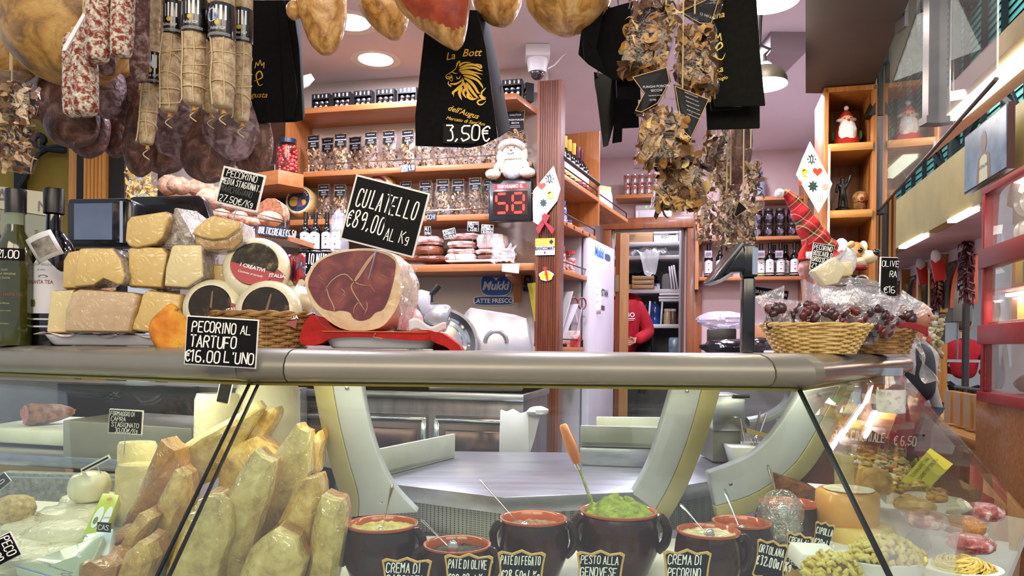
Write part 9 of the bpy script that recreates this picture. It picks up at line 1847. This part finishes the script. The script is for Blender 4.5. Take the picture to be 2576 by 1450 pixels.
JL=[((0,0,.95),(.15,.12)),((.09,0,.85),.09),((.1,0,.46),.065),((.1,0,.06),.05),((-.09,0,.85),.09),((-.1,0,.46),.065),((-.1,0,.06),.05),((.1,-.12,.03),.04),((-.1,-.12,.03),.04)];EL=[(0,1),(1,2),(2,3),(0,4),(4,5),(5,6),(3,7),(6,8)]
skin_body('jacket',JB,EB,redk,t);skin_body('trousers',JL,EL,MT['dark_trousers'],t);head(t,(0,-.02,1.66),.1,mat('brown_hair','4a3424',rough=.8))
# person in the aisle
p=at(2302,880,5.9);t=thing('person','grey haired person in dark padded vest walking in the market aisle','person',V((p.x,5.9,0))-V((.09,.16,0)),.5);t.scale=(.95,.95,.95);JB=JB[:5]+[((.25,.02,1.1),.052),((.26,-.06,.86),.04)]+JB[7:8]+[((-.25,.02,1.1),.052),((-.26,-.06,.86),.04)]
skin_body('sweater',JB,EB,mat('grey_sweater',[(.4,'9a9a9e'),(.6,'b4b4b8')],scale=9,rough=.9),t);skin_body('vest',[((0,0,.95),(.19,.15)),((0,0,1.15),(.2,.155)),((0,0,1.36),(.2,.145)),((0,0,1.47),(.09,.09))],[(0,1),(1,2),(2,3)],mat('navy_quilt',[(.4,'141a28'),(.6,'1c2436')],scale=3,rough=.6,bump=.5),t);skin_body('trousers',JL,EL,mat('jeans','2c3a52',rough=.9),t);head(t,(0,-.03,1.67),.105,mat('grey_hair','8a8684',rough=.8),.2)
# low display with checked cloths and crates under the arches
tag(place(mbox(1.75,3.4,-.05,.45,0,.72),'wooden_counter',wood('market_counter_wood','a06c34','cc9550',0),smooth=0),'wooden counter base under the arches of the opposite stall','counter')
ging=mat('red_gingham',[(.48,'b83a3c'),(.52,'e6d4cc')],scale=60,rough=.8)
for i,(px,y,w)in enumerate(((2392,915,.22),(2350,925,.2),(2430,905,.2))):s=mks(px,-.05);p=MP(s,.36,.73);mm=MB();mm.ball((0,0,.1),(w,.18,.12),20,12,lambda v:1+.15*fbm(v,3));o=mm.build('gingham_bundle',ging,None,p,MRZ);tag(o,'red checked cloth bundle on the counter, '+('middle one','farthest one','nearest one')[i],'cloth')
t=thing('display_rail','curved black railing with wooden crates in front of the opposite stall','railing',MP(.9,.1,0),MRZ);a=MB()
for k in range(12):a.tube([(-.7+.13*k,0,.72),(-.7+.13*k,0,1.02)],.01,5)
a.tube([(-.75,0,1.02),(.8,0,1.02)],.014,6);a.build('bars',black,t);a=MB()
for k in range(6):a.box((-.6+.24*k,.08,.86),(.17,.08,.26))
a.build('crate_boards',ochp,t);a=MB();a.box((0,.05,.66),(1.7,.4,.08));a.build('ledge',MT['market_counter_wood'],t,bevel=.01)
t=thing('flower_bunch','bunch of pale dried flowers and packets hanging in the second arch','flowers',MP(mks(2335,.3),.3,1.0));a=MB();rn=random.Random(6)
for k in range(160):a.ball((rn.uniform(-.12,.12),rn.uniform(-.1,.1),rn.uniform(0,.7)),rn.uniform(.02,.04),8,6,lambda v:1+.3*fbm(v,2))
e=a.build('flowers',mat('pale_flowers',[(0,'8a8a5a'),(.4,'cfc49a'),(.7,'d9cfc4'),(.9,'a83a34'),(1,'5a6a3a')],rough=.8,rand=True),t);e['kind']='stuff';a=MB();a.tube([(0,0,0),(0,0,1.2)],.008,5);a.build('stem',twine,t)
for px,y,lb in((2400,660,'yellow poster inside the opposite stall, nearest arch'),(2305,690,'yellow poster behind the third arch')):s=mks(px,2.58);p=MP(s,2.58,mkz(px,y,2.58));a=MB();a.box((0,0,0),(.5,.02,.7));o=a.build('poster',mat('poster_yellow','d9b01c',rough=.5),None,p,MRZ);tag(o,lb,'poster')
# red glass case
redf=mat('red_case_frame',[(.4,'9c1f2c'),(.6,'b02a38')],scale=3,rough=.35);cs0,cs1=-1.2,mks(2466,-.3);z0c,z1c=mkz(2468,985,-.3),mkz(2468,492,-.3)
t=thing('red_display_case','tall red framed glass case of the opposite stall','display case',MP((cs0+cs1)/2,0,0))
def mpart(name,m_,*b):mm=mbox(*b);return wbuild(mm,name,m_,t,bevel=.003)
H1,H2=mkz(2468,650,-.3),mkz(2468,835,-.3)
mpart('post',redf,cs1-.05,cs1,-.3,-.25,z0c,z1c);mpart('post',redf,cs1-.05,cs1,.2,.25,z0c,z1c);mpart('top_frame',redf,cs0,cs1,-.3,.25,z1c,z1c+.04);mpart('middle_rail',mat('brown_red_rail','8f3a38',rough=.4),cs0,cs1,-.32,-.24,H1-.07,H1+.05);mpart('lower_rail',redf,cs0,cs1,-.32,-.2,H2-.08,H2+.04);mpart('bottom_frame',redf,cs0,cs1,-.32,.25,z0c-.06,z0c);mpart('base',MT['market_counter_wood'],cs0,cs1+.2,-.26,.3,0,z0c-.06)
pg=film('case_glass',base=.03,rough=.02,bump=0,haze=.03);mpart('glass',pg,cs0,cs1-.05,-.29,-.285,z0c,z1c);mpart('side_glass',pg,cs1-.03,cs1-.025,-.25,.2,z0c,z1c);mpart('back_panel',mat('case_back_white','b9b6ae',rough=.5),cs0,cs1-.05,.25,.27,z0c,z1c)
zsA=mkz(2480,745,-.1);mpart('glass_shelf',MT['pale_shelf_wood'],cs0,cs1-.04,-.27,.24,zsA-.02,zsA);mpart('case_lamp',MT['cool_tube'],cs0,cs1-.1,-.2,-.16,zsA-.05,zsA-.03);mpart('glass_shelf',MT['pale_shelf_wood'],cs0,cs1-.04,-.27,.24,H2+.04,H2+.06)
area('case_light',MP((cs0+cs1)/2,-.1,z1c-.02),MP((cs0+cs1)/2,-.1,0),.8,.2,9,'fff6ee');area('case_light',MP((cs0+cs1)/2,-.2,zsA-.06),MP((cs0+cs1)/2,-.1,0),.8,.1,6,'fff6ee')
pl_=mat('plate_white',[(.4,'c4cabd'),(.6,'d3d8cc')],scale=4,rough=.2,coat=.5);pr=None
for rw,(z,n)in enumerate(((H1+.06,9),(H1+.06+.5*(z1c-H1-.06),9))):
 for i in range(n):
  p=MP(cs1-.16-.09*i,-.1,z);lb='%s white plate from the left on the %s row of the red case'%(ORD[i],('lower','upper')[rw])
  if pr is None:pr=thing('standing_plate',lb,'plate',p,MRZ,'white plates standing in the red case');a=MB();a.lathe([(0,0),(.1,.004),(.15,.022),(.152,.026),(.1,.012),(0,.008)],(0,0,.155),26,axis='x');a.build('plate',pl_,pr);k_=.46*(z1c-H1-.06)/.31;pr.scale=(k_,k_,k_)
  else:dup(pr,p,MRZ,lb)
prods=[('olive_oil_tin','d9b01c',.07,.17),('gift_box','5a3420',.11,.2),('green_bottle','2c8a4a',.04,.24),('pasta_box','d9b85a',.12,.16),('carton','e6e2da',.2,.09),('jam_box','7a4a2a',.1,.2)]
i=0
for z,lv in((zsA,'middle'),(H2+.06,'lower')):
 for k in range(7):nm,c,w,h=prods[(k*2+(lv=='lower'))%6];p=MP(cs1-.13-.125*k,-.12,z+.001);o_=thing(nm,'%s product from the left on the %s shelf of the red case'%(ORD[k],lv),'packaged product',p,MRZ);a=MB();(a.lathe([(0,0),(w,0),(w,h*.6),(w*.35,h*.8),(w*.35,h),(0,h)],n=14)if 'bottle' in nm else a.box((0,0,h/2),(min(w,.11),.1,h)));a.build('body',mat('prod_'+c,c,rough=.4),o_,bevel=.003);a=MB();a.box((0,-.052,h*.45),(min(w,.11)*.6,.003,h*.3));a.build('label',mat('prod_label','d9d2c0',rough=.5),o_)
for k in range(5):p=MP(cs1-.2-.2*k,-.08,z0c+.01);mm=MB();mm.ball((0,0,.05),(.09,.1,.06),14,8,lambda v:1+.25*fbm(v,4,2,k));o_=mm.build('food_heap',mat('food_%d'%(k%3),('6a4a34','a8845a','4a5a2c')[k%3],rough=.5),None,p,MRZ);tag(o_,'%s heap of food on the bottom of the red case from the left'%ORD[k],'food')
# poster over the fascia
s=mks(2515,-.08);zc_=mkz(2500,385,-.08);w=mks(2437,-.08)-mks(2548,-.08);h=mkz(2437,345,-.08)-mkz(2437,490,-.08);t=thing('wall_poster','dark framed poster of a person in an apron above the red case','poster',MP((mks(2437,-.08)+mks(2548,-.08))/2,-.1,(mkz(2437,345,-.08)+mkz(2437,490,-.08))/2),MRZ+PI);a=MB();a.box((0,0,0),(w,.04,h));a.build('frame',mat('frame_maroon','3a1a1e',rough=.4),t);a=MB();a.box((0,-.0,0),(w*.96,.052,h*.94));a.build('picture',mat('poster_blue_grey',[(.35,'3a4656'),(.6,'7a8aa0'),(.75,'9a9484')],scale=2.5,rough=.3,coat=.4),t)
K_=Matrix.Diagonal((h/.62,1,h/.62,1));a=MB();a.x=K_;a.disc((.0,.1),.08,18,.11,y=-.0275);a.poly([(-.2,-.28),(.2,-.28),(.16,-.05),(.05,0),(-.05,0),(-.16,-.05)],-.0272);a.build('figure',mat('poster_skin','8a6a5a',rough=.4),t,smooth=0);a=MB();a.x=K_;a.poly([(-.12,-.29),(.12,-.29),(.1,-.06),(.04,-.03),(-.04,-.03),(-.1,-.06)],-.028);a.build('apron',mat('poster_apron','c9c4a8',rough=.4),t,smooth=0);a=MB();a.x=K_;printed(a,'LATERNACINA',0,-.16,.035,y=-.0286,sx=.7);a.build('lettering',mat('poster_ink','2a3050',rough=.5),t,smooth=0)
# teal louvres and iron trusses
teal=mat('teal_louvre',[(.4,'62b8ac'),(.6,'7accc0')],scale=2,rough=.5);zq=zt_+.02
t=thing('louvre_wall','high wall of teal louvres above the opposite stalls','louvres',MP(2,1.2,zq));a=MB();n_=50
for k in range(n_):z=zq-.2+.09*k;q=[MP(s,o,z_)for s,o,z_ in((-3,1.2,z),(14,1.2,z),(14,1.225,z+.082),(-3,1.225,z+.082))];a.hull(q,[v+V((0,0,.012))for v in q])
wbuild(a,'slats',teal,t,smooth=0);a=MB()
for s in[-2.4+.62*k for k in range(25)]:mbox(s-.02,s+.02,1.12,1.18,zq-.2,zq+4,a)
wbuild(a,'uprights',iron,t,smooth=0);mm=mbox(-3,14,1.32,1.4,zq-.2,zq+4);wbuild(mm,'backing',mat('dark_teal','24504c',rough=.7),t,smooth=0)
for i,s in enumerate((.3,2.6,5.0)):
 t=thing('iron_truss','%s dark iron post and brace before the teal louvres'%ORD[i],'truss',MP(s,1.0,0));a=mbox(s-.06,s+.06,.96,1.06,zq-.5,zq+4);f=lambda ds,z:MP(s+ds,1.0,z)
 for sg in(-1,1):a.tube(spline([f(0,zq+.3),f(sg*.3,zq+.7),f(sg*.9,zq+1.1)],4),.05,6);a.tube([f(sg*.05,zq+1.7),f(sg*1.1,zq+.4)],.018,5);a.tube([f(sg*.05,zq+.4),f(sg*1.1,zq+1.7)],.018,5)
 a.tube([f(-1.1,zq+1.05),f(1.1,zq+1.05)],.025,5);wbuild(a,'frame',iron,t)
t=thing('hall_roof_truss','dark hall roof with iron lattice seen through the upper glass','roof truss',(6,9,5.6));a=MB()
for k in range(7):y=4+1.7*k;a.box((3.5,y,6.4),(9,.16,.2));[a.tube([(x,y,5.7),(x+.5,y,6.35)],.03,5)for x in(0,1,2,3,4,5,6)];[a.tube([(x+1,y,5.7),(x+.5,y,6.35)],.03,5)for x in(0,1,2,3,4,5,6)];a.box((3.5,y,5.68),(9,.1,.1))
for x in(1,3.2,5.5):a.box((x,9,6.6),(.3,13,.12))
wbuild(a,'lattice',mat('roof_iron','33363a',rough=.6),t,smooth=0)
bpy.context.view_layer.update()
